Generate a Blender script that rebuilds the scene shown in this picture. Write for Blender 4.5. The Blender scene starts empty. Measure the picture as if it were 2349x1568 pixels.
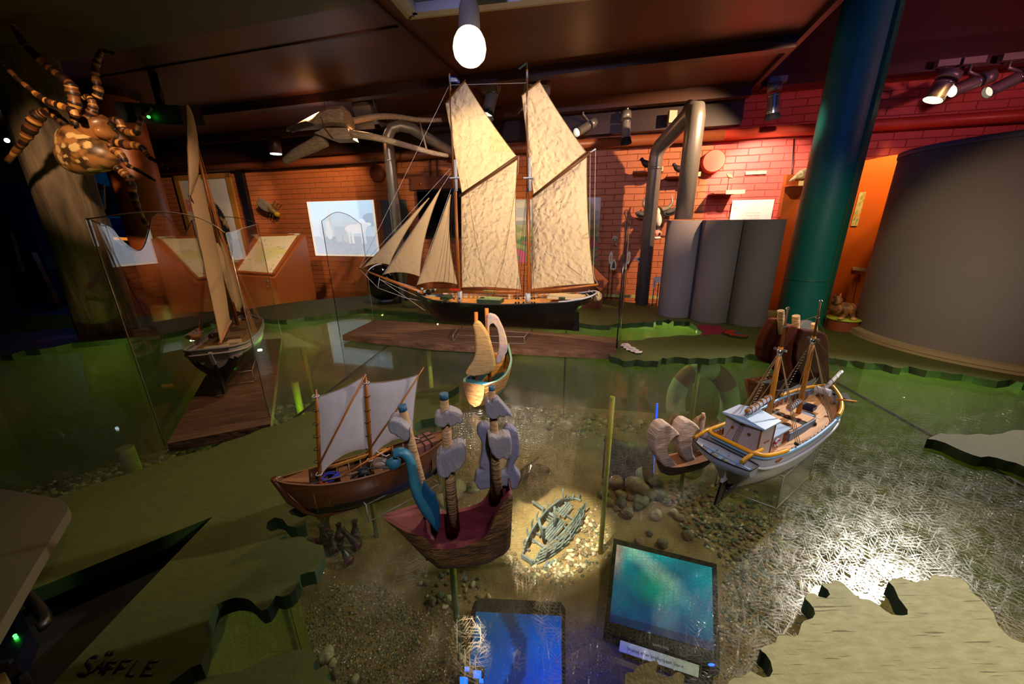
import bpy, math, random
from mathutils import Vector, Matrix, noise
V = Vector
R = math.radians
C = bpy.context.scene.collection
TH, RO, FPX = R(17.9), R(0.7), 855.0
CAM = V((0, 0, 1.55))
Fw = V((0, math.cos(TH), -math.sin(TH)))
_R0 = V((1, 0, 0)); _U0 = V((0, math.sin(TH), math.cos(TH)))
Rt = _R0*math.cos(RO) - _U0*math.sin(RO)
Up = _U0*math.cos(RO) + _R0*math.sin(RO)
ZG, ZP, ZS = 0.94, 0.97, 0.19       # glass top, landmass top, sand
YAW = R(16)
EX = V((math.cos(YAW), -math.sin(YAW), 0)); EY = V((math.sin(YAW), math.cos(YAW), 0)); EZ = V((0, 0, 1))
# sight lines used to measure where things stand in the room
def ray(x, y): return (Fw*FPX + Rt*(x-1174.5) - Up*(y-784)).normalized()
def PL(x, y, o, n):
    d = ray(x, y); n = V(n); return CAM + d*((V(o)-CAM).dot(n)/d.dot(n))
def Z(x, y, z): return PL(x, y, (0, 0, z), (0, 0, 1))
def DY(x, y, d): return PL(x, y, (0, d, 0), (0, 1, 0))
def RY(x, y, yr): return PL(x, y, EY*yr, EY)
def room(xr, yr, z=0): return EX*xr + EY*yr + EZ*z
def hx(h):
    h = h.lstrip('#'); o = []
    for i in (0, 2, 4):
        c = int(h[i:i+2], 16)/255; o.append(c/12.92 if c <= .04045 else ((c+.055)/1.055)**2.4)
    return (o[0], o[1], o[2], 1)
# ---------- materials
MATS = {}
def mat(name, col, rough=.6, metal=0, col2=None, nscale=20, stretch=(1, 1, 1), bump=0, bscale=60, bstretch=(1, 1, 1), spec=.5, trans=0, emit=0, ecol=None, lo=.35, hi=.65, coat=0, detail=4, wood=False):
    if name in MATS: return MATS[name]
    m = bpy.data.materials.new(name); m.use_nodes = True; nt = m.node_tree; N = nt.nodes; L = nt.links
    b = N['Principled BSDF']; out = N['Material Output']
    c1 = hx(col) if isinstance(col, str) else col
    b.inputs['Base Color'].default_value = c1; b.inputs['Roughness'].default_value = rough; b.inputs['Metallic'].default_value = metal
    b.inputs['Specular IOR Level'].default_value = spec; b.inputs['Coat Weight'].default_value = coat
    tc = None
    def coords(s):
        nonlocal tc
        if tc is None: tc = N.new('ShaderNodeTexCoord')
        mp = N.new('ShaderNodeMapping'); mp.inputs['Scale'].default_value = s; L.new(tc.outputs['Object'], mp.inputs['Vector']); return mp.outputs[0]
    if col2:
        n = N.new('ShaderNodeTexNoise'); n.inputs['Scale'].default_value = nscale; n.inputs['Detail'].default_value = detail; L.new(coords(stretch), n.inputs['Vector'])
        if wood: n.inputs['Distortion'].default_value = .6
        r = N.new('ShaderNodeValToRGB'); r.color_ramp.elements[0].position = lo; r.color_ramp.elements[1].position = hi
        r.color_ramp.elements[0].color = c1; r.color_ramp.elements[1].color = hx(col2) if isinstance(col2, str) else col2
        L.new(n.outputs['Fac'], r.inputs[0]); L.new(r.outputs[0], b.inputs['Base Color'])
    if bump:
        n = N.new('ShaderNodeTexNoise'); n.inputs['Scale'].default_value = bscale; n.inputs['Detail'].default_value = 4; L.new(coords(bstretch), n.inputs['Vector'])
        bp = N.new('ShaderNodeBump'); bp.inputs['Strength'].default_value = bump; bp.inputs['Distance'].default_value = .01
        L.new(n.outputs['Fac'], bp.inputs['Height']); L.new(bp.outputs[0], b.inputs['Normal'])
    if emit:
        b.inputs['Emission Color'].default_value = hx(ecol or col); b.inputs['Emission Strength'].default_value = emit
    if trans:
        t = N.new('ShaderNodeBsdfTranslucent'); t.inputs['Color'].default_value = c1; mx = N.new('ShaderNodeMixShader'); mx.inputs[0].default_value = trans
        L.new(b.outputs[0], mx.inputs[1]); L.new(t.outputs[0], mx.inputs[2]); L.new(mx.outputs[0], out.inputs[0])
    MATS[name] = m; return m
def glassmat(name, tint=(1, 1, 1, 1), ior=1.45, rough=0.0, scr=0.0, film=0.0, gloss=1.0):
    if name in MATS: return MATS[name]
    m = bpy.data.materials.new(name); m.use_nodes = True; nt = m.node_tree; N = nt.nodes; L = nt.links
    N.remove(N['Principled BSDF']); out = N['Material Output']
    tr = N.new('ShaderNodeBsdfTransparent'); tr.inputs[0].default_value = tint
    gl = N.new('ShaderNodeBsdfGlossy'); gl.inputs['Roughness'].default_value = rough
    fr = N.new('ShaderNodeFresnel'); ge = N.new('ShaderNodeNewGeometry'); mr = N.new('ShaderNodeMapRange')
    mr.inputs[3].default_value = ior; mr.inputs[4].default_value = 1/ior; L.new(ge.outputs['Backfacing'], mr.inputs[0]); L.new(mr.outputs[0], fr.inputs[0])   # same reflectance on both faces of a sheet
    fac = fr.outputs[0]
    sc_ = N.new('ShaderNodeMath'); sc_.operation = 'MULTIPLY'; L.new(fac, sc_.inputs[0]); sc_.inputs[1].default_value = gloss; fac = sc_.outputs[0]
    if film:
        ad = N.new('ShaderNodeMath'); ad.operation = 'ADD'; ad.use_clamp = True; L.new(fac, ad.inputs[0]); ad.inputs[1].default_value = film; fac = ad.outputs[0]
    mx = N.new('ShaderNodeMixShader'); L.new(fac, mx.inputs[0]); L.new(tr.outputs[0], mx.inputs[1]); L.new(gl.outputs[0], mx.inputs[2])
    last = mx.outputs[0]
    if scr:
        # fine wiping scratches in all directions
        tc0 = N.new('ShaderNodeTexCoord'); h = None; wn = N.new('ShaderNodeTexNoise'); wn.inputs['Scale'].default_value = 5; wn.inputs['Detail'].default_value = 1; L.new(tc0.outputs['Object'], wn.inputs[0])
        tc = N.new('ShaderNodeVectorMath'); tc.operation = 'MULTIPLY_ADD'; tc.inputs[1].default_value = (.02, .02, 0); L.new(wn.outputs['Color'], tc.inputs[0]); L.new(tc0.outputs['Object'], tc.inputs[2])
        for k in range(9):
            mp = N.new('ShaderNodeMapping'); mp.inputs['Rotation'].default_value = (0, 0, math.pi*k/9+.07*(k % 3))
            mp2 = N.new('ShaderNodeMapping'); mp2.inputs['Scale'].default_value = (17, 340, 1); mp2.inputs['Location'].default_value = (k*3.7, k*9.1, 0)
            nz = N.new('ShaderNodeTexNoise'); nz.noise_dimensions = '2D'; nz.inputs['Scale'].default_value = 1.0; nz.inputs['Detail'].default_value = 1.0
            L.new(tc.outputs[0], mp.inputs[0]); L.new(mp.outputs[0], mp2.inputs[0]); L.new(mp2.outputs[0], nz.inputs['Vector'])
            cr = N.new('ShaderNodeMapRange'); cr.inputs[1].default_value = .655; cr.inputs[2].default_value = .71; L.new(nz.outputs['Fac'], cr.inputs[0])
            h2 = cr.outputs[0]
            if h is None: h = h2
            else:
                a = N.new('ShaderNodeMath'); a.operation = 'MAXIMUM'; L.new(h, a.inputs[0]); L.new(h2, a.inputs[1]); h = a.outputs[0]
        bp = N.new('ShaderNodeBump'); bp.inputs['Strength'].default_value = 1.0; bp.inputs['Distance'].default_value = .0009; L.new(h, bp.inputs['Height'])
        g2 = N.new('ShaderNodeBsdfGlossy'); g2.inputs['Roughness'].default_value = .22; L.new(bp.outputs[0], g2.inputs['Normal'])
        ms = N.new('ShaderNodeMapRange'); ms.inputs[1].default_value = .12; ms.inputs[2].default_value = .4; L.new(h, ms.inputs[0]); mk = N.new('ShaderNodeMath'); mk.operation = 'MULTIPLY'; L.new(ms.outputs[0], mk.inputs[0]); mk.inputs[1].default_value = scr
        m2 = N.new('ShaderNodeMixShader'); L.new(mk.outputs[0], m2.inputs[0]); L.new(last, m2.inputs[1]); L.new(g2.outputs[0], m2.inputs[2]); last = m2.outputs[0]
    L.new(last, out.inputs[0]); MATS[name] = m; return m
def colmat(name, rough=.7, emit=0):
    if name in MATS: return MATS[name]
    m = bpy.data.materials.new(name); m.use_nodes = True; N = m.node_tree.nodes; L = m.node_tree.links; b = N['Principled BSDF']
    a = N.new('ShaderNodeAttribute'); a.attribute_name = 'Col'; L.new(a.outputs['Color'], b.inputs['Base Color']); b.inputs['Roughness'].default_value = rough
    if emit: L.new(a.outputs['Color'], b.inputs['Emission Color']); b.inputs['Emission Strength'].default_value = emit
    MATS[name] = m; return m
# ---------- mesh builder
WM = {}
def frame(loc, rz=0): return Matrix.Translation(V(loc)) @ Matrix.Rotation(rz, 4, 'Z')
def setp(o, label=None, cat=None, group=None, kind=None):
    if label: o['label'] = label
    if cat: o['category'] = cat
    if group: o['group'] = group
    if kind: o['kind'] = kind
    return o
def thing(name, label, cat, loc, rz=0, group=None):
    o = bpy.data.objects.new(name, None); C.objects.link(o); o.empty_display_size = .05
    M = frame(loc, rz); o.matrix_world = M; WM[o] = M
    return setp(o, label, cat, group)
class MB:
    def __init__(s): s.v = []; s.f = []; s.m = []; s.s = []; s.c = None
    def add(s, vs, fs, mi=0, sm=False):
        b = len(s.v); s.v += [V(p) for p in vs]
        for f in fs: s.f.append([b+i for i in f]); s.m.append(mi); s.s.append(sm)
        return s
    def box(s, c, d, M=None, mi=0):
        c = V(c); x, y, z = [q/2 for q in d]
        vs = [V((i*x, j*y, k*z)) for i in (-1, 1) for j in (-1, 1) for k in (-1, 1)]
        if M is not None: vs = [M @ p for p in vs]
        return s.add([c+p for p in vs], [(0, 1, 3, 2), (4, 6, 7, 5), (0, 4, 5, 1), (2, 3, 7, 6), (0, 2, 6, 4), (1, 5, 7, 3)], mi)
    def bar(s, a, b, w, h, up=(0, 0, 1), mi=0):
        a = V(a); b = V(b); d = (b-a).normalized(); sd = d.cross(V(up))
        if sd.length < 1e-5: sd = d.cross(V((1, 0, 0)))
        sd.normalize(); u = sd.cross(d).normalized()
        vs = [p+sd*(i*w/2)+u*(j*h/2) for p in (a, b) for i in (-1, 1) for j in (-1, 1)]
        return s.add(vs, [(0, 1, 3, 2), (4, 6, 7, 5), (0, 4, 5, 1), (2, 3, 7, 6), (0, 2, 6, 4), (1, 5, 7, 3)], mi)
    def tube(s, pts, r, n=8, mi=0, caps=True, sq=1.0):
        pts = [V(p) for p in pts]; k = len(pts); rs = r if isinstance(r, (list, tuple)) else [r]*k
        rings = []; pn = None
        for i, p in enumerate(pts):
            t = (pts[min(i+1, k-1)]-pts[max(i-1, 0)])
            t = t.normalized() if t.length > 1e-9 else V((0, 0, 1))
            if pn is None:
                pn = t.cross(V((0, 0, 1)));
                if pn.length < 1e-3: pn = t.cross(V((1, 0, 0)))
            pn = (pn - t*pn.dot(t)).normalized(); bn = t.cross(pn)
            rings.append([p + (pn*math.cos(2*math.pi*j/n) + bn*sq*math.sin(2*math.pi*j/n))*rs[i] for j in range(n)])
        vs = [q for rg in rings for q in rg]
        fs = [(i*n+j, i*n+(j+1) % n, (i+1)*n+(j+1) % n, (i+1)*n+j) for i in range(k-1) for j in range(n)]
        s.add(vs, fs, mi, True)
        if caps and n > 2:
            b = len(s.v)-len(vs)
            s.f += [[b+j for j in range(n)][::-1], [b+(k-1)*n+j for j in range(n)]]; s.m += [mi, mi]; s.s += [False, False]
        return s
    def prism(s, poly, ext, mi=0, sm=False, side=None):
        p = [V(q) for q in poly]; n = len(p); e = V(ext)
        s.add(p+[q+e for q in p], [list(range(n))[::-1], [n+i for i in range(n)]], mi, False)
        b = len(s.v)-2*n
        for i in range(n): s.f.append([b+i, b+(i+1) % n, b+n+(i+1) % n, b+n+i]); s.m.append(mi if side is None else side); s.s.append(sm)
        return s
    def grid(s, P, mi=0, sm=True, cu=False, cv=False, mfun=None):
        a = len(P); b = len(P[0]); base = len(s.v); s.v += [V(p) for r in P for p in r]
        for i in range(a if cu else a-1):
            for j in range(b if cv else b-1):
                s.f.append([base+i*b+j, base+i*b+(j+1) % b, base+((i+1) % a)*b+(j+1) % b, base+((i+1) % a)*b+j]); s.m.append(mfun(i, j) if mfun else mi); s.s.append(sm)
        return s
    def lathe(s, prof, c=(0, 0, 0), n=24, mi=0, M=None):
        c = V(c); P = []
        for r, z in prof:
            row = [V((r*math.cos(2*math.pi*j/n), r*math.sin(2*math.pi*j/n), z)) for j in range(n)]
            P.append([c+(M @ q if M is not None else q) for q in row])
        return s.grid(P, mi, True, cv=True)
    def ball(s, c, rad, seed=0, amp=0, n=10, M=None, mi=0, fr=1.2):
        c = V(c); rad = V(rad) if not isinstance(rad, (int, float)) else V((rad,)*3); P = []; so = V((seed*3.17, seed*1.3, seed*7.7))
        for i in range(n+1):
            ph = math.pi*i/n; row = []
            for j in range(2*n):
                t = math.pi*j/n; d = V((math.sin(ph)*math.cos(t), math.sin(ph)*math.sin(t), math.cos(ph)))
                k = 1+amp*noise.noise(d*fr+so) if amp else 1
                q = V((d.x*rad.x, d.y*rad.y, d.z*rad.z))*k
                row.append(c+(M @ q if M is not None else q))
            P.append(row)
        return s.grid(P, mi, True, cv=True)
    def build(s, name, mats, parent=None, loc=None, rz=0, label=None, cat=None, group=None, kind=None, weld=True):
        if parent is not None: M = WM[parent]
        else:
            if loc is None:
                xs = [p.x for p in s.v]; ys = [p.y for p in s.v]; zs = [p.z for p in s.v]
                loc = ((min(xs)+max(xs))/2, (min(ys)+max(ys))/2, min(zs))
            M = frame(loc, rz)
        Mi = M.inverted(); me = bpy.data.meshes.new(name)
        me.from_pydata([Mi @ p for p in s.v], [], s.f); me.polygons.foreach_set('material_index', s.m); me.polygons.foreach_set('use_smooth', s.s)
        for m in (mats if isinstance(mats, (list, tuple)) else [mats]): me.materials.append(m)
        if s.c:
            a = me.color_attributes.new('Col', 'FLOAT_COLOR', 'POINT'); a.data.foreach_set('color', [q for c in s.c for q in c])
        me.validate(); me.update()
        o = bpy.data.objects.new(name, me); C.objects.link(o)
        if parent is not None: o.parent = parent; WM[o] = M
        else: o.matrix_world = M; WM[o] = M
        return setp(o, label, cat, group, kind)
def copy_tree(src, loc, rz=0, scale=1, label=None):
    r = src.copy(); C.objects.link(r); r.location = loc; r.rotation_euler = (0, 0, rz); r.scale = (scale,)*3 if not isinstance(scale, tuple) else scale
    if label: r['label'] = label
    for ch in list(src.children):
        c = ch.copy(); C.objects.link(c); c.parent = r
        for g in ch.children: d = g.copy(); C.objects.link(d); d.parent = c
    return r
def picture(name, P00, ux, uz, fn, nx, ny, matl, parent, th=.004):
    """painted panel: P00 lower left, ux/uz edge vectors, fn(u,v)->rgb"""
    m = MB(); n = ux.cross(uz).normalized(); m.c = []
    P = [[P00+ux*(i/nx)+uz*(j/ny) for i in range(nx+1)] for j in range(ny+1)]
    m.grid(P, sm=False)
    for j in range(ny+1):
        for i in range(nx+1): c = fn(i/nx, j/ny); m.c.append((c[0], c[1], c[2], 1))
    b = len(m.v); q = [P00, P00+ux, P00+ux+uz, P00+uz]; q2 = [p-n*th for p in q]; m.v += q+q2
    for f in ((7, 6, 5, 4), (0, 4, 5, 1), (1, 5, 6, 2), (2, 6, 7, 3), (3, 7, 4, 0)): m.f.append([b+i for i in f]); m.m.append(0); m.s.append(False)
    m.c += [m.c[0]]*8
    return m.build(name, matl, parent)
def text_mb(body, size, o, ux, uy, shear=0, ext=.0004):
    """flat lettering starting at o, running along ux with letter tops along uy"""
    cu = bpy.data.curves.new('t', 'FONT'); cu.body = body; cu.size = size; cu.shear = shear; cu.resolution_u = 3; cu.extrude = 0
    ob = bpy.data.objects.new('t', cu); C.objects.link(ob); dg = bpy.context.evaluated_depsgraph_get(); dg.update()
    me = bpy.data.meshes.new_from_object(ob.evaluated_get(dg)); m = MB(); n = V(ux).cross(V(uy)).normalized()
    m.add([V(o)+V(ux)*p.co.x+V(uy)*p.co.y+n*ext for p in me.vertices], [list(f.vertices) for f in me.polygons])
    bpy.data.objects.remove(ob); bpy.data.meshes.remove(me); bpy.data.curves.remove(cu); return m
def spot(name, loc, tgt, watts, deg, col, blend=.4, rad=.02):
    l = bpy.data.lights.new(name, 'SPOT'); l.energy = watts; l.spot_size = R(deg); l.spot_blend = blend; l.color = hx(col)[:3]; l.shadow_soft_size = rad
    o = bpy.data.objects.new(name, l); C.objects.link(o); o.location = loc; o.rotation_euler = (V(tgt)-V(loc)).to_track_quat('-Z', 'Y').to_euler(); return o
def lerp(a, b, t): return a+(b-a)*t
def fnoise(p, s): return noise.noise(V(p)*s)
def pw(xs, t):
    """piecewise linear with smooth ease: xs = [(t,val)...]"""
    if t <= xs[0][0]: return xs[0][1]
    for (a, p), (b, q) in zip(xs, xs[1:]):
        if t <= b:
            k = (t-a)/(b-a); return p+(q-p)*k
    return xs[-1][1]
def cr(xs, t):
    """catmull-rom through (t,val)"""
    n = len(xs)
    if t <= xs[0][0]: return xs[0][1]
    if t >= xs[-1][0]: return xs[-1][1]
    for i in range(n-1):
        if t <= xs[i+1][0]:
            p1, p2 = xs[i][1], xs[i+1][1]; p0 = xs[i-1][1] if i else p1; p3 = xs[i+2][1] if i+2 < n else p2
            k = (t-xs[i][0])/(xs[i+1][0]-xs[i][0])
            return .5*((2*p1)+(-p0+p2)*k+(2*p0-5*p1+4*p2-p3)*k*k+(-p0+3*p1-3*p2+p3)*k**3)
def crpts(pts, n):
    pts = [V(p) for p in pts]; k = len(pts); o = []
    for i in range(n+1):
        t = i/n*(k-1)
        o.append(V([cr([(j, p[a]) for j, p in enumerate(pts)], t) for a in range(3)]))
    return o
# ================= the room shell
ZC = 2.33
YW = 3.1
def brickmat(name, c1, c2, mortar, bw=.142, bh=.0445):
    m = bpy.data.materials.new(name); m.use_nodes = True; N = m.node_tree.nodes; L = m.node_tree.links; b = N['Principled BSDF']
    tc = N.new('ShaderNodeTexCoord'); sp = N.new('ShaderNodeSeparateXYZ'); cb = N.new('ShaderNodeCombineXYZ'); br = N.new('ShaderNodeTexBrick')
    L.new(tc.outputs['Object'], sp.inputs[0]); L.new(sp.outputs[0], cb.inputs[0]); L.new(sp.outputs[2], cb.inputs[1])
    nz = N.new('ShaderNodeTexNoise'); nz.inputs['Scale'].default_value = 9; L.new(tc.outputs['Object'], nz.inputs[0])
    mx = N.new('ShaderNodeVectorMath'); mx.operation = 'MULTIPLY_ADD'; L.new(nz.outputs['Color'], mx.inputs[0]); mx.inputs[1].default_value = (.006, .006, 0); L.new(cb.outputs[0], mx.inputs[2])
    L.new(mx.outputs[0], br.inputs['Vector']); br.inputs['Scale'].default_value = 1; br.inputs['Brick Width'].default_value = bw; br.inputs['Row Height'].default_value = bh
    br.inputs['Mortar Size'].default_value = .0035; br.inputs['Mortar Smooth'].default_value = .9; br.inputs['Color1'].default_value = hx(c1); br.inputs['Color2'].default_value = hx(c2); br.inputs['Mortar'].default_value = hx(mortar)
    L.new(br.outputs['Color'], b.inputs['Base Color']); b.inputs['Roughness'].default_value = .55
    n2 = N.new('ShaderNodeTexNoise'); n2.inputs['Scale'].default_value = 60; L.new(tc.outputs['Object'], n2.inputs[0])
    ad = N.new('ShaderNodeMath'); ad.operation = 'MULTIPLY_ADD'; L.new(n2.outputs[0], ad.inputs[0]); ad.inputs[1].default_value = .3
    iv = N.new('ShaderNodeMath'); iv.operation = 'SUBTRACT'; iv.inputs[0].default_value = 1; L.new(br.outputs['Fac'], iv.inputs[1]); L.new(iv.outputs[0], ad.inputs[2])
    bp = N.new('ShaderNodeBump'); bp.inputs['Strength'].default_value = .9; bp.inputs['Distance'].default_value = .005; L.new(ad.outputs[0], bp.inputs['Height']); L.new(bp.outputs[0], b.inputs['Normal'])
    return m
M_brick = brickmat('painted brick orange brown', '#b5683c', '#b06338', '#a65d35')
M_bred = brickmat('painted brick red', '#dc5a4e', '#d5554a', '#cb4f45')
M_ceilB = mat('ceiling brown', '#4e2a18', .45, bump=.1, bscale=8)
M_ceilR = mat('ceiling red brown', '#8a2f1c', .45)
M_ceilO = mat('ceiling olive', '#4d4622', .6)
M_beam = mat('dark beam', '#2a120b', .5)
M_dark = mat('dark grey carpet', '#151312', .9, col2='#1f1b19', nscale=60)
M_blue = mat('blue wall', '#0b2c5a', .6)
M_olive = mat('olive wall', '#3c3a1a', .8)
def slab(name, x0, x1, y0, y1, z0, z1, m, **k):
    """box given in room coordinates, kept aligned with the room"""
    b = MB(); o = room((x0+x1)/2, (y0+y1)/2, z0)
    Mr = Matrix.Rotation(-YAW, 3, 'Z'); b.box(room((x0+x1)/2, (y0+y1)/2, (z0+z1)/2), (x1-x0, y1-y0, z1-z0), Mr)
    return b.build(name, m, loc=room(0, YW, 0) if k.pop('wall', False) else o, rz=-YAW, **k)
ST = dict(kind='structure')
slab('floor', -6, 4, -3, 3.4, -.1, 0, M_dark, **ST)
slab('wall_back', -6, .55, YW, YW+.2, 0, 2.5, M_brick, wall=True, **ST)
slab('wall_back_red', .55, 4, YW, YW+.2, 0, 2.5, M_bred, wall=True, **ST)
slab('wall_left', -6.1, -5.9, -3, 3.4, 0, 2.5, M_blue, **ST)
slab('wall_right', 3.9, 4.1, -3, 3.4, 0, 2.5, M_bred, **ST)
slab('wall_front', -6, 4, -3.1, -2.9, 0, 2.5, M_olive, **ST)
slab('ceiling', -6, .69, 1.5, 3.4, ZC, ZC+.1, M_ceilB, **ST)
slab('ceiling_red', .71, 4, 2.86, 3.4, ZC, ZC+.1, M_ceilR, **ST)
slab('ceiling_red_high', .71, 4, -3, 2.9, 2.75, 2.85, M_ceilR, **ST)
slab('trim_11', .69, .712, -3, 2.9, ZC, 2.8, M_beam, **ST)
slab('trim_12', .712, 4, 2.86, 2.9, ZC, 2.8, mat('dark red beam', '#3a0f0c', .4), **ST)
slab('ceiling_centre', -.93, .69, -3, 1.5, ZC, ZC+.1, M_ceilB, **ST)
slab('ceiling_olive', -6, -.93, -3, 1.5, ZC, ZC+.1, M_ceilO, **ST)
# seams and beams under the ceiling
slab('trim_1', -6, .69, 2.27, 2.33, ZC-.05, ZC, M_beam, **ST)
slab('trim_2', .74, 4, 2.85, 2.92, ZC-.045, ZC, mat('dark red beam', '#3a0f0c', .4), **ST)
slab('trim_3', -.945, -.93, -1, 2.95, ZC-.012, ZC, M_beam, **ST)
slab('trim_4', .69, .715, -1, 2.95, ZC-.03, ZC, M_beam, **ST)
slab('trim_5', -6, -.95, 1.68, 1.69, ZC-.006, ZC, M_beam, **ST)
slab('trim_6', -6, .69, 2.9, 2.96, ZC-.07, ZC, mat('brown lintel', '#4a2614', .5), **ST)
slab('trim_7', -6, .69, 3.02, 3.1, ZC-.20, ZC, M_beam, **ST)
b = MB(); a = room(-6, 3.03, 2.075); e = room(.6, 3.03, 2.075); b.tube([a, e], .032, 10); b.build('trim_8', mat('brown pipe', '#7a4023', .45), rz=0, **ST)
b = MB(); a = room(.6, 3.03, 2.075); e = room(3.85, 3.03, 2.075); b.tube([a, e], .032, 10); b.build('trim_9', mat('red pipe', '#cf4a35', .4), rz=0, **ST)
# ceiling hatch frame at the top of the view
M_white = mat('white metal', '#b9bcc9', .4); M_wh2 = mat('cream metal', '#a49a7a', .5)
hp = [Z(940, 14, ZC-.03), Z(1180, -6, ZC-.03)]
t = thing('ceiling_light_frame', 'white metal ceiling light frame above the lit lamp at the top edge', 'ceiling light', Z(1040, -60, ZC-.05))
q0 = Z(948, 24, ZC-.03); dx = (Z(1185, -3, ZC-.03)-q0).normalized(); dy = V((dx.y, -dx.x, 0))
b = MB(); b.bar(q0, q0+dx*.75, .035, .03); b.bar(q0, q0+dy*.5, .035, .03); b.bar(q0+dx*.75, q0+dx*.75+dy*.5, .035, .03); b.build('frame', M_white, t)
b = MB(); b.bar(q0-dy*.03-dx*.03, q0+dx*.78-dy*.03, .02, .02); b.bar(q0-dx*.03-dy*.03, q0-dx*.03+dy*.5, .02, .02); b.build('outer_trim', M_wh2, t)
b = MB(); b.box(q0+dx*.37+dy*.25+V((0, 0, .02)), (.7, .46, .01), Matrix.Rotation(math.atan2(dx.y, dx.x), 3, 'Z')); b.build('diffuser', mat('frosted diffuser', '#8a8c95', .5), t)

# ================= lamps on the ceiling
M_lamp = mat('grey lamp housing', '#8e8a86', .35, metal=.5); M_ring = mat('bright steel', '#cfcfd2', .2, metal=.9)
M_blk = mat('black plastic', '#0a0a0c', .4); M_blkm = mat('black matte', '#050506', .8)
def lens(n, col, e): return mat(n, col, .3, emit=e)
def track_lamp(px, py, yr, aim, label, L=.15, r=.035, glow=6, top=None, black=True, pz=None, vis=(1, .9, .7)):
    """cylindrical two part lamp: px,py = middle of the lower barrel seen in the view; aim = direction"""
    p = RY(px, py, yr) if yr is not None else pz
    d = V(aim).normalized(); bk = p-d*L*.5; fr = p+d*L*.5; up = V((p.x, p.y, ZC-.05))
    t = thing('track_spotlight', label, 'spotlight', (p.x, p.y, p.z), 0, 'ceiling spotlights')
    b = MB(); b.box((up.x, up.y, up.z+.025), (.09, .035, .03), Matrix.Rotation(-YAW, 3, 'Z')); b.build('track_adapter', M_lamp, t)
    b = MB(); j = bk-d*.03; b.tube([up+V((0, 0, .02)), V((up.x, up.y, lerp(up.z, j.z, .4))), j], .008, 6); b.build('bracket', M_lamp, t)
    b = MB(); b.tube([bk-d*L*.55, bk-d*.012], r*1.08, 16); h = b.build('gear_housing', M_lamp, t)
    b = MB(); b.tube([bk, fr], [r*.95, r*.95], 16, caps=False); b.tube([bk, bk+d*.01], r*.93, 12); b.build('barrel', M_lamp, t)
    b = MB(); b.tube([bk+d*.004, bk+d*.012], r*1.02, 16); b.build('ring', M_ring, t); b = MB(); b.tube([fr-d*.012, fr], r*1.03, 16, caps=False); b.build('ring', M_ring, t)
    b = MB(); b.tube([fr-d*.02, fr-d*.016], r*.85, 16); b.build('bulb', mat('lit bulb %g' % glow, '#fff0d0', .3, emit=glow), t)
    if black:
        b = MB(); b.tube([fr, fr+d*.03], [r*1.02, r*1.25], 8, caps=False); b.build('snoot', M_blkm, t)
    LAMPS[px] = (fr+d*.05, d)
    return p, d
LAMPS = {}
def flood(px, py, yr, label, yaw=0, g=1.0):
    p = RY(px, py, yr); t = thing('barn_door_floodlight', label, 'floodlight', p, 0, 'ceiling spotlights')
    Mr = Matrix.Rotation(yaw, 3, 'Z') @ Matrix.Rotation(R(22), 3, 'X')
    up = V((p.x, p.y, ZC-.05)); top = p+V((0, 0, .08))
    b = MB(); b.box((up.x, up.y, up.z+.03), (.08, .03, .04), Matrix.Rotation(-YAW, 3, 'Z')); b.build('track_adapter', M_lamp, t)
    b = MB(); w = .075; L = lambda x, y, z: p+Mr @ V((x, y, z))
    b.tube([L(-w, 0, 0), L(-w, 0, .075), L(w, 0, .075), L(w, 0, 0)], .006, 6); b.tube([L(0, 0, .075), up+V((0, 0, .02))], .008, 6); b.build('yoke', M_lamp, t)
    b = MB(); b.box(p, (.13, .08, .07), Mr); [b.box(p+Mr @ V((0, -.045+.018*k, .04)), (.12, .006, .02), Mr) for k in range(5)]; b.build('housing', M_lamp, t)
    b = MB(); b.box(p+Mr @ V((0, 0, -.038)), (.12, .07, .004), Mr); b.build('lens', mat('flood lens', '#fff4dc', .3, emit=5), t)
    for sx, sy, n in ((-1, 0, 0), (1, 0, 1), (0, -1, 2), (0, 1, 3)):
        b = MB()
        if sx: q = [(sx*.066, -.04, -.035), (sx*.066, .04, -.035), (sx*.115, .05, -.10), (sx*.115, -.05, -.10)]
        else: q = [(-.066, sy*.042, -.035), (.066, sy*.042, -.035), (.08, sy*.085, -.10), (-.08, sy*.085, -.10)]
        b.prism([L(*k) for k in q], Mr @ V((sx*.002, sy*.002, 0))); b.build('barn_door', M_lamp if n else M_ring, t)
    return p
# the big lit lamp hanging in front
pl = Z(1077, 100, 2.02); pl = PL(1077, 98, (0, 1.22, 0), (0, 1, 0))
t = thing('ceiling_lamp', 'brightly lit clear glass spotlight bulb hanging from the white ceiling frame', 'lamp', pl)
b = MB(); b.box((pl.x, pl.y+.0, 2.28), (.10, .04, .04)); b.build('track_adapter', M_white, t)
b = MB(); b.tube([(pl.x, pl.y, 2.27), (pl.x, pl.y, 2.155)], .013, 8); b.build('stem', M_white, t)
dn = V((.0, -.30, -1)).normalized(); Mq = V((0, 0, -1)).rotation_difference(dn).to_matrix()
b = MB(); b.lathe([(.0, .115), (.022, .112), (.028, .09), (.03, .03), (.034, .015)], pl, 20, M=Mq); b.build('socket', M_lamp, t)
b = MB(); b.lathe([(.026, .03), (.036, .018), (.043, .002), (.0455, -.016), (.042, -.034), (.032, -.047), (.016, -.054), (0, -.056)], pl, 28, M=Mq); b.build('glass_bulb', mat('lit bulb glass', '#fff0cc', .3, emit=1.6), t)
b = MB(); b.ball(pl+dn*.012, (.026, .026, .018)); b.build('filament', mat('hot filament', '#fff3d6', .3, emit=70), t)
AIM = (-.25, -.6, -.9)
lamps = []
flood(838, 252, 2.5, 'grey floodlight with open barn doors above the pale hanging skull', yaw=R(-12))
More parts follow.
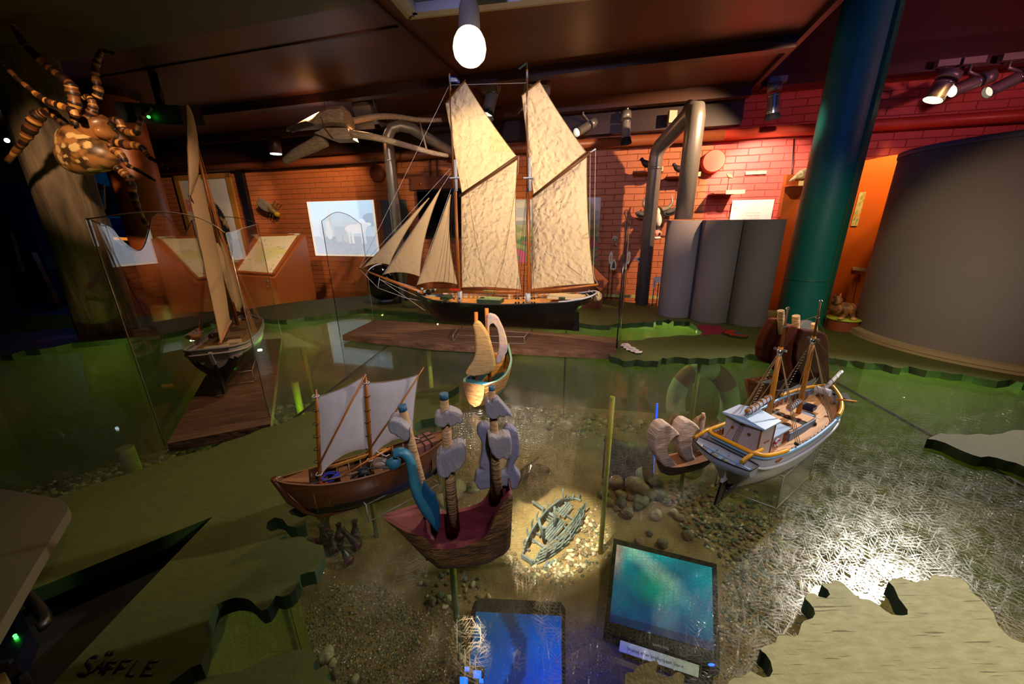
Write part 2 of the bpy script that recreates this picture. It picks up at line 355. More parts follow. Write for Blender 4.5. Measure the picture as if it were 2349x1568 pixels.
flood(1232, 215, 2.5, 'grey barn door floodlight half hidden behind the right main sail', yaw=R(8))
track_lamp(1124, 236, 2.46, (-.28, -.35, -1), 'lit spotlight with black shutters between the two masts', L=.12, r=.038, glow=10)
track_lamp(1336, 296, 2.95, (-.75, -.5, -.45), 'small spotlight peeping out behind the edge of the right topsail', L=.12, r=.03, glow=4, black=False)
track_lamp(1436, 298, 2.95, (.02, -.2, -1), 'small upright spotlight on the lintel right of the sails', L=.11, r=.032, glow=1)
track_lamp(1774, 238, 2.82, (.12, .02, -.9), 'lit spotlight left of the teal column', L=.10, r=.034, glow=12)
track_lamp(2153, 210, 2.82, (-.35, .05, -.9), 'squat tilted spotlight, nearest right of the teal column', L=.085, r=.045, glow=9, black=False)
track_lamp(2213, 198, 2.82, (-.9, .15, -.35), 'slim spotlight turned left, middle of the three right of the column', L=.11, r=.03, glow=10, black=False)
track_lamp(2300, 195, 2.82, (-.85, .15, -.45), 'slim spotlight at the right edge, last of the three right of the column', L=.13, r=.03, glow=1, black=False)
# small recessed downlight at left
p = RY(633, 352, 2.6); b = MB(); t = thing('downlight', 'small brown can downlight with lit rim above the picture wall', 'downlight', p)
b.tube([p+V((0, 0, .12)), p], .045, 16); b.build('can', M_beam, t); b = MB(); b.tube([p-V((0, 0, .001)), p-V((0, 0, .006))], .04, 16); b.build('bulb', mat('downlight bulb', '#f5f5e6', .3, emit=4), t)
# projector
p = DY(375, 262, 2.35); t = thing('projector', 'black projector with a green light under the ceiling by the pillar', 'projector', p)
b = MB(); b.box(p, (.27, .3, .09), Matrix.Rotation(.3, 3, 'Z') @ Matrix.Rotation(R(12), 3, 'X')); b.build('casing', M_blk, t)
b = MB(); b.tube([p, (p.x, p.y, ZC)], .02, 8); b.build('ceiling_mount', M_blk, t)
q = PL(341, 268, (0, 2.18, 0), (0, 1, 0)); b = MB(); b.ball(q, .007); b.build('status_light', mat('green led', '#30ff40', .3, emit=9), t)
# small wall socket and transformers
p = RY(1542, 268, 2.94); b = MB(); b.box(p, (.05, .03, .07)); b.build('socket_box', M_wh2, label='small pale socket box under the lintel behind the steel pipe', cat='socket box')

# ================= columns, pipes and cylinders
def vcyl(name, c, r, z0, z1, m, n=48, **k):
    b = MB(); b.lathe([(0, z0), (r, z0), (r, z1), (0, z1)], (c[0], c[1], 0), n); return b.build(name, m, loc=(c[0], c[1], z0), **k)
M_teal = mat('teal paint', '#12706a', .5); M_orp = mat('orange brown pillar', '#b4602f', .4)
cb = Z(1864, 752, ZP)
t = thing('steel_column', 'large round teal painted column with a conduit strip down its front', 'column', (cb.x, cb.y+.12, 0))
b = MB(); cc = V((cb.x, cb.y+.12, 0)); b.lathe([(.107, 0), (.107, 2.75)], cc, 48); b.build('shaft', M_teal, t)
b = MB(); an = R(-62); d = V((math.cos(an), math.sin(an), 0)); s = V((-d.y, d.x, 0))
b.box(cc+d*.110+V((0, 0, 1.375)), (.02, .04, 2.75), Matrix.Rotation(an, 3, 'Z')); b.box(cc+d*.106+s*.03+V((0, 0, 1.375)), (.02, .012, 2.75), Matrix.Rotation(an, 3, 'Z')); b.build('conduit', mat('dark teal strip', '#14604f', .4), t)
b = MB(); b.lathe([(.1075, 1.22), (.1085, 1.222), (.1085, 1.226), (.1075, 1.228)], cc, 48); b.build('joint_band', mat('dark teal strip', '#14604f', .4), t)
pc = DY(308, 400, 2.62)
t = thing('round_pillar', 'round orange brown pillar behind the spider sculpture', 'pillar', (pc.x, pc.y, 0)); b = MB(); b.lathe([(.125, 0), (.125, ZC)], (pc.x, pc.y, 0), 40); b.build('shaft', M_orp, t)
b = MB(); b.lathe([(.14, ZC-.05), (.14, ZC)], (pc.x, pc.y, 0), 40); b.build('collar', M_beam, t)
M_grey = mat('grey felt', '#6c6469', .75, bump=.15, bscale=300)
for i, (px, py, lb) in enumerate(((1545, 729, 'left'), (1623, 741, 'middle'), (1706, 749, 'right'))):
    q = Z(px, py, ZP); d = V((q.x, q.y, 0)).normalized(); c = q+d*.103
    top = 1.545
    o = thing('grey_cylinder', {'left': 'tall grey cylinder beside the brass coloured steel post, leftmost of three', 'middle': 'tall grey cylinder with a light stripe, between its two neighbours', 'right': 'tall grey cylinder closest to the teal column, rightmost of three'}[lb], 'cylinder', (c.x, c.y, ZP), 0, 'grey cylinders by the cow wall')
    b = MB(); b.lathe([(.103, ZP+.001), (.103, top), (.095, top)], (c.x, c.y, 0), 48); b.lathe([(.095, top), (0, top)], (c.x, c.y, 0), 48); b.build('cylinder_wall', M_grey, o)
    if i == 0: c1 = c
M_steel = mat('brushed steel pipe', '#8f8a84', .35, metal=.55)
def upipe(name, pts, r, label, loc):
    t = thing(name, label, 'pipe', loc); b = MB(); b.tube(pts, r, 20); b.build('pipe', M_steel, t); return t
p0 = Z(1472, 697, ZP); z1 = RY(1501, 352, 0); a0 = V((p0.x, p0.y, 0)); 
zt = DY(1498, 350, p0.y).z; n1 = V((c1.x, c1.y, 0)); n1 = V(((DY(1566, 512, c1.y)).x, c1.y, 0)); ztn = DY(1598, 250, c1.y).z
path = [a0+EZ*(ZP+.001), a0+EZ*(zt-.03), a0+EZ*(zt-.012)+(n1-a0)*.012, a0+EZ*(zt+.01)+(n1-a0)*.04, a0+EZ*(zt+.03)+(n1-a0)*.10]
h = n1-a0; path += [a0+h*.8+EZ*(ztn-.02), a0+h*.9+EZ*(ztn+.015), a0+h*.965+EZ*(ztn+.005), n1+EZ*(ztn-.04), n1+EZ*(ztn-.1), n1+EZ*1.55]
t = upipe('steel_pipe', path, [.043, .043, .043, .044, .045, .047, .049, .05, .05, .05, .05], 'bent steel ventilation pipe rising from the floor and dropping into the grey cylinders', a0+EZ*ZP)
b = MB(); b.tube([a0+EZ*(zt-.10), a0+EZ*(zt-.085)], .046, 20); b.build('pipe_joint', M_steel, t)
p0 = Z(928, 692, ZP); a0 = V((p0.x, p0.y, 0)); zt = DY(905, 322, p0.y).z; far = DY(1068, 368, p0.y+.35)
path = [a0+EZ*(ZP+.001), a0+EZ*(zt-.06), a0+EZ*(zt+.02), a0+EZ*(zt+.075)+V((.03, .01, 0)), a0+EZ*(zt+.095)+V((.08, .03, 0)), V((a0.x+.15, a0.y+.06, zt+.085)), far]
t = upipe('steel_pipe', path, .036, 'grey bent steel pipe behind the headsails of the big schooner', a0+EZ*ZP)
b = MB(); b.tube([a0+EZ*(zt-.13), a0+EZ*(zt-.125)], .0375, 20); b.build('pipe_joint', M_ring, t)
# big grey curved wall
M_greyb = mat('grey blue felt wall', '#716c70', .8, bump=.15, bscale=300); M_beige = mat('beige plinth', '#9a8a6c', .6)
bc = V((2.30, 1.70, 0)); br = .50
t = thing('curved_booth', 'huge grey curved booth wall on a beige plinth at the right edge', 'booth', (bc.x, bc.y, ZP))
b = MB(); b.lathe([(br, 1.0), (br, 1.84), (br-.02, 1.84), (br-.02, 1.0)], bc, 96); b.lathe([(br-.02, 1.84), (0, 1.84)], bc, 96); b.build('curved_wall', M_greyb, t)
b = MB(); b.lathe([(br+.004, 1.822), (br+.004, 1.842), (br-.01, 1.842)], bc, 96); b.build('top_rim', mat('blue grey rim', '#5a5f78', .6), t)
def arc(r0, r1, z0, z1, a0, a1, n=40):
    b = MB(); P = []
    for i in range(n+1):
        a = R(lerp(a0, a1, i/n)); d = V((math.cos(a), math.sin(a), 0)); P.append([bc+d*r0+EZ*z0, bc+d*r1+EZ*z0, bc+d*r1+EZ*z1, bc+d*r0+EZ*z1])
    b.grid(P, sm=False, cv=True); b.add(P[0]+P[-1], [(0, 1, 2, 3), (7, 6, 5, 4)]); return b
arc(.3, br+.05, ZP+.001, ZP+.012, 120, 235).build('plinth', M_beige, t); arc(.3, br+.045, ZP+.014, ZP+.03, 120, 235).build('plinth_upper', M_beige, t)
arc(.3, br+.05, ZP+.001, ZP+.010, 236, 330).build('plinth', mat('grey plinth', '#5f5b62', .6), t); arc(.3, br-.03, ZP+.010, ZP+.031, 235, 330).build('recess', M_blkm, t)
# orange partition
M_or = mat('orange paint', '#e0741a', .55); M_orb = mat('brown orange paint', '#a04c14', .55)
A = DY(1800, 500, 2.42); 
t = thing('partition', 'orange partition wall behind the teal column', 'partition', (1.9, 2.45, 0))
yp = 2.46
P = [DY(1806, 400, yp), DY(1880, 392, yp), DY(1880, 770, yp), DY(1752, 745, yp)]
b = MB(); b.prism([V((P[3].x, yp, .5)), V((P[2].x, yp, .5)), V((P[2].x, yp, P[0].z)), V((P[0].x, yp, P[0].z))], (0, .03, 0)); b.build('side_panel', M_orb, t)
o1 = DY(1890, 560, yp); pn = V((.50, 1, 0)).normalized(); oo = V((o1.x, yp-.02, 0))
Q = [PL(1890, 395, oo, pn), PL(1985, 368, oo, pn), PL(2040, 357, oo, pn), PL(2349, 300, oo, pn)]
zz = max(Q[0].z, Q[1].z)
dirp = V((pn.y, -pn.x, 0)); e2 = oo+dirp*1.3
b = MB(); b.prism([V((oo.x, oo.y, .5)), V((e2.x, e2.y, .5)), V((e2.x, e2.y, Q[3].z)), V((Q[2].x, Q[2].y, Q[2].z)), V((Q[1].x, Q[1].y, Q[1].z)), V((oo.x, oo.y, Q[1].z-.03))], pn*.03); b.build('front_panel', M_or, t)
b = MB(); b.bar(V((P[3].x, yp-.004, .6)), V((P[0].x, yp-.004, 1.56)), .008, .008); b.build('edge_strip', mat('red strip', '#b3231c', .5), t)
b = MB(); b.prism([PL(1885, 740, oo-pn*.02, pn), PL(1985, 752, oo-pn*.02, pn), PL(1985, 800, oo-pn*.02, pn), PL(1885, 800, oo-pn*.02, pn)], pn*.012); b.build('skirting', mat('brown skirting', '#4c2a16', .6), t)
oop = oo-pn*.004
def onp(x, y): return PL(x, y, oop, pn)
def pfn(u, v):
    n = fnoise((u*5, v*9, 3), 1)
    if v < .32 and v > .25: return (.75, .5, .1)
    return (.85, .62, .12) if n > .15 else ((.75, .78, .35) if n > -.15 else (.25, .45, .25))
def wallpic(name, label, cat, px, fn, res, parent_loc=None, matl=None, onplane=None, off=.006, frame_m=None, fw=.01):
    """px = (left, top, right, bottom) of a flat panel on a wall, drawn by fn"""
    on = onplane or (lambda x, y: RY(x, y, YW-off)); l, tp, r, bt = px
    a = on(l, bt); c = on(r, tp); cxx = V((c.x-a.x, c.y-a.y, 0)); h = c.z-a.z
    t = thing(name, label, cat, (a.x+cxx.x/2, a.y+cxx.y/2, a.z))
    picture('print', a, cxx, EZ*h, fn, res[0], res[1], matl or colmat('printed paper', .6), t, .003)
    if frame_m:
        b = MB(); n = cxx.cross(EZ).normalized(); q = cxx.normalized()
        for s, e in ((a-q*fw, a+cxx+q*fw), (a+EZ*h-q*fw, a+cxx+EZ*h+q*fw)): b.bar(s+n*.004, e+n*.004, .02, fw*2, up=(0, 0, 1))
        for s in (a, a+cxx): b.bar(s-EZ*fw+n*.004, s+EZ*(h+fw)+n*.004, fw*2, .02, up=n)
        b.build('frame', frame_m, t)
    return t
wallpic('poster', 'narrow yellow and green printed panel on the orange partition', 'poster', (1952, 440, 1987, 518), pfn, (6, 16), onplane=onp)
wallpic('poster', 'narrow yellow printed strip left of the teal column', 'poster', (1807, 536, 1830, 600), lambda u, v: (.9, .65, .2) if fnoise((u*4, v*7, 1), 1) > 0 else (.9, .85, .55), (5, 12), onplane=lambda x, y: DY(x, y, yp-.004))
b = MB(); q = onp(1971, 617); b.prism([onp(1956, 611), onp(1988, 615), onp(1986, 623), onp(1955, 619)], pn*-.004); b.build('label_plate', mat('white label', '#d8d2bf', .5), label='small white label on the orange partition above the peg', cat='label')
t = thing('wall_peg', 'small brown peg with a hanging cord under the white label', 'peg', onp(1966, 635)); b = MB(); b.box(onp(1966, 632)-pn*.01, (.02, .02, .025)); b.box(onp(1965, 641)-pn*.01, (.015, .02, .012)); b.build('block', mat('peg brown', '#8a4514', .5), t)
b = MB(); b.tube([onp(1964, 645)-pn*.01, onp(1958, 675)-pn*.01, onp(1951, 722)-pn*.01], .0022, 5); b.build('cord', mat('orange cord', '#b45a18', .6), t)
# armadillo-like carved animal on its green disc
pa = Z(1936, 733, 1.02); pa = PL(1936, 728, (0, 1.95, 0), (0, 1, 0))
t = thing('shelf_disc', 'lime green round disc shelf on a brown drum by the orange partition', 'shelf', (pa.x, pa.y, ZP))
b = MB(); b.lathe([(0, pa.z-.008), (.075, pa.z-.008), (.075, pa.z), (0, pa.z)], (pa.x, pa.y, 0), 32); b.build('disc', mat('lime green', '#a9b53a', .5), t)
b = MB(); b.lathe([(.068, ZP+.001), (.068, pa.z-.009)], (pa.x, pa.y, 0), 24); b.build('drum', mat('brown drum', '#7a3a14', .6), t)
M_fur = mat('striped brown fur', '#b87a48', .5, col2='#4c2c1c', nscale=14, stretch=(6, 1, 1)); M_fur2 = mat('pale paw', '#d89a62', .5)
t = thing('animal_figure', 'small brown striped lynx figure crouching on the lime green disc', 'animal figure', (pa.x, pa.y, pa.z))
b = MB(); q = pa+V((-.01, .02, .045)); b.ball(q, (.042, .06, .038), 3, .2, M=Matrix.Rotation(.5, 3, 'Z')); b.ball(q+V((-.035, .0, .045)), (.024, .026, .024), 5, .2)
b.ball(q+V((.03, -.02, .0)), (.02, .03, .034), 8, .1)
for s in (-1, 1): b.tube([q+V((-.035+.012*s, 0, .06)), q+V((-.037+.015*s, 0, .085))], [.008, .002], 6)
b.tube([q+V((.0, -.03, 0)), q+V((-.02, -.05, -.03)), q+V((-.05, -.065, -.038))], [.014, .011, .008], 8); b.tube([q+V((.02, -.04, 0)), q+V((.02, -.06, -.03)), q+V((.01, -.08, -.038))], [.014, .011, .008], 8)
b.build('body', M_fur, t)
b = MB(); b.ball(q+V((-.05, -.068, -.037)), (.016, .012, .008)); b.ball(q+V((.005, -.083, -.037)), (.014, .012, .008)); b.build('paws', M_fur2, t)
# ================= things on and before the brick wall
def horse(u, v):
    sky = (.42, .66, .86); x, y = u, v
    sky = tuple(lerp(a, b, min(1, (1-v)*1.2)) for a, b in zip((.30, .62, .92), (.72, .82, .90)))
    def el(cx, cy, rx, ry): return ((x-cx)/rx)**2+((y-cy)/ry)**2 < 1
    def bx(a, b, c, d): return a < x < c and b < y < d
    c = sky
    if y < .42: g = .42+.12*fnoise((x*30, y*30, 0), 1); c = (g*.75, g*.9, g*1.15)
    if y > .36 and y < .62+.05*fnoise((x*14, 0, 5), 1): c = (.52, .66, .80)
    if el(.93, .66, .12, .12) or el(.85, .62, .08, .05): c = (.16, .25, .38)
    if bx(.30, .6, .335, .86) or bx(.29, .72, .345, .78): c = (.45, .5, .52)
    if el(.17, .42, .045, .14) or el(.17, .58, .03, .035): c = (.45, .50, .55)
    if el(.28, .44, .05, .13) or el(.28, .6, .03, .04): c = (.86, .9, .94)
    if bx(.36, .36, .54, .55): c = (.42, .52, .62)
    if el(.42, .33, .05, .07) or el(.53, .33, .05, .07): c = (.5, .56, .6)
    if el(.68, .50, .15, .085) or el(.80, .56, .06, .12) or el(.86, .58, .07, .035): c = (.95, .97, 1)
    for lx in (.57, .62, .76, .80):
        if bx(lx, .24, lx+.025, .48): c = (.9, .94, .98)
    c = tuple(lerp(q, w, .42) for q, w in zip(c, (.72, .82, .98)))
    if u < .03 or v < .03 or u > .975 or v > .99: c = (.72, .66, .52)
    return c
M_proj = colmat('projected picture', .6, emit=.9)
wallpic('projected_picture', 'white panel with a bluish projected photograph of a horse and cart', 'picture', (724, 458, 856, 586), horse, (90, 78), matl=M_proj)
def cowart(u, v):
    n = fnoise((u*6, v*6, 2), 1)+.4*fnoise((u*16, v*16, 4), 1); inside = (.18 < u < .88 and v < .72 and v > .02 and (u-.5)**2*2+(v-.36)**2*1.1 < .17)
    if u < .45 and v > .62 and v < .76 and fnoise((u*9, v*9, 7), 1) > -.15: return (.75, .25, .2)
    if inside: return (.02, .02, .03) if n > -.22 else ((.45, .28, .1) if n > -.42 else (.78, .7, .62))
    return (.70, .66, .62)
M_gold = mat('pale wood frame', '#a6722f', .45)
t = wallpic('framed_painting', 'tall wooden framed painting of black dog-like shapes behind the small schooner', 'painting', (458, 400, 523, 606), cowart, (60, 100), frame_m=M_gold, fw=.03, off=.02)
b = MB(); a = RY(548, 385, 3.06); e = RY(588, 600, 3.06); b.bar(V((a.x, a.y, 1.0)), V((a.x, a.y, a.z)), .06, .05, up=(0, 1, 0)); b.build('dark_downpipe', M_blk, label='black vertical pipe beside the framed painting', cat='pipe')
# map desk
M_desk = mat('orange brown desk paint', '#9a5426', .5)
TL, BR, BL = DY(597, 543, 3.42), DY(628, 631, 3.0), DY(541, 625, 3.02); TR = PL(688, 541, BL, (BR-BL).cross(TL-BL))
t = thing('map_desk', 'slanted orange brown desk with a pale map, standing before the brick wall', 'desk', (TR.x-.2, 3.2, 0))
dn = V((0, 0, -.012)); b = MB()
e = .035; xl = BL.x-e; xr_ = BR.x+e; 
fl = [V((BL.x-.03, 3.0, 0)), V((BR.x+.02, 2.98, 0)), V((BR.x+.02, 2.98, BR.z-.03)), V((BL.x-.03, 3.0, BR.z-.03))]
A0, B0 = V((BL.x-.03, 3.0, 0)), V((BR.x+.02, 2.98, 0)); C0, D0 = V((TR.x+.04, 3.46, 0)), V((TL.x-.06, 3.46, 0))
nrm = (BR-BL).cross(TL-BL).normalized()
def onmap(q): return V((q.x, q.y, BL.z-.006-(nrm.x*(q.x-BL.x)+nrm.y*(q.y-BL.y))/nrm.z))
tops = [onmap(q) for q in (A0, B0, C0, D0)]
b.add([A0, B0, C0, D0]+tops, [(0, 1, 5, 4), (1, 2, 6, 5), (2, 3, 7, 6), (3, 0, 4, 7), (4, 5, 6, 7), (3, 2, 1, 0)]); b.build('cabinet', M_desk, t)
def mapfn(u, v):
    n = fnoise((u*3, v*3, 1), 1)+.35*fnoise((u*9, v*9, 2), 1)-abs(u-.25-.5*v)*1.0
    c = (.78, .72, .52) if n < -.1 else ((.70, .66, .30) if n < .2 else (.62, .66, .38))
    if -.16 < n < -.1: c = (.55, .62, .58)
    if fnoise((u*23, v*23, 9), 1) > .55: c = (.35, .3, .25)
    if u < .03 or u > .97 or v < .03 or v > .97: c = (.8, .74, .52)
    return c
up = V((0, 0, .008)); nn = (BR-BL).cross(TL-BL).normalized()
m = MB(); m.c = []; G = []
for j in range(41):
    row = []
    for i in range(41):
        a = BL.lerp(BR, i/40); c = TL.lerp(TR, i/40); row.append(a.lerp(c, j/40)+nn*.010); cl = mapfn(i/40, j/40); m.c.append((*cl, 1))
    G.append(row)
m.grid(G, sm=False); m.build('map_print', colmat('map print', .35), t)
b = MB()
for p, q in ((BL, BR), (BR, TR), (TR, TL), (TL, BL)): b.bar(p+nn*.006, q+nn*.006, .02, .022, up=nn)
b.build('edge_frame', M_desk, t)
b = MB(); b.bar(TR+nn*.012-V((.1, 0, 0)), TR+nn*.012, .03, .012, up=nn); b.build('clip', mat('clip white', '#c7bda0', .5), t)
b = MB(); p = DY(613, 645, 2.985); b.lathe([(0, 0), (.012, 0), (.014, .003), (.01, .005), (0, .005)], p, 20, M=Matrix.Rotation(R(90), 3, 'X')); b.ball(DY(614, 657, 2.975), .006); b.build('button', mat('chrome button', '#b9b4b0', .25, metal=.8), t)
# fly on the wall
p = RY(625, 482, 3.04); t = thing('fly_sculpture', 'large grey fly with a yellow head mounted on the brick wall', 'insect sculpture', p)
Mr = Matrix.Rotation(R(38), 3, 'Y'); 
b = MB(); b.ball(p, (.06, .035, .032), 2, .1, M=Mr); b.ball(p+Mr @ V((-.06, .01, .0)), (.05, .03, .026), 3, .1, M=Mr); b.build('body', mat('fly brown', '#5c4a22', .5), t)
b = MB(); b.ball(p+Mr @ V((.06, -.015, 0)), (.028, .028, .026), 2, .1); b.build('head', mat('fly yellow', '#b08a28', .4), t)
for s in (-1, 1): b = MB(); b.ball(p+Mr @ V((-.075, -.02, .018*s)), (.075, .006, .028), 4, .1, M=Mr); b.build('wing', mat('fly wing', '#5f5a4c', .5), t)
for k in (-1, 0, 1):
    for s in (-1, 1): b = MB(); b.tube([p+Mr @ V((.02*k, 0, .02*s)), p+Mr @ V((.03*k, .0, .06*s)), p+Mr @ V((.035*k, .035, .085*s))], .004, 5); b.build('leg', mat('fly brown', '#5c4a22', .5), t)
# round disc on the wall
p = RY(866, 397, 3.07); b = MB(); b.lathe([(0, -.02), (.065, -.02), (.068, 0), (.068, .02)], p, 32, M=Matrix.Rotation(-YAW, 3, 'Z') @ Matrix.Rotation(R(-90), 3, 'X')); b.build('round_wall_cover', mat('brown cover', '#8a4524', .5), label='round brown cover on the wall above the grey text panel', cat='wall cover')
p = RY(1636, 370, 3.04); b = MB(); Mr = Matrix.Rotation(-YAW, 3, 'Z') @ Matrix.Rotation(R(90), 3, 'X'); b.lathe([(.066, .03), (.072, .024), (.072, -.05)], p, 40, M=Mr); b.lathe([(0, .03), (.066, .03)], p, 40, M=Mr); b.build('round_wall_cover', mat('salmon red cover', '#e0523f', .45), label='thick round salmon red disc on the red brick wall', cat='wall cover')
# grey text panel and TV
wallpic('text_panel', 'dark grey blue text panel behind the bent steel pipe', 'sign', (883, 457, 931, 560), lambda u, v: (.09, .11, .16) if not (.2 < u < .7 and .70 < v < .8 and fnoise((u*30, v*60, 0), 1) > .2) else (.22, .2, .2), (20, 30))
t = thing('television', 'black wall television behind the masts of the big schooner', 'television', RY(1000, 500, 3.05))
a, c = RY(964, 545, 3.04), RY(1064, 432, 3.04); q = V((c.x-a.x, c.y-a.y, 0)); b = MB(); b.prism([a, a+q, a+q+EZ*(c.z-a.z), a+EZ*(c.z-a.z)], EY*.03); b.build('casing', M_blk, t)
b = MB(); k = q.normalized()*.012; zz = EZ*(c.z-a.z); b.prism([a+k+EZ*.012-EY*.002, a+q-k+EZ*.012-EY*.002, a+q-k+zz-EZ*.012-EY*.002, a+k+zz-EZ*.012-EY*.002], EY*.0015); b.build('screen', mat('black glass', '#020304', .08), t)
b = MB(); b.bar(RY(945, 421, 3.06), RY(1062, 416, 3.06), .03, .10, up=(0, 0, 1)); t2 = b.build('mounting_rail', mat('brown rail', '#6b371c', .5), label='brown rail with bolts above the black television', cat='rail')
b = MB()
for x in (965, 1012): b.ball(RY(x, 421, 3.04), .012)
b.build('bolts', mat('bolt brown', '#7d4424', .4), t2)
b = MB(); b.bar(RY(985, 345, 3.085), RY(987, 412, 3.085), .012, .02, up=EY); b.build('conduit', mat('brown rail', '#6b371c', .5), label='left of two thin brown conduits above the television', cat='conduit')
b = MB(); b.bar(RY(1001, 345, 3.085), RY(1003, 412, 3.085), .012, .02, up=EY); b.build('conduit', mat('brown rail', '#6b371c', .5), label='right of two thin brown conduits above the television', cat='conduit')
# landscape poster behind the second mast
def land(u, v):
    n = fnoise((u*5, v*8, 0), 1)
    if v > .68: return (.38+.3*v*.6, .48+.2*v*.6, .66) if n < .1 else (.72, .72, .74)
    if v > .60: return (.35, .42, .50)
    if v > .42: return (.50, .48, .30) if n > 0 else (.30, .38, .22)
    if n > .25: return (.55, .12, .30)
    if n > .05: return (.12, .28, .12)
    return (.34, .42, .22) if n > -.25 else (.42, .2, .16)
wallpic('landscape_poster', 'tall painted landscape poster of fields and sky behind the right mast', 'poster', (1181, 452, 1379, 602), land, (70, 60))
# headphone sign and knob
p = RY(1411, 547, 3.09); b = MB(); Mr = Matrix.Rotation(-YAW, 3, 'Z') @ Matrix.Rotation(R(90), 3, 'X'); b.lathe([(0, .004), (.021, .004), (.021, 0)], p, 32, M=Mr)
t = b.build('headphone_sign', mat('white label', '#d8d2bf', .5), label='small round white sign with a black headphone symbol on the brick wall', cat='sign')
b = MB(); pts = [p-EY*.006+EX*(.010*math.cos(a))+EZ*(.011*math.sin(a)-.002) for a in [R(x) for x in range(-20, 201, 20)]]; b.tube(pts, .0015, 5); b.ball(pts[0], (.004, .003, .006)); b.ball(pts[-1], (.004, .003, .006)); b.build('symbol', M_blkm, t)
b = MB(); b.ball(RY(1411, 561, 3.07), .011); b.ball(RY(1411, 561, 3.075), (.012, .03, .012)); b.build('listening_knob', M_ring, label='small shiny knob below the round headphone sign', cat='knob')
# cutouts on thin rods
M_cut = mat('white cutout', '#ddd8cc', .6); M_rod = mat('dark rod', '#2a1a10', .5)
def cutout(pts, rod, yr, label, inner=None, icol='#d8904a', ib=None, rod2=None):
    base = RY(rod[1][0], rod[1][1], yr); t = thing('cutout_sign', label, 'cutout', (base.x, base.y, ZP), 0, 'white cutouts on rods before the brick wall')
    b = MB(); b.prism([RY(x, y, yr) for x, y in pts], EY*.008); b.build('board', M_cut, t)
    if inner: b = MB(); b.prism([RY(x, y, yr)-EY*.0012 for x, y in inner], EY*.001); b.build('print', mat('cut print '+icol, icol, .6), t)
    b = MB(); a = RY(rod[0][0], rod[0][1], yr); b.tube([a+EY*.006, V((a.x, a.y, ZP+.001))], .0028, 6)
    if rod2: a = RY(rod2[0], rod2[1], yr); b.tube([a+EY*.006, V((a.x, a.y, ZP+.001))], .0028, 6)
    b.build('rod', M_rod, t)
def ell(cx, cy, rx, ry, tilt=0, n=20):
    return [(cx+rx*math.cos(a)*math.cos(tilt)-ry*math.sin(a)*math.sin(tilt), cy+rx*math.cos(a)*math.sin(tilt)+ry*math.sin(a)*math.cos(tilt)) for a in [2*math.pi*i/n for i in range(n)]]
cutout(ell(1401, 591, 4.3, 15, .12), ((1398, 600), (1392, 690)), 2.95, 'white oval ear shape with an orange centre, left of the glass pane', ell(1401, 592, 1.6, 9, .12))
cutout(ell(1442, 591, 4.5, 15, .14), ((1438, 600), (1432, 690)), 2.95, 'white oval ear shape with an orange centre, right of the glass pane', ell(1442, 592, 1.7, 9, .14))
cutout([(1408, 592), (1402, 603), (1399, 613), (1401, 618), (1408, 619), (1413, 616), (1414, 607), (1411, 597)], ((1406, 610), (1402, 686)), 2.9, 'white rounded cutout printed with a dark green spruce tree', [(1408, 597), (1404, 608), (1403, 615), (1411, 615), (1411, 606)], '#2f3f2a')
cutout([(1434, 603), (1431, 612), (1432, 618), (1437, 616), (1438, 607)], ((1433, 612), (1429, 688)), 2.92, 'small white cutout half hidden behind the glass pane edge')
cutout([(1455, 594), (1461, 590), (1470, 588), (1474, 585), (1477, 586), (1476, 596), (1471, 602), (1464, 603), (1461, 597)], ((1466, 596), (1457, 694)), 2.9, 'white bird-shaped cutout with a black wing by the steel post', [(1462, 594), (1470, 590), (1475, 588), (1474, 595), (1468, 600)], '#1c1c20')
cutout([(1499, 639), (1502, 635), (1516, 634), (1518, 647), (1512, 648), (1506, 648), (1504, 658), (1500, 663), (1497, 658)], ((1501, 650), (1498, 700)), 2.75, 'white animal-shaped cutout with orange legs left of the grey cylinders', [(1500, 643), (1504, 643), (1502, 658), (1500, 658)], rod2=(1512, 640))
# pale green painted strip at wall foot
b = MB(); a = RY(1385, 674, 3.03); e = RY(1520, 682, 3.03); pts = []
n = 24
for i in range(n+1): q = a.lerp(V((e.x, e.y, a.z)), i/n); pts.append(q+EZ*(.012*fnoise((i*.7, 0, 0), 1)))
b.prism(pts+[V((e.x, e.y, ZP)), V((a.x, a.y, ZP))], EY*.01); b.build('painted_meadow_strip', mat('pale meadow', '#b9b86a', .7, col2='#8f9a52', nscale=20), label='low pale green painted strip along the foot of the brick wall', cat='painted strip')
# cow head on plaque
p = RY(1504, 505, 3.0); t = thing('cow_head', 'black and white cow head with horns on a brown wooden plaque', 'animal head', p)
fx, fy = EX, -EY
def cw(x, y, z): return p+EX*x-EY*y+EZ*z
b = MB(); b.prism([cw(-.10, -.085, -.11), cw(.10, -.085, -.11), cw(.10, -.085, .08), cw(-.10, -.085, .08)], EY*.015); b.build('plaque', mat('brown plaque', '#a55a2c', .5), t)
M_cb = mat('cow black', '#161416', .5); M_cw = mat('cow white', '#e6ddd0', .5); M_pk = mat('cow pink', '#d88a78', .4); M_horn = mat('horn', '#b9ad90', .4, col2='#3a342c', nscale=9)
b = MB(); prof = [(-.085, .055, .055, .02), (-.05, .058, .06, .04), (0, .056, .055, .03), (.05, .048, .045, -.01), (.09, .040, .036, -.05), (.125, .036, .032, -.085), (.15, .030, .026, -.105)]
b.tube([cw(0, y, z) for y, rx, rz, z in prof], [rx for _, rx, _, _ in prof], 18); b.ball(cw(0, .06, -.02), (.052, .075, .058)); b.ball(cw(0, .125, -.075), (.036, .05, .042)); b.build('head', M_cb, t)
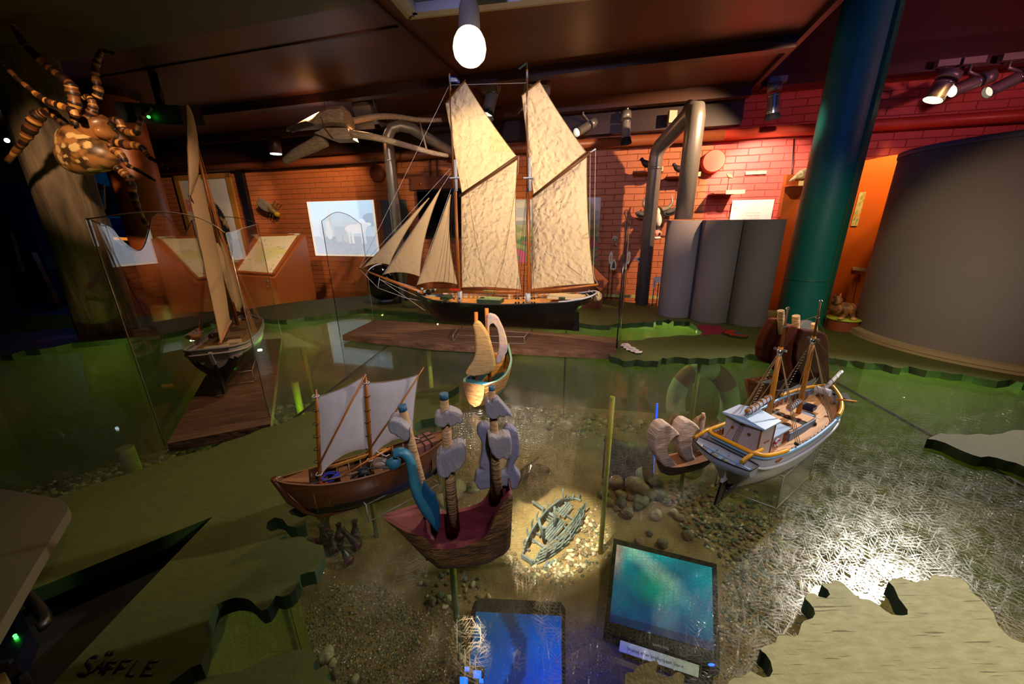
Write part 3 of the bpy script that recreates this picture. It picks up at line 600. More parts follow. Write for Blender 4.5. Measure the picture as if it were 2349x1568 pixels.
b = MB(); b.ball(cw(.002, .088, .0), (.027, .062, .05), 1, .05, M=Matrix.Rotation(R(35), 3, 'X')); b.ball(cw(0, .04, .05), (.022, .03, .035)); b.build('blaze', M_cw, t)
b = MB(); b.ball(cw(.006, .16, -.085), (.032, .022, .026)); b.build('nose', M_pk, t)
b = MB(); b.ball(cw(.006, .155, -.115), (.03, .022, .012)); b.build('chin', M_cw, t)
b = MB(); b.ball(cw(-.012, .18, -.09), (.010, .006, .009)); b.ball(cw(.022, .18, -.088), (.007, .006, .008)); b.ball(cw(-.045, .07, .02), .009); b.ball(cw(.045, .07, .02), .009); b.build('eyes_and_nostrils', M_blk, t)
for s in (-1, 1):
    b = MB(); b.ball(cw(.095*s, .0, .045+.008*s), (.052, .012, .026), 1, .1, M=Matrix.Rotation(-s*R(14), 3, 'Y')); e = b.build('ear', mat('ear grey', '#4a4348', .6), t)
    b = MB(); b.ball(cw(.095*s, .012, .045+.008*s), (.036, .006, .015), 1, .1, M=Matrix.Rotation(-s*R(14), 3, 'Y')); b.build('inner_ear', M_cb, e)
    b = MB(); b.tube(crpts([cw(.035*s, .01, .07), cw(.075*s, .02, .085), cw(.095*s, .02, .12), cw(.085*s, .02, .165)], 10), [.016, .0155, .015, .014, .013, .011, .010, .008, .006, .004, .001], 10); b.build('horn', M_horn, t)
# bird shelves
M_sh = mat('shelf red brown', '#9c4a20', .5); M_lab = mat('cream label', '#d9c98e', .5); M_bird = mat('dark bird', '#241812', .6); M_birdb = mat('speckled bird', '#7a6a48', .6, col2='#c9b98a', nscale=60)
def shelf(px, py, yr, w, label, lab=None, d=.1):
    p = RY(px, py, yr); t = thing('bird_shelf', label, 'shelf', p); b = MB(); b.box(p+EY*(YW-yr)/2, (w, YW-yr-.004, .008), Matrix.Rotation(-YAW, 3, 'Z')); b.build('board', M_sh, t)
    if lab: b = MB(); b.box(RY(lab[0], lab[1], yr-.002), (lab[2], .003, lab[3]), Matrix.Rotation(-YAW, 3, 'Z')); b.build('label', M_lab, t)
    return p
def bird(p, s, label, m, face=-1, rod=0, tail=1, m2=None):
    t = thing('bird_figure', label, 'bird', p); b = MB(); Mr = Matrix.Rotation(-YAW, 3, 'Z')
    def q(x, y, z): return p+Mr @ V((x*face*s, y*s, z*s+rod))
    b.tube(crpts([q(-.9, 0, .25), q(-.45, 0, .5), q(0, 0, .75), q(.35, 0, 1.05), q(.5, 0, 1.25)], 12), [s*k for k in (.05, .1, .17, .26, .34, .37, .38, .36, .3, .24, .21, .18, .1)], 12)
    b.ball(q(.5, 0, 1.25), s*.22); b.build('body', m, t)
    b = MB(); b.tube([q(.66, 0, 1.25), q(.95, 0, 1.15)], [.07*s, .01*s], 6); b.build('beak', M_horn, t)
    b = MB(); 
    if rod: b.tube([q(.05, 0, .5), p], .0022, 5); b.build('wire', M_rod, t)
    else:
        for k in (-1, 1): b = MB(); b.tube([q(.05, .12*k, .5), q(.05, .12*k, .02)], .03*s, 5); b.build('leg', M_rod, t)
    for k in (-1, 1):
        b = MB(); b.ball(q(-.2, .3*k, .7), (.48*s, .08*s, .22*s), 2, .1, M=Mr @ Matrix.Rotation(-face*R(35), 3, 'Y')); b.build('wing', m2 or m, t)
p = shelf(1487, 392, 2.93, .20, 'brown wall shelf with a long-beaked dark bird, left of the steel pipe', (1515, 387, .035, .03)); bird(p+EZ*.005-EX*.02, .055, 'dark bird standing on the shelf left of the steel pipe', M_bird, face=-1)
p = shelf(1560, 402, 2.93, .16, 'brown wall shelf behind the thick steel pipe', (1600, 399, .04, .028)); bird(p+EZ*.005-EX*.02, .05, 'dark bird figure on the shelf behind the thick steel pipe', M_bird, face=-1)
p = shelf(1667, 442, 2.9, .15, 'wall shelf with a cream label on the red brick wall', (1687, 440, .11, .024)); bird(p+EZ*.004, .028, 'tiny songbird on a thin wire above the red wall shelf', M_birdb, face=-1, rod=.075)
b = MB(); p = RY(1734, 396, 3.09); b.box(p, (.125, .006, .02), Matrix.Rotation(-YAW, 3, 'Z')); b.build('label_plate', M_lab, label='long cream label strip alone on the red brick wall', cat='label')
wallpic('text_panel', 'white text sheet with faint lines on the red brick wall', 'sign', (1671, 457, 1777, 520), lambda u, v: (.80, .78, .74) if not (.28 < u < .72 and v < .55 and int(v*30) % 3 == 0 and fnoise((u*40, v*3, 0), 1) > -.2) else (.62, .6, .57), (50, 40), off=.02)
p = DY(1848, 422, 2.38); t = thing('bird_shelf', 'orange shelf with cream label carrying a small owl, beside the teal column', 'shelf', p); b = MB(); b.box(p+V((-.0, .03, -.006)), (.17, .09, .01)); b.build('board', M_orb, t); b = MB(); b.box(p+V((.0, -.018, .003)), (.11, .004, .026)); b.build('label', M_lab, t)
bird(p+V((-.01, .02, .0)), .075, 'pale speckled owl on the shelf beside the teal column', M_birdb, face=1)
b = MB(); b.tube([RY(1822, 318, 3.08), RY(1812, 470, 3.08)], .004, 6); b.build('cable', M_blk, label='thin black cable hanging down the red wall near the column', cat='cable')
# black globe on low foot
p = Z(876, 697, ZP); r = .142; t = thing('glass_globe', 'shiny black glass globe behind the bowsprit of the big schooner', 'globe', p+V((0, r, 0)))
gc = p+V((0, r*.75, r+.006)); b = MB(); b.ball(gc, r, n=24); b.build('sphere', mat('black mirror glass', '#04060a', .03, spec=.8, coat=1), t); b = MB(); b.lathe([(.05, .002), (.055, .012), (.04, .02)], (gc.x, gc.y, ZP), 24); b.build('foot', mat('white foot', '#a9a9b2', .4), t)
# brown pedestal with tilted board
p = Z(1375, 708, ZP); t = thing('pedestal', 'dark red brown pedestal box with a tilted top board behind the stern', 'pedestal', (p.x-.06, p.y+.1, ZP))
b = MB(); b.box((p.x-.10, p.y+.12, ZP+.095), (.28, .2, .188), Matrix.Rotation(-.2, 3, 'Z')); b.build('box', mat('red brown box', '#5a2418', .6), t)
b = MB(); A_, B_, C_, D_ = DY(1350, 600, p.y+.18), DY(1396, 645, p.y+.05), DY(1378, 668, p.y-.03), DY(1330, 625, p.y+.1); b.prism([A_, B_, C_, D_], (0, .02, -.012)); b.build('top_board', mat('brown board', '#7a3f24', .6), t)
# low green drum
p = Z(937, 706, ZP); b = MB(); b.lathe([(.055, .001), (.055, .035), (0, .035)], (p.x, p.y+.05, ZP), 28); b.build('green_drum', mat('landmass green', '#545c20', .6), label='low green round block beside the black globe', cat='block')
# hanging pale skull sculpture
M_bone = mat('pale driftwood', '#a08670', .7, col2='#c9b29a', nscale=30, stretch=(1, 6, 6), bump=.3)
yk = 2.72
def K(x, y, d=0): return DY(x, y, yk+d)
t = thing('hanging_skull', 'large pale wooden skull-like sculpture with long curved jaws hanging under the ceiling', 'sculpture', K(760, 300))
b = MB()
snout = [K(657, 300), K(700, 285), K(745, 270), K(785, 256)]
def ring(c, ry, rz): return c, ry, rz
P = []
for (x, y), h, w in (((658, 300), .008, .01), ((690, 293), .03, .04), ((730, 284), .055, .07), ((765, 277), .075, .09), ((795, 278), .085, .10), ((802, 282), .07, .09)):
    c = K(x, y); P.append([c+V((0, w*math.cos(a), h*math.sin(a)*(1 if math.sin(a) > 0 else .5))) for a in [2*math.pi*i/10 for i in range(10)]])
b.grid(P, sm=False, cv=True); b.add(P[-1], [list(range(10))]); b.build('upper_snout', M_bone, t)
b = MB(); b.prism([K(745, 293, -.06), K(797, 293, -.06), K(806, 318, -.06), K(760, 319, -.06), K(720, 305, -.06)], (0, .12, 0)); b.build('cheek_block', M_bone, t)
b = MB(); b.prism([K(655, 292, -.07), K(702, 277, -.07), K(720, 285, -.07), K(668, 303, -.07)], (0, .02, 0)); b.build('snout_tip', mat('dark bone', '#3c2a20', .7), t)
b = MB(); b.tube(crpts([K(745, 318, .0), K(715, 335, 0), K(680, 352, 0), K(650, 372, 0)], 12), [.03, .03, .028, .027, .026, .025, .024, .023, .022, .02, .018, .016, .012], 8, sq=1.6); b.build('lower_jaw', M_bone, t)
b = MB(); b.tube(crpts([K(800, 306, -.03), K(860, 315, -.03), K(930, 333, 0), K(990, 350, .05), K(1028, 357, .1)], 14), [.024-.0008*i for i in range(15)], 10); b.build('front_jawbone', M_bone, t)
b = MB(); b.tube(crpts([K(798, 280, .1), K(860, 268, .1), K(910, 268, .14), K(960, 275, .18), K(1013, 275, .22)], 14), [.022-.0006*i for i in range(15)], 10); b.build('rear_jawbone', M_bone, t)
b = MB(); b.tube([K(963, 278, .18), K(979, 345, .05)], .006, 6); b.build('strut', M_bone, t)
b = MB(); b.tube([K(744, 288, -.07), K(744, 240), V((K(744, 240).x, K(744, 240).y, ZC))], .003, 5); b.tube([K(736, 268, -.08), K(745, 293, -.08), K(765, 319, -.08)], .003, 5); b.build('hanging_wire', mat('orange wire', '#8a4a22', .5), t)
# ---------- left side: blue display area
M_db = mat('deep blue panel', '#0a2f66', .5); M_cy = mat('cyan blue panel', '#0d5f8c', .5); M_gp = mat('grey blue panel', '#566478', .6)
b = MB(); xr0 = DY(322, 500, 3.3).x; b.prism([V((-4.4, 3.3, 0)), V((xr0, 3.3, 0)), V((xr0, 3.3, 1.9)), V((-4.4, 3.3, 1.9))], (0, .04, 0)); t = b.build('display_wall', M_db, label='dark blue display wall behind the tree trunk', cat='display wall')
b = MB(); b.prism([DY(208, 385, 3.28), DY(292, 382, 3.28), DY(300, 500, 3.28), DY(236, 500, 3.28)], (0, .01, 0)); b.build('lit_panel', mat('lit blue', '#0d5f8c', .5, emit=.06), t)
b = MB(); b.prism([DY(238, 428, 3.27), DY(272, 426, 3.27), DY(280, 495, 3.27), DY(236, 498, 3.27)], (0, .008, 0)); b.build('dark_panel', M_blkm, t)
a = thing('crossed_stick_canvas', 'square beige canvas with crossed brown sticks beside the trunk', 'artwork', DY(204, 445, 2.9)); b = MB(); b.prism([DY(169, 404, 2.9), DY(238, 424, 2.9), DY(240, 480, 2.9), DY(190, 470, 2.9)], (0, .01, 0)); b.build('canvas', mat('beige canvas', '#9a8258', .7), a)
b = MB(); b.tube([DY(175, 434, 2.89), DY(238, 426, 2.89)], .006, 6); b.tube([DY(200, 404, 2.89), DY(222, 440, 2.89), DY(232, 495, 2.89)], .006, 6); b.tube([DY(188, 404, 2.89), DY(238, 445, 2.89)], .004, 6); b.build('sticks', mat('stick brown', '#5a3a20', .7), a)
b = MB(); b.prism([DY(168, 500, 2.6), DY(240, 500, 2.6), DY(255, 546, 2.6), DY(300, 546, 2.6), DY(300, 545, 2.6), DY(314, 620, 2.6), DY(330, 680, 2.6), DY(190, 680, 2.6)], (0, .03, 0)); t = b.build('blue_display_case', mat('dark blue case', '#06204a', .4), label='dark blue display case left of the small schooner', cat='display case')
b = MB(); b.bar(DY(248, 546, 2.58), DY(316, 549, 2.58), .01, .018); b.build('orange_edge', mat('orange light edge', '#e88428', .4, emit=1.0), t)
b = MB(); b.prism([DY(318, 570, 2.585), DY(255, 553, 2.585), DY(255, 570, 2.585), DY(310, 590, 2.585)], (0, .006, 0)); b.build('lit_screen', mat('lit screen', '#4a6a86', .4, emit=.12), t)
b = MB(); b.prism([DY(54, 464, 3.27), DY(86, 464, 3.27), DY(124, 576, 3.27), DY(92, 576, 3.27)], (0, .02, 0)); t = b.build('grey_banner', M_gp, label='narrow grey banner left of the trunk, upper half', cat='banner', group='grey banners left of the trunk')
b = MB(); b.prism([DY(98, 588, 3.27), DY(126, 588, 3.27), DY(160, 686, 3.27), DY(134, 690, 3.27)], (0, .02, 0)); b.build('grey_banner', M_gp, label='narrow grey banner left of the trunk, lower half', cat='banner', group='grey banners left of the trunk')
b = MB(); b.bar(DY(70, 580, 2.6), DY(140, 724, 2.6), .03, .05); b.build('wooden_post', mat('post brown', '#3a2417', .7), label='dark slanting wooden post at the far left', cat='post')
t = thing('lit_aquarium', 'dim green lit aquarium window at the far left edge', 'aquarium', DY(0, 570, 2.9)); b = MB(); b.prism([DY(-60, 520, 2.9), DY(22, 530, 2.9), DY(50, 625, 2.9), DY(-60, 630, 2.9)], (0, .02, 0)); b.build('window', mat('green water', '#122018', .3, col2='#3c5a2c', nscale=8, stretch=(1, 1, 4), emit=.0), t)
b = MB(); q0, q1 = DY(-140, 705, 2.4), DY(165, 722, 2.4); b.prism([V((q0.x, 2.4, 0)), V((q1.x, 2.4, 0)), V((q1.x, 2.4, q1.z)), V((q0.x, 2.4, q1.z))], (0, .3, 0)); b.build('dark_bench', mat('dark bench', '#16130f', .7), label='dark low bench at the far left behind the green board', cat='bench')
# small lamps far left
for x, y, lb in ((2, 223, 'tiny bright spotlight at the left edge above'), (16, 322, 'pair of small white lamps behind the trunk at the left edge')):
    t = thing('small_spotlight', lb, 'spotlight', DY(x, y, 3.2)); b = MB(); b.tube([DY(x, y, 3.22)+V((0, .02, 0)), DY(x, y-25, 3.3)], .03, 10); b.build('housing', M_blk, t); b = MB(); b.ball(DY(x, y, 3.18), (.02, .01, .016)); b.build('bulb', mat('cool bulb', '#d8f0ff', .3, emit=6), t)
# tree trunk
tc = DY(140, 420, 2.12); tx = V((tc.x, 2.12, 0))
b = MB(); P = []
random.seed(4)
for i in range(34):
    z = ZP+.002+i*(ZC-ZP-.004)/33; row = []
    for j in range(26):
        a = 2*math.pi*j/26; rr = .125*(1+.10*noise.noise(V((math.cos(a)*1.6, math.sin(a)*1.6, z*.8)))+.05*noise.noise(V((math.cos(a)*6, math.sin(a)*6, z*2)))); row.append(tx+V((rr*math.cos(a)-.02*math.sin(z*2), rr*math.sin(a), z)))
    P.append(row)
M_trunk = mat('weathered trunk', '#463a2e', .85, col2='#7c6a54', nscale=6, stretch=(2.5, 2.5, .6), bump=1.0, bscale=12, bstretch=(3, 3, .5))
t = thing('tree_trunk', 'thick weathered bare tree trunk carrying the giant spider', 'tree trunk', (tx.x, tx.y, 0)); b.grid(P, cv=True); b.build('trunk', M_trunk, t)
b = MB(); p = DY(227, 676, 1.93); b.prism([DY(198, 674, 1.985), DY(253, 666, 1.985), DY(256, 673, 1.985), DY(201, 682, 1.985)], (0, .012, 0)); b.build('name_plate', mat('aged plate', '#7a6a48', .6), label='small slanted beige name plate at the foot of the tree trunk', cat='label')
# ---------- giant spider
M_lg0 = mat('leg dark band', '#24130a', .45); M_lg1 = mat('leg brown band', '#7a4c22', .45, col2='#5a3418', nscale=25); M_lg2 = mat('leg gold band', '#c08a42', .45, col2='#9a6a30', nscale=25)
M_abd = mat('spider abdomen', '#3a2010', .4, col2='#a86a30', nscale=9, lo=.42, hi=.62, detail=3)
ys = 1.88
def S(x, y, d=0): return DY(x, y, ys+d)
t = thing('giant_spider', 'giant brown spider sculpture with banded legs clinging to the tree trunk', 'spider', S(200, 330))
ca, cb_ = S(197, 349), None
px = (S(197, 350)-S(198, 350)).length
def E(cx, cy, rx, ry, rd, rot, name, m, seed=0, amp=.06, par=None, d=0):
    b = MB(); b.ball(S(cx, cy, d), (rx*px, rd, ry*px), seed, amp, 16, M=Matrix.Rotation(-R(rot), 3, 'Y')); return b.build(name, m, par or t)
b = MB(); Mx = Matrix.Rotation(R(20), 3, 'Y'); P = []
cA = S(197, 348)
SPOTS = [(212, 345, 11, 8), (206, 320, 8, 6), (236, 338, 6, 8), (190, 342, 4.5, 4.5), (186, 362, 5.5, 3.5), (205, 372, 4.5, 3.5), (224, 366, 4.5, 3.5), (176, 376, 4.5, 3), (224, 322, 12, 4.5), (168, 312, 5, 12), (171, 330, 6, 8), (172, 348, 7, 9), (167, 368, 6, 10), (158, 386, 7, 6), (222, 388, 18, 2.5)]
def abcol(x, y):
    n = fnoise((x*.05, y*.05, 1), 1)+.5*fnoise((x*.12, y*.12, 2), 1); w = 3*fnoise((x*.08, y*.08, 5), 1)
    for cx_, cy_, rx, ry in SPOTS:
        if ((x+w-cx_)/rx)**2+((y-w-cy_)/ry)**2 < 1: return (.62, .42, .17, 1)
    k = max(0, min(1, .5+1.6*n)); return (lerp(.06, .34, k), lerp(.03, .15, k), lerp(.012, .045, k), 1)
b.c = []
for i in range(61):
    ph = math.pi*i/60; row = []
    for j in range(120):
        a = 2*math.pi*j/120; d = V((math.sin(ph)*math.cos(a), math.cos(ph), math.sin(ph)*math.sin(a)))
        ang = math.atan2(d.z, d.x); k = 1+.10*math.cos(3*ang+.9)
        row.append(cA+V((d.x*65*px*k, d.y*.075, d.z*51*px*k))); b.c.append(abcol(197+d.x*65*k, 348-d.z*51*k))
    P.append(row)
b.grid(P, cv=True); ab = b.build('abdomen', colmat('patterned spider abdomen', .4), t)
E(221, 294, 38, 25, .055, 28, 'head_body', mat('spider head', '#4a2c18', .35, col2='#a8703c', nscale=12), 3, .08)
E(243, 305, 16, 14, .05, 28, 'head_front', mat('spider head', '#7a4e28', .35), 4, .08)
legs = [
 ([(205, 275), (212, 255), (213, 238), (203, 222), (190, 226)], [11, 10, 8, 6, 4], -.03, 'pedipalp'),
 ([(222, 225), (226, 205), (220, 180), (219, 155), (226, 130), (236, 118), (265, 124)], [8, 9, 7, 7, 6, 5, 3], .02, 'leg'),
 ([(175, 290), (172, 262), (172, 235), (165, 205), (158, 190), (125, 165), (95, 140), (70, 115), (45, 85), (22, 45)], [8, 10, 11, 12, 10, 8, 8, 7, 6, 4], -.05, 'leg'),
 ([(172, 268), (168, 255), (130, 240), (100, 228), (70, 205), (42, 182), (22, 162), (4, 145)], [7, 8, 7, 7, 5, 5, 5, 4], -.12, 'leg'),
 ([(165, 300), (140, 275), (118, 258), (102, 262)], [9, 9, 10, 7], .0, 'leg'),
 ([(102, 258), (88, 265), (76, 285), (64, 305), (55, 325), (38, 345), (15, 372)], [8, 12, 12, 11, 7, 7, 5], -.08, 'leg'),
 ([(255, 290), (262, 278), (275, 280), (285, 300), (312, 304), (320, 282), (330, 262), (347, 246)], [7, 9, 9, 8, 8, 5, 5, 4], -.02, 'leg'),
 ([(262, 326), (290, 332), (320, 336), (335, 350), (345, 362), (362, 372), (385, 387)], [9, 10, 8, 6, 5, 4, 3], -.04, 'leg'),
 ([(250, 330), (262, 345), (280, 358), (292, 378), (315, 390), (356, 414)], [6, 8, 8, 5, 4, 3], -.06, 'leg'),
 ([(268, 385), (285, 398), (298, 412), (305, 440), (312, 465), (322, 490), (338, 518)], [9, 9, 9, 8, 7, 6, 5], -.05, 'leg')]
for pts, rs, d, nm in legs:
    n = len(pts)*4; P = crpts([S(x, y, d) for x, y in pts], n); k = len(rs)-1
    b = MB(); b.tube(P, [cr([(i/k, r_*.95) for i, r_ in enumerate(rs)], i/n)*px*(1+.12*math.sin(i*1.7)) for i in range(n+1)], 10); 
    bands = [0 if fnoise((i*.9, legs.index((pts, rs, d, nm))*3.1, 0), 1) < -.05 else (1 if fnoise((i*.9, 7, legs.index((pts, rs, d, nm))), 1) < .1 else 2) for i in range(n)]
    for i in range(n):
        for j in range(10): b.m[i*10+j] = bands[i]
    b.build(nm, [M_lg0, M_lg1, M_lg2], t)
# ================= the hollow sea table: sand, green walls, glass, land boards
M_gw = mat('green basin wall', '#5f6412', .55, col2='#545a14', nscale=2, bump=.1, bscale=20)
M_gpole = mat('yellow green pole', '#8f9a22', .5)
M_sand = mat('sand', '#6e5434', .9, col2='#937a52', nscale=5, bump=.6, bscale=160, detail=8)
def sandz(x, y): return ZS+.018*fnoise((x, y, 0), 1.6)+.006*fnoise((x, y, 3), 9)
b = MB(); P = []
for i in range(121):
    row = []
    for j in range(121): x = lerp(-3.1, 2.74, i/120); y = lerp(.26, 2.6, j/120); row.append(V((x, y, sandz(x, y))))
    P.append(row)
b.grid(P); b.build('sand_bed', M_sand, label='brown sand bed on the bottom of the basin under the glass', cat='sand', kind='stuff')
def wallrun(name, pts, z0, z1, m, n=1, th=.02):
    for k, (a, c) in enumerate(zip(pts, pts[1:])):
        a = V((*a, 0)); c = V((*c, 0)); d = (c-a).normalized(); s = V((-d.y, d.x, 0))*th
        b = MB(); b.prism([a+EZ*z0, c+EZ*z0, c+EZ*z1, a+EZ*z1], s); b.build(name, m, kind='structure')
outer = [(-3.0, .45), (-3.0, 1.25), (-2.62, 1.72), (-2.2, 2.02), (-1.9, 2.66), (.3, 2.6), (1.25, 2.45), (1.55, 1.95), (1.75, 1.72), (2.75, 1.35), (2.75, .2)]
wallrun('wall_basin_outer', outer, 0, ZG-.012, M_gw)
wallrun('wall_basin_inner', [(-.68, .84), (-.83, .80), (-.97, .82), (-1.05, .56), (-1.5, .5), (-3.0, .45)], 0, ZG-.012, mat('yellow green basin wall', '#8a8a04', .55, bump=.3, bscale=40, bstretch=(1, 1, .3)))
wallrun('wall_basin_near', [(-.68, .84), (-.60, .70), (-.5, .24), (2.75, .2)], 0, ZG-.012, M_gw)
# three glass sheets with dark joints
M_gl = glassmat('scratched table glass', (.93, .96, .90, 1), 1.5, .0, scr=.2, gloss=.45)
s1a, s1b = Z(905, 780, ZG), Z(690, 945, ZG); s2a, s2b = Z(1915, 873, ZG), Z(2349, 1112, ZG)
d1 = (s1b-s1a).normalized(); d2 = (s2b-s2a).normalized()
def at_y(p, d, y): return p+d*((y-p.y)/d.y)
j1a, j1b = at_y(s1a, d1, 2.56), at_y(s1a, d1, .72); j2a, j2b = at_y(s2a, d2, 2.0), at_y(s2a, d2, .24)
def sheet(label, pts):
    b = MB(); b.prism([V((p[0], p[1], ZG-.008)) for p in pts], EZ*.008); return b.build('glass_sheet', M_gl, label=label, cat='glass sheet')
g = .003
sheet('left sheet of the scratched glass sea surface, beside the small schooner', [(-2.96, .56), (-1.0, .62), (-.72, .70), (j1b.x-g, .72), (j1a.x-g, 2.56), (-1.88, 2.6), (-2.2, 2.05), (-2.60, 1.74)])
sheet('middle sheet of the scratched glass sea surface, between both dark joints', [(j1b.x+g, .72), (-.57, .66), (-.48, .24), (j2b.x-g, .24), (j2a.x-g, 2.0), (j2a.x-g, 2.38), (.3, 2.56), (j1a.x+g, 2.56)])
sheet('right sheet of the scratched glass sea surface, below the grey booth', [(j2b.x+g, .24), (2.7, .24), (2.7, 1.30), (1.66, 1.66), (j2a.x+g, 2.2)])
for a, c, lb in ((j1a, j1b, 'left dark joint between two glass sheets'), (j2a, j2b, 'right dark joint between two glass sheets')):
    b = MB(); b.bar(V((a.x, a.y, ZG-.004)), V((c.x, c.y, ZG-.004)), .005, .008); b.build('glass_joint', mat('dark rubber', '#10131a', .5), label=lb, cat='joint')
# ----- land boards
M_edge = mat('dark green edge', '#1d3014', .6, col2='#2b4418', nscale=20)
def board_mat(name, c1, c2, crack=.3):
    m = mat(name, c1, .72, col2=c2, nscale=40, stretch=(1, 3, 1), bump=crack*.4, bscale=200)
    if crack > .4:   # weathered plywood: sparse dark cracks along the grain
        N = m.node_tree.nodes; L = m.node_tree.links; bs = N['Principled BSDF']; src = bs.inputs['Base Color'].links[0].from_socket
        tc = N.new('ShaderNodeTexCoord'); mp = N.new('ShaderNodeMapping'); mp.inputs['Scale'].default_value = (14, 300, 1); mp.inputs['Rotation'].default_value = (0, 0, .03); nz = N.new('ShaderNodeTexNoise'); nz.inputs['Scale'].default_value = 1; nz.inputs['Detail'].default_value = 2
        L.new(tc.outputs['Object'], mp.inputs[0]); L.new(mp.outputs[0], nz.inputs[0]); r = N.new('ShaderNodeMapRange'); r.inputs[1].default_value = .37; r.inputs[2].default_value = .31; L.new(nz.outputs['Fac'], r.inputs[0])
        mx = N.new('ShaderNodeMix'); mx.data_type = 'RGBA'; L.new(r.outputs[0], mx.inputs[0]); L.new(src, mx.inputs[6]); mx.inputs[7].default_value = hx('#57522f'); L.new(mx.outputs[2], bs.inputs['Base Color'])
    return m
M_land = board_mat('olive land paint', '#464d1b', '#3e4518', .2); M_land2 = board_mat('khaki land paint', '#95946c', '#84825a', .42); M_brl = board_mat('dark brown land paint', '#2a2412', '#1c1a0e', .2)
def board(pts, label, m=None, zt=ZP, th=.029, lmat=None, world=None, name='land_board'):
    P = [Z(x, y, zt) if len(p_) == 2 else V(p_) for p_ in pts for x, y in [p_[:2]]]
    b = MB(); b.prism([p-EZ*th for p in P], EZ*th, mi=0, side=1); b.m[0] = 1
    return b.build(name, [m or M_land, M_edge], label=label, cat='board')
def rough(pts, amp=2.2, step=9, seed=1, skip=()):
    """wobble a coast line between listed points"""
    random.seed(seed); o = []
    for i, (p, q) in enumerate(zip(pts, pts[1:])):
        o.append(p); L = math.hypot(q[0]-p[0], q[1]-p[1]); n = int(L/step)
        if i in skip: continue
        for k in range(1, n): t = k/n; o.append((lerp(p[0], q[0], t)+random.uniform(-amp, amp), lerp(p[1], q[1], t)+random.uniform(-amp, amp)*.7))
    o.append(pts[-1]); return o
coastA1 = [(-60, 1178), (60, 1150), (130, 1140), (200, 1115), (270, 1095), (340, 1070), (400, 1048), (480, 1030), (520, 1012), (560, 1000), (600, 983), (640, 973), (677, 957), (703, 946), (760, 925), (850, 915), (948, 903), (975, 893), (1015, 884), (1040, 880), (1052, 884), (1040, 893), (1029, 898), (1028, 915), (1035, 925), (1030, 938), (1000, 957), (965, 963), (952, 972), (950, 985), (960, 992), (953, 1000), (900, 1040), (800, 1110), (720, 1150), (672, 1166), (662, 1172), (668, 1180), (690, 1186), (700, 1192), (700, 1202), (680, 1210), (660, 1205), (648, 1190), (630, 1186), (614, 1196), (610, 1210), (620, 1218), (645, 1214), (656, 1220), (655, 1228), (640, 1236), (660, 1234), (680, 1230), (697, 1230), (706, 1240), (725, 1247), (741, 1250), (743, 1263), (738, 1280), (733, 1293), (722, 1310), (705, 1312), (688, 1318), (684, 1335), (676, 1350), (664, 1362), (648, 1368), (632, 1365), (625, 1380), (614, 1395), (600, 1400), (588, 1390), (579, 1380), (570, 1374), (557, 1371), (540, 1370), (524, 1374), (508, 1380), (497, 1386), (486, 1402), (470, 1435), (475, 1465), (470, 1495), (461, 1522), (437, 1530), (390, 1566), (340, 1640)]
wedge = [(60, 1700), (120, 1568), (300, 1378), (488, 1184), (250, 1281), (60, 1358), (-60, 1407)]
A = coastA1[:35] + coastA1[35:] + wedge
tA = board(A, 'large olive land board in the left foreground with painted lettering and a dark wedge gap')
# lettering on the board
lx = (Z(365, 1548, ZP)-Z(182, 1548, ZP)); sz = lx.length; ux = lx.normalized(); uy = (Z(225, 1500, ZP)-Z(225, 1548, ZP)); uy = (uy-ux*uy.dot(ux)).normalized()
def stroke(pts, w=3.2):
    P = [Z(x, y, ZP+.0006) for x, y in pts]; return P
b = MB()
for st in ([(225, 1505), (212, 1506), (200, 1518), (206, 1528), (208, 1536), (196, 1547), (180, 1543)], [(212, 1541), (240, 1514), (231, 1541)], [(222, 1529), (236, 1528)], [(249, 1493), (245, 1502)], [(259, 1492), (254, 1502)],
           [(268, 1516), (248, 1518), (237, 1546)], [(262, 1529), (244, 1531)], [(302, 1512), (280, 1515), (262, 1543)], [(290, 1528), (271, 1531)], [(316, 1514), (292, 1547), (307, 1547)], [(364, 1514), (342, 1517), (326, 1546), (350, 1545)], [(350, 1529), (334, 1532)]):
    P = [Z(x, y, ZP+.001) for x, y in st]; P = crpts(P, len(P)*3) if len(P) > 4 else P
    b.tube(P, .0022, 6, sq=.35)
b.build('painted_lettering', mat('black paint', '#050505', .5), tA)
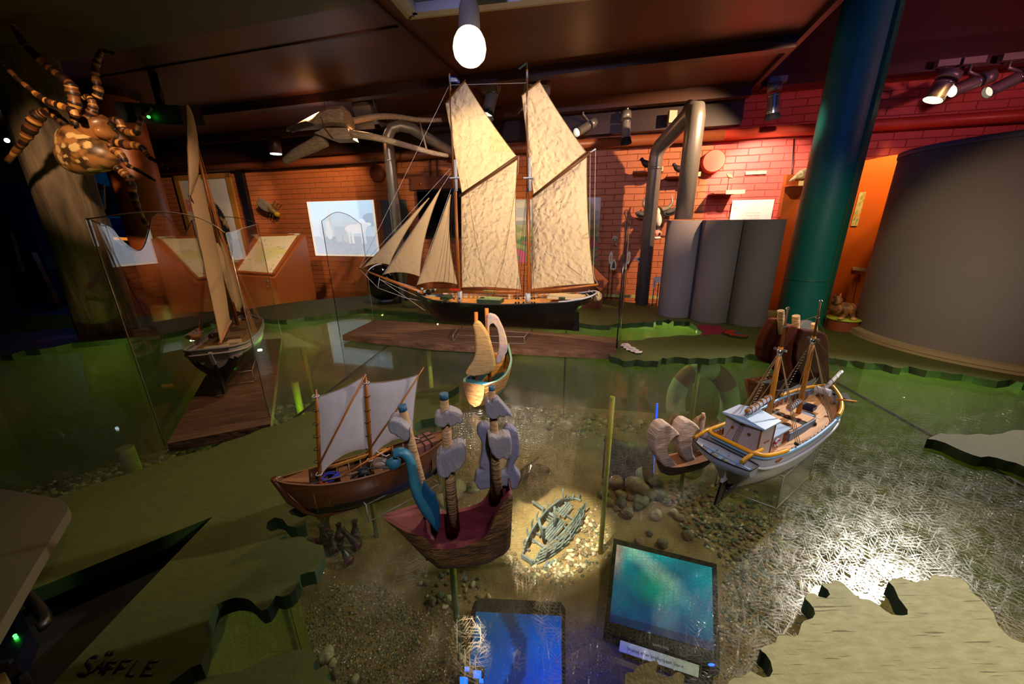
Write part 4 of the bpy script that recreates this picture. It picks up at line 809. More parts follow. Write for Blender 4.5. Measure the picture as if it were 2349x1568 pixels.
# black board added below the wedge gap to stand for its darkness
b = MB(); b.prism([Z(x, y, .90) for x, y in ((530, 1168), (250, 1262), (-120, 1360), (-160, 1900), (100, 1900), (330, 1420))], EZ*.006); b.build('trim_gap_shade', mat('gap shade black', '#060504', .9), kind='structure')
B = [(400, 1640), (453, 1568), (486, 1549), (520, 1543), (546, 1541), (580, 1525), (615, 1508), (645, 1498), (670, 1491), (697, 1489), (716, 1491), (722, 1500), (729, 1508), (719, 1520), (716, 1533), (724, 1537), (736, 1530), (745, 1526), (752, 1529), (755, 1540), (748, 1550), (756, 1561), (779, 1568), (800, 1640)]
board(B, 'small dark olive land board at the bottom edge, left of the blue reflection panel')
Cc = [(1600, 1760), (1655, 1600), (1672, 1562), (1690, 1549), (1708, 1548), (1722, 1538), (1736, 1546), (1752, 1553), (1766, 1551), (1773, 1538), (1768, 1516), (1757, 1500), (1748, 1493), (1744, 1487), (1752, 1482), (1768, 1477), (1780, 1472), (1783, 1462), (1787, 1454), (1796, 1453), (1808, 1457), (1820, 1459), (1831, 1456), (1836, 1440), (1839, 1430), (1845, 1423), (1864, 1417), (1870, 1407), (1867, 1395), (1858, 1383), (1848, 1373), (1847, 1366), (1854, 1361), (1866, 1360), (1880, 1368), (1896, 1371), (1904, 1363), (1899, 1352), (1890, 1345), (1885, 1339), (1894, 1337), (1906, 1339), (1913, 1331), (1924, 1331), (1937, 1339), (1951, 1353), (1962, 1364), (1975, 1372), (1995, 1374), (2011, 1383), (2022, 1393), (2033, 1401), (2046, 1409), (2070, 1411), (2082, 1409), (2082, 1398), (2071, 1383), (2062, 1372), (2057, 1360), (2050, 1345), (2038, 1333), (2049, 1327), (2065, 1325), (2079, 1327), (2090, 1334), (2104, 1335), (2112, 1329), (2122, 1331), (2133, 1330), (2137, 1319), (2148, 1318), (2160, 1322), (2175, 1321), (2190, 1324), (2204, 1327), (2215, 1335), (2224, 1343), (2221, 1350), (2231, 1360), (2245, 1370), (2257, 1380), (2268, 1392), (2279, 1405), (2284, 1420), (2290, 1434), (2303, 1449), (2320, 1463), (2344, 1473), (2420, 1480), (2500, 1760)]
board(Cc, 'large pale khaki land board lit brightly in the right foreground, with notched coast', M_land2)
D_ = [(1436, 1640), (1433, 1568), (1434, 1547), (1441, 1541), (1453, 1541), (1458, 1533), (1467, 1525), (1480, 1521), (1494, 1516), (1505, 1514), (1510, 1519), (1506, 1530), (1505, 1541), (1513, 1549), (1530, 1552), (1543, 1549), (1549, 1542), (1560, 1541), (1570, 1549), (1568, 1568), (1570, 1640)]
board(D_, 'small khaki island board at the bottom edge below the white caption strip', board_mat('dim khaki land paint', '#6b6434', '#574f26', .8))
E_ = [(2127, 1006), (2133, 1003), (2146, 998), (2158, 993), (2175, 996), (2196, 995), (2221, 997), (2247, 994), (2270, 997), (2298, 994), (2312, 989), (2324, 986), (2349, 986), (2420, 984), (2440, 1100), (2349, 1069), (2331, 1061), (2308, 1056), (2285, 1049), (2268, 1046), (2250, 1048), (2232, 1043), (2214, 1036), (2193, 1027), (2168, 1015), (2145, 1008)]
board(E_, 'olive headland board at the right edge between booth and scratched glass', board_mat('shaded olive land paint', '#3b3c1e', '#343519', .2))  # same olive paint, darkened to stand for weaker light on this board
G = [(985, 722), (948, 716), (912, 714), (861, 711), (835, 706), (800, 713), (759, 718), (723, 726), (697, 727), (657, 734), (621, 733), (585, 726), (583, 706), (640, 697), (695, 690), (759, 684), (835, 678), (930, 674), (1100, 674), (1300, 678), (1420, 690), (1520, 704), (1700, 708), (1800, 712), (1900, 716), (1985, 724), (2100, 735), (2420, 760), (2500, 882), (2349, 878), (2320, 870), (2290, 874), (2234, 864), (2210, 858), (2183, 857), (2160, 852), (2127, 850), (2107, 845), (2089, 840), (2068, 844), (2050, 842), (2030, 835), (2010, 833), (1985, 832), (1965, 827), (1945, 827), (1918, 822), (1900, 820), (1887, 815), (1850, 818), (1800, 820), (1760, 819), (1737, 813), (1720, 811), (1709, 815), (1707, 820), (1684, 816), (1665, 821), (1648, 820), (1628, 823), (1600, 820), (1580, 822), (1564, 819), (1548, 818), (1530, 822), (1520, 820), (1510, 828), (1497, 827), (1480, 828), (1462, 824), (1446, 827), (1431, 828), (1421, 822), (1400, 817), (1392, 800), (1400, 786), (1415, 780), (1444, 780), (1472, 780), (1485, 775), (1510, 773), (1530, 772), (1560, 768), (1590, 769), (1611, 767), (1608, 760), (1600, 755), (1597, 748), (1588, 742), (1579, 737), (1570, 738), (1559, 736), (1546, 737), (1533, 732), (1520, 735), (1507, 735), (1500, 740), (1480, 738), (1460, 741), (1449, 740), (1430, 743), (1418, 741), (1400, 746), (1380, 746), (1355, 744), (1329, 740), (1180, 731)]
board(G, 'long olive rear land board running from the map desk along the brick wall to the grey booth')
Hh = [(-120, 832), (0, 814), (26, 813), (56, 803), (90, 801), (128, 795), (163, 787), (209, 783), (260, 778), (304, 774), (380, 764), (440, 757), (500, 747), (560, 737), (581, 730), (580, 707), (500, 717), (420, 727), (330, 742), (200, 748), (-120, 776)]
board(Hh, 'dark brown green rear land board behind the small schooner at the left', M_brl)
b = MB(); b.prism([Z(x, y, ZP+.0005) for x, y in ((60, 784), (120, 770), (200, 768), (250, 764), (215, 772), (150, 776), (100, 788))], EZ*.0008); b.build('red_paint_patch', mat('dark red paint', '#4a1212', .6), label='dark red painted patch on the far left land board', cat='painted patch')
# painted red shapes at the right rear
b = MB(); b.prism([Z(x, y, ZP+.0006) for x, y in ((1598, 747), (1625, 744), (1640, 747), (1655, 745), (1652, 751), (1665, 755), (1660, 762), (1648, 767), (1630, 766), (1612, 769), (1606, 765), (1616, 762), (1608, 756))], EZ*.0012); b.build('magenta_paint_patch', mat('magenta paint', '#7a1230', .6), label='dark magenta painted patch on the rear board in front of the grey cylinders', cat='painted patch')
t = board([(1660, 762), (1668, 755), (1686, 757), (1700, 765), (1717, 770), (1706, 772), (1690, 770), (1676, 768)], 'small red fish-shaped board with a blue stripe beside the magenta patch', mat('red fish paint', '#9a2416', .5), zt=ZP+.012, th=.01, name='fish_board')
b = MB(); b.prism([Z(x, y, ZP+.0127) for x, y in ((1682, 760), (1692, 761), (1708, 769), (1696, 768), (1684, 764))], EZ*.0006); b.build('blue_stripe', mat('blue grey paint', '#3a4468', .5), t)
# white jagged sign
t = thing('town_cutout', 'white jagged paper cutout lying on the rear board beside the big schooner case', 'paper cutout', Z(1447, 799, ZP+.02)); b = MB(); b.prism([Z(x, y, ZP+.006) for x, y in ((1423, 793), (1427, 788), (1440, 787), (1446, 791), (1447, 794), (1458, 797), (1459, 800), (1466, 802), (1465, 805), (1474, 805), (1472, 809), (1458, 810), (1455, 807), (1447, 806), (1446, 803), (1436, 803), (1437, 799), (1430, 798), (1431, 794))], EZ*.001); b.build('paper', mat('white paper', '#cfc8cc', .6), t)
for x, y in ((1433, 790), (1440, 795), (1449, 800), (1455, 804), (1444, 799)): b = MB(); b.box(Z(x, y, ZP+.0075), (.012, .004, .0006)); b.build('small_mark', mat('grey marks', '#55504f', .6), t)
# ----- poles carrying the glass
def pole(px, py, z, r, label, ztop=ZG-.009, zbot=None, m=None, tilt=(0, 0)):
    p = Z(px, py, z); zb = sandz(p.x, p.y)-.004 if zbot is None else zbot
    b = MB(); b.tube([(p.x, p.y, zb), (p.x+tilt[0], p.y+tilt[1], ztop)], r, 20)
    return b.build('support_pole', m or M_gpole, loc=(p.x, p.y, zb), label=label, cat='pole', group='yellow green poles under the glass')
pole(1377, 1268, ZS, .0097, 'tall yellow green pole in the middle, beside the lit wreck', m=mat('yellow pole', '#a8a82c', .5))
pole(1057, 1540, ZS, .0097, 'yellow green pole nearest the viewer, under the burgundy toy ship')
pole(865, 1232, ZS, .0097, 'yellow green pole beside the clear stand of the rowing boat')
pole(742, 1205, ZS, .0097, 'yellow green pole behind the clay bottles')
pole(1560, 1130, ZS, .0097, 'green pole under the white carved toy ship')
pole(1583, 960, ZS, .014, 'green pole standing inside the life ring')
pole(693, 792, ZG, .012, 'thin green pole behind the rowing boat, right of the wooden plank')
pole(676, 872, ZG, .012, 'green pole close to the right corner of the left wooden plank')
pole(283, 1018, ZG, .02, 'pale green stub pole at the left coast below the small schooner', ztop=ZG-.012)
pole(1292, 959, ZS, .006, 'thin black rod standing before the rear green wall', m=mat('black rod', '#0c0c10', .4))
pole(980, 770, ZG, .012, 'faint green pole under the big schooner plank')
# LED clusters below the far coasts
M_led = mat('cool white led', '#dfffd0', .3, emit=16)
LEDS = [((672+98, 717), 3, 1), ((885, 713), 3, 1), ((92, 801), 3, 1), ((275, 775), 3, 1), ((640, 735), 3, .5), ((1355, 745), 3, 1), ((1480, 741), 3, 1), ((1572, 740), 3, 1.4), ((2048, 845), 3, .8), ((2300, 868), 3, .8)]
for (x, y), n, s in LEDS:
    p = Z(x, y, ZG-.018); t = thing('led_strip', 'small row of bright greenish lights under the coast edge', 'led strip', p+V((0, .0, 0)), 0, 'led strips under the coast edges'); t['label'] = 'row of three small lights under the coast at %s' % {770: 'the middle of the brick wall', 885: 'the black globe', 92: 'the far left', 275: 'the left pane of the small case', 640: 'the map desk', 1355: 'the rudder of the big schooner', 1480: 'the steel post', 1572: 'the left grey cylinder', 2048: 'the left end of the booth plinth', 2300: 'the right end of the booth plinth'}[x]
    b = MB(); b.box(p+EZ*.006, (.16, .02, .008)); b.build('holder', M_white, t)
    for k in (-1, 0, 1): b = MB(); b.ball(p+V((.05*k, -.004, 0)), .006, n=6); b.build('light', M_led, t)
    l = bpy.data.lights.new('led_light', 'POINT'); l.energy = 2.2*s; l.color = hx('#c8f080')[:3]; l.shadow_soft_size = .006; o = bpy.data.objects.new('led_light', l); C.objects.link(o); o.location = p+V((0, -.05, -.05))
# ----- stones
M_st = [mat('stone brown', '#5c4d3d', .7, col2='#76654f', nscale=30), mat('stone grey green', '#4f5548', .7, col2='#6a6e5e', nscale=30), mat('stone reddish', '#7a5a4c', .7, col2='#94705c', nscale=30), mat('stone pale', '#9a8c78', .7, col2='#b8aa92', nscale=30), mat('stone dark', '#33382f', .7, col2='#4a4f42', nscale=30)]
random.seed(11)
def stone(px, py, r, mi, label, dz=0, group=None, name='rock', nn=9):
    p = Z(px, py, ZS+.02+dz); mpp = (Z(px+1, py, ZS+.02)-Z(px, py, ZS+.02)).length; rr = r*mpp
    b = MB(); sc = (rr*random.uniform(.95, 1.1), rr*random.uniform(.85, 1.05), rr*random.uniform(.6, .8)); zz = sandz(p.x, p.y)+sc[2]*.75+dz
    b.ball((p.x, p.y, zz), sc, random.random()*99, .45, nn, M=Matrix.Rotation(random.uniform(0, 3), 3, 'Z'), fr=1.1)
    return b.build(name, M_st[mi], label=label, cat='stone', group=group)
RK = [(1432, 1088, 20, 1, 0, 'large round grey boulder touching the black monitor, left of the white cup'), (1461, 1120, 23, 0, .02, 'largest pointed brown boulder in the middle of the rock pile'), (1498, 1103, 19, 1, .0, 'large grey boulder right of the white cup'), (1416, 1112, 16, 2, 0, 'rounded reddish boulder at the left of the pile beside the yellow pole'), (1403, 1078, 13, 4, 0, 'dark boulder behind the yellow pole'), (1424, 1136, 14, 0, 0, 'flat-topped brown boulder below the reddish one'), (1447, 1137, 10, 2, 0, 'small wedge-shaped red rock in the middle of the pile'), (1494, 1138, 11, 0, 0, 'small brown rock at the right of the largest boulder'), (1514, 1137, 14, 1, 0, 'angular grey rock at the right end of the pile'), (1474, 1150, 15, 1, 0, 'grey green rock below the largest boulder'), (1424, 1156, 14, 4, 0, 'dark green rock low in the pile'), (1440, 1174, 13, 0, 0, 'pale brown rock at the bottom left of the pile'), (1505, 1180, 12, 3, 0, 'two-coloured round stone alone below the pile'), (1462, 1160, 11, 4, 0, 'dark angular rock low in the middle of the pile'), (1545, 1173, 9, 3, 0, 'small pale stone right of the pile'), (1418, 1163, 8, 2, 0, 'small reddish stone beside the yellow pole foot'), (1384, 1130, 11, 1, 0, 'grey rock left of the yellow pole'), (1388, 1105, 9, 2, 0, 'brown rock left of the yellow pole near the monitor corner'), (1480, 1128, 12, 4, 0, 'dark rock wedged behind the brown rocks'), (1395, 1150, 10, 0, 0, 'brown rock just right of the yellow pole'), (1530, 1150, 9, 4, 0, 'dark low rock right of the pile'), (1560, 1185, 9, 2, 0, 'reddish round stone near the pebble field'), (1520, 1242, 11, 0, 0, 'oval dark brown stone just above the monitor'), (1470, 1238, 10, 2, 0, 'oval reddish stone above the left half of the monitor'), (1490, 1218, 7, 4, 0, 'small dark green stone above the monitor'), (1578, 1225, 10, 0, 0, 'round grey brown stone at the edge of the pebble field')]
for x, y, r, mi, dz, lb in RK: stone(x, y, r*1.15, mi, lb, dz)
for x, y, r, mi, lb in ((1048, 1126, 24, 3, 'pale rounded rock behind the mast of the burgundy toy ship'), (1022, 1143, 20, 3, 'second pale rounded rock left behind the burgundy toy ship'), (1085, 1118, 18, 1, 'grey green rock under the violet carved wave'), (748, 1498, 17, 3, 'largest pale stone by the small olive board at the bottom'), (762, 1512, 9, 3, 'pale stone right of the largest one by the bottom board'), (770, 1540, 10, 0, 'brown pebble heap stone at the lower left'), (812, 1552, 11, 3, 'pale stone at the bottom edge, lower left'), (1028, 1369, 8, 3, 'pale upright pebble left of the near pole'), (1012, 1361, 8, 1, 'grey pebble left of the near pole, above the long one'), (990, 1376, 10, 0, 'long brown pebble left of the near pole')): stone(x, y, r, mi, lb)
# shared pebble meshes, many individuals
pm = []
for k in range(15):
    b = MB(); b.ball((0, 0, 0), (1, .85+.15*(k % 2), .6), k*5.1, .45, 5, fr=1.2); me = b.build('pebble', M_st[k % 5], loc=(0, 0, 0)); pm.append(me.data); bpy.data.objects.remove(me)
def inpoly(x, y, P):
    c = False; n = len(P)
    for i in range(n):
        x1, y1 = P[i]; x2, y2 = P[i-1]
        if (y1 > y) != (y2 > y) and x < (x2-x1)*(y-y1)/(y2-y1)+x1: c = not c
    return c
def pts_in(poly, n, seed, dmin=0):
    random.seed(seed); xs = [p[0] for p in poly]; ys = [p[1] for p in poly]; o = []; tries = 0
    while len(o) < n and tries < n*60:
        tries += 1; x, y = random.uniform(min(xs), max(xs)), random.uniform(min(ys), max(ys))
        if inpoly(x, y, poly) and all((x-a)**2+(y-c)**2 > dmin*dmin for a, c in o): o.append((x, y))
    return o
def pebbles(poly, n, seed, rpx, mis, label, group, dmin):
    for x, y in pts_in(poly, n, seed, dmin):
        p = Z(x, y, ZS+.008); mpp = (Z(x+1, y, ZS)-Z(x, y, ZS)).length; r = random.uniform(*rpx)*mpp
        o = bpy.data.objects.new('pebble', pm[random.choice([k for k in range(15) if k % 5 in mis])]); C.objects.link(o); o.location = (p.x, p.y, sandz(p.x, p.y)+r*.42); o.scale = (r*random.uniform(.9, 1.3), r*random.uniform(.7, 1), r); o.rotation_euler = (random.uniform(-.4, .4), random.uniform(-.4, .4), random.uniform(0, 6))
        setp(o, label, 'pebble', group)
lightz = [(1180, 1265), (1205, 1300), (1260, 1290), (1320, 1250), (1345, 1180), (1372, 1190), (1370, 1270), (1335, 1310), (1270, 1330), (1200, 1330), (1160, 1290)]
pebbles(lightz, 85, 3, (3.6, 7), (3, 3, 0), 'pale pebble in the lit circle around the wreck', 'pale pebbles around the lit wreck', 7)
field = [(1560, 1105), (1640, 1140), (1740, 1150), (1770, 1200), (1720, 1290), (1660, 1280), (1600, 1240), (1560, 1200), (1540, 1150)]
pebbles(field, 130, 5, (4, 7.5), (0, 1, 2, 4), 'grey or reddish pebble in the field under the white motor sailer', 'pebbles under the white motor sailer', 7)
pebbles([(960, 1320), (1040, 1300), (1100, 1310), (1130, 1380), (1060, 1390), (970, 1400)], 34, 6, (3.5, 7), (0, 1, 3), 'scattered pebble on the sand below the burgundy toy ship', 'pebbles below the burgundy toy ship', 12)
pebbles([(1205, 925), (1290, 935), (1390, 965), (1480, 962), (1500, 985), (1400, 985), (1330, 995), (1260, 985), (1215, 950)], 48, 8, (4, 7), (0, 1, 3), 'pebble lying along the foot of the rear green wall', 'pebbles along the rear green wall', 9)
def stuffstones(label, regions, seed, mats_, name='gravel'):
    b = MB(); random.seed(seed)
    for poly, n, (r0, r1) in regions:
        for x, y in pts_in(poly, n, seed+n, 0):
            p = Z(x, y, ZS); mpp = (Z(x+1, y, ZS)-Z(x, y, ZS)).length; r = random.uniform(r0, r1)*mpp; zz = sandz(p.x, p.y)+r*.3; a = random.uniform(0, 6); mi = random.randrange(len(mats_))
            vs = []
            for k in range(5):
                t = a+k*1.257+random.uniform(-.3, .3); q = r*random.uniform(.8, 1.2); vs.append(V((p.x+q*math.cos(t), p.y+q*.85*math.sin(t), zz-r*.2)))
            vs2 = [V((p.x+(v.x-p.x)*.6, p.y+(v.y-p.y)*.6, zz+r*random.uniform(.3, .55))) for v in vs]
            b.add(vs+vs2, [(0, 1, 6, 5), (1, 2, 7, 6), (2, 3, 8, 7), (3, 4, 9, 8), (4, 0, 5, 9), (5, 6, 7, 8, 9)], mi, True)
    return b.build(name, mats_, label=label, cat='gravel', kind='stuff')
stuffstones('dark gravel and small stones on the sand between screens, boards and pebble fields', [
 ([(700, 1400), (760, 1340), (860, 1330), (960, 1400), (1080, 1410), (1060, 1568), (740, 1568), (700, 1480)], 2600, (1.5, 3.4)),
 ([(1530, 1090), (1640, 1110), (1900, 1160), (2000, 1300), (1800, 1400), (1650, 1500), (1660, 1290), (1560, 1210)], 1500, (2.5, 6)),
 ([(1150, 1230), (1180, 1330), (1300, 1350), (1400, 1280), (1390, 1200), (1370, 1150), (1340, 1190), (1300, 1280), (1200, 1300)], 300, (2, 5)),
 ([(0, 1150), (100, 1108), (330, 1018), (430, 1010), (560, 1000), (560, 960), (640, 930), (740, 925), (740, 960), (250, 1140)], 1100, (4, 9)),
 ([(1660, 1290), (1760, 1250), (1900, 1300), (1860, 1400), (1740, 1560), (1660, 1560)], 700, (2, 4)),
 ([(1190, 930), (1500, 960), (1490, 990), (1330, 1005), (1210, 960)], 200, (2, 5)),
 ([(1060, 1170), (1180, 1150), (1180, 1230), (1080, 1260)], 250, (1.5, 3.5)),
 ([(1090, 1390), (1400, 1440), (1400, 1568), (1300, 1568)], 500, (1.2, 2.4))], 17, M_st)
# white cup shard, driftwood, fin, life ring
p = Z(1467, 1088, ZS+.05); t = thing('broken_cup', 'broken white cup lying among the boulders', 'cup', p); b = MB(); Mr = Matrix.Rotation(R(70), 3, 'Y') @ Matrix.Rotation(.4, 3, 'X')
b.lathe([(.026, -.03), (.032, -.01), (.034, .02), (.031, .02), (.029, -.008), (.0, -.012)], p+EZ*.012, 24, M=Mr); b.build('cup_wall', mat('white china', '#a8adae', .3), t)
b = MB(); a = Z(1180, 1108, ZS+.02); c = Z(1236, 1048, ZS+.05); b.tube(crpts([a, a.lerp(c, .5)+EZ*.012, c], 8), [.016, .02, .02, .018, .015, .012, .01, .007, .003], 7); b.build('driftwood', mat('driftwood', '#3c3020', .9, col2='#5a4a30', nscale=20), label='dark forked driftwood stick behind the burgundy toy ship', cat='driftwood')
b = MB(); a = Z(1215, 1085, ZS+.02); c = Z(1262, 1080, ZS+.02); b.tube(crpts([a, a.lerp(c, .5)+EZ*.02, c], 8), [.01, .02, .03, .034, .03, .026, .02, .014, .006], 8); b.build('driftwood', mat('driftwood', '#3c3020', .9), label='low humped piece of driftwood right of the forked stick', cat='driftwood')
M_ring1 = mat('faded white ring', '#8b9286', .8, col2='#a2a898', nscale=12); M_ring2 = mat('faded red ring', '#6e3028', .8, col2='#7a5248', nscale=10)
p = DY(1612, 925, 2.02); t = thing('life_ring', 'large faded white and red life ring standing under the glass', 'life ring', p)
b = MB(); NN = 48; P = []; ringm = []
for i in range(NN):
    a = 2*math.pi*i/NN; c = p+V((.165*math.cos(a), .05*math.sin(a), .20*math.sin(a))); d = V((math.cos(a), 0, math.sin(a)))
    P.append([c+d*(.055*math.cos(q))+V((0, 1, 0))*(.05*math.sin(q)) for q in [2*math.pi*j/14 for j in range(14)]])
b.grid(P, cu=True, cv=True, mfun=lambda i, j: 1 if (i % 24) in (4, 5, 6, 7, 8, 15, 16, 17, 18) else 0); b.build('ring', [M_ring1, M_ring2], t)
p = DY(1568, 965, 1.86); b = MB(); b.ball(p, (.085, .05, .062), 3, .15, 14); t = b.build('fishing_float', mat('mossy float', '#5c6444', .7, col2='#747a5a', nscale=14), label='mossy green grey float with a dark loop at the foot of the life ring', cat='float')
b = MB(); b.tube(crpts([p+V((-.03, -.05, -.03)), p+V((-.03, -.055, .0)), p+V((-.01, -.055, .005)), p+V((.0, -.055, -.02))], 10), .003, 6); b.build('loop', M_blk, t)
for k, (x0, y0, x1, y1, lb) in enumerate(((1540, 1010, 1572, 1045, 'left'), (1556, 1005, 1590, 1052, 'right'))):
    b = MB(); a = Z(x0, y0, ZS+.03); c = Z(x1, y1, ZS+.02); b.tube([a, a.lerp(c, .5)+EZ*.01, c], [.004, .009, .005], 6); b.build('dry_root', mat('dry root', '#7a6a3a', .8), label='%s dry yellowish root behind the white carved toy ship' % lb, cat='root')
# rope on the pebbles
P = crpts([Z(x, y, ZS+.03) for x, y in ((1570, 1090), (1590, 1096), (1605, 1088), (1615, 1068))], 12); b = MB(); b.tube(P, .006, 6); b.build('rope', mat('sandy rope', '#6b5c34', .9), label='short sandy rope on the pebbles beside the white motor sailer', cat='rope')
# ----- clay bottles
M_cl = mat('mossy dark bottle', '#1c140f', .5, col2='#3a2a22', nscale=30); M_cl2 = mat('purple bottle base', '#5a2436', .5, col2='#34161f', nscale=30); M_clg = mat('dark green bottle', '#101c14', .15)
for (x0, y0, x1, y1, w, lb, grn) in ((753, 1180, 746, 1216, 7, 'mossy bottle at the back of the cluster', 0), (736, 1203, 744, 1252, 8, 'mossy bottle at the left of the cluster', 0), (776, 1199, 780, 1232, 8, 'short wide mossy bottle in the middle of the cluster', 0), (783, 1212, 824, 1253, 8, 'bottle lying to the right with a purple base', 0), (757, 1219, 766, 1262, 9, 'standing mossy bottle in front of the left one', 0), (813, 1192, 815, 1231, 8, 'straight bottle with a ringed neck at the right of the cluster', 0), (777, 1246, 804, 1288, 8, 'shiny dark green bottle lying foremost with a purple round base', 1), (710, 1238, 722, 1246, 8, 'low broken bottle neck at the far left of the cluster', 0)):
    mpp = (Z(x0+1, y0, ZS+.1)-Z(x0, y0, ZS+.1)).length; bs = Z(x1, y1, ZS+.02); tp = DY(x0, y0, bs.y+.02); d = tp-bs; L = d.length; r = w*mpp
    t = thing('old_bottle', lb, 'bottle', bs, 0, 'old bottles on the sand'); Mq = V((0, 0, 1)).rotation_difference(d.normalized()).to_matrix()
    b = MB(); b.lathe([(r*1.15, .12*L), (r*1.25, .2*L), (r*1.1, .38*L), (r*.7, .55*L), (r*.62, .85*L), (r*.85, .90*L), (r*.9, .95*L), (r*.7, L), (r*.45, L), (r*.4, .7*L)], bs, 18, M=Mq); b.build('neck', M_clg if grn else M_cl, t)
    b = MB(); b.ball(bs+d*.12, r*1.45, 3, .1, 10); b.build('base', M_cl2, t)
# ----- monitors
def quad(px, z): return [Z(x, y, z) for x, y in px]
t = thing('monitor', 'flat monitor lying in the sand showing a teal blue underwater picture', 'monitor', Z(1520, 1380, ZS))
zq = ZS+.065
o4 = quad(((1408, 1234), (1644, 1293), (1652, 1533), (1385, 1446)), zq)
b = MB(); b.prism([p-EZ*.04 for p in o4[::-1]], EZ*.04); b.build('casing', mat('black bezel', '#07080c', .25), t)
i4 = quad(((1398, 1425), (1637, 1492), (1633, 1301), (1415, 1248)), zq+.001)
def uw(u, v):
    c = uw0(u, v); s = .35+.65*max(0, min(1, (v*.8+.25)))
    return [q*s for q in c]
def uw0(u, v):
    n = fnoise((u*2.2, v*2.2, 3), 1)+.5*fnoise((u*6, v*5, 5), 1); s = u+v
    base = (.0, lerp(.06, .26, v)+.10*n, lerp(.34, .36, v)+.05*n)
    k = max(0, .30-abs((u-.38)-.9*(.80-v)+.12*n)*1.4)*max(0, min(1, (v-.35)*3))
    c = [base[0]+.9*k, base[1]+.95*k, base[2]+.55*k]
    k2 = max(0, 1-((u-.42)**2*12+(v-.52)**2*14)); c[1] += .16*k2; c[2] -= .04*k2
    k3 = max(0, 1-((u-.55)**2*40+(v-.22)**2*9)); c = [c[0]+.10*k3, c[1]+.16*k3, c[2]+.12*k3]
    if u < .12 and v > .45: q = (.12-u)/.12*min(1, (v-.45)*3); c = [c[0]+.45*q, c[1]+.05*q, c[2]-.1*q]
    if v < .08: c = [c[0]*.4, c[1]*.4, c[2]*.4+.03]
    return [max(0, min(1, x)) for x in c]
m = MB(); m.c = []; Gd = []
for j in range(65):
    row = []
    for i in range(65): row.append(i4[0].lerp(i4[1], i/64).lerp(i4[3].lerp(i4[2], i/64), j/64)); m.c.append((*uw(i/64, j/64), 1))
    Gd.append(row)
m.grid(Gd, sm=False); m.build('screen', colmat('lit monitor screen', .3, emit=.5), t)
def onquad(x, y, z=zq+.0012): return Z(x, y, z)
a, c = onquad(1497, 1480), onquad(1531, 1489); ux = (c-a).normalized(); uy = V((-ux.y, ux.x, 0)); tm = text_mb('SAMSUNG', (c-a).length*.24, a, ux, uy); tm.build('brand_lettering', mat('grey lettering', '#9aa4c0', .4), t)
b = MB(); b.ball(onquad(1632, 1524), (.010, .004, .002)); b.build('power_light', mat('blue led', '#1030ff', .3, emit=14), t)
t = thing('caption_strip', 'white caption strip with black Swedish lettering along the lower edge of the monitor', 'caption strip', Z(1512, 1510, zq))
s4 = quad(((1420, 1493), (1602, 1554), (1604, 1526), (1423, 1468)), zq+.004); b = MB(); b.prism(s4, EZ*.0015); b.build('strip', mat('white strip', '#c9cfd8', .5), t)
a = Z(1438, 1490, zq+.006); c = Z(1586, 1538, zq+.006); ux = (c-a).normalized(); uy = V((-ux.y, ux.x, 0)); tm = text_mb('Vraket efter ångfartyget Sture', (c-a).length/13.6, a, ux, uy); tm.build('lettering', mat('black ink', '#0a0a0c', .5), t)
# glowing blue panel lower left, drawn for a reflection in the glass
t = thing('blue_reflection_panel', 'dim blue rounded panel in the sand, drawn for a reflection, left of the monitor', 'screen', Z(1180, 1480, ZS))
o4 = [(1062, 1600), (1297, 1600), (1296, 1410), (1285, 1394), (1105, 1385), (1090, 1392), (1083, 1408)]
b = MB(); b.prism([Z(x, y, ZS+.025) for x, y in o4], EZ*.03); b.build('casing', mat('black bezel', '#07080c', .25), t)
def bl(u, v): n = fnoise((u*2, v*2, 1), 1); k = 1 if not (.28 < u < .62 and abs(u-.45-.12*math.sin(v*4)) < .09) else .35; return (.0, (.10+.03*n)*k, (.36+.06*n)*k)
i4 = quad(((1072, 1566), (1289, 1585), (1288, 1412), (1092, 1402)), ZS+.057); m = MB(); m.c = []; Gd = []
for j in range(31):
    row = []
    for i in range(31): row.append(i4[0].lerp(i4[1], i/30).lerp(i4[3].lerp(i4[2], i/30), j/30)); m.c.append((*bl(i/30, j/30), 1))
    Gd.append(row)
m.grid(Gd, sm=False); m.build('screen', colmat('blue reflection glow', .3, emit=.22), t)
t = thing('reflected_glints', 'cluster of glowing blue squares drawn as reflected glints, under the near pole', 'glints', Z(1085, 1560, ZS+.06)); b = MB(); b.prism(quad(((1045, 1600), (1108, 1600), (1112, 1532), (1060, 1522)), ZS+.06), EZ*.004); b.build('base', M_blk, t)  # glowing squares belonging to the same drawn reflection
for x, y, w in ((1071, 1535, 5), (1095, 1547, 9), (1064, 1562, 9), (1104, 1562, 5), (1083, 1580, 9)):
    b = MB(); b.prism(quad(((x-w, y+w*.8), (x+w, y+w), (x+w, y-w*.8), (x-w, y-w)), ZS+.0645), EZ*.004); b.build('glint', mat('lit blue key', '#1060ff', .4, emit=2.2), t)
# black monitor behind the rocks and a blue line drawn for a reflection
A1, A2 = Z(1384, 1108, ZS+.01), Z(1498, 1120, ZS+.01); T1 = DY(1391, 1012, A1.y+.10); T2 = DY(1500, 1043, A2.y+.10)
b = MB(); t = thing('monitor', 'switched-off black monitor leaning behind the boulder pile', 'monitor', A1); b.prism([A1, A2, T2, T1], (0, .04, .01)); b.build('casing', mat('black gloss', '#050608', .12), t); b = MB(); b.bar(T1+V((-.01, 0, .008)), T1+V((.03, 0, .0)), .03, .02); b.build('corner', M_blk, t)
a = Z(1497, 1090, ZS+.02); b = MB(); top = DY(1508, 925, a.y+.02); b.tube([a, top], .005, 8); b.build('blue_reflection_line', mat('blue line glow', '#0a50ff', .3, emit=1.6), label='thin blue glowing line drawn for a reflection beside the black monitor', cat='reflection line')
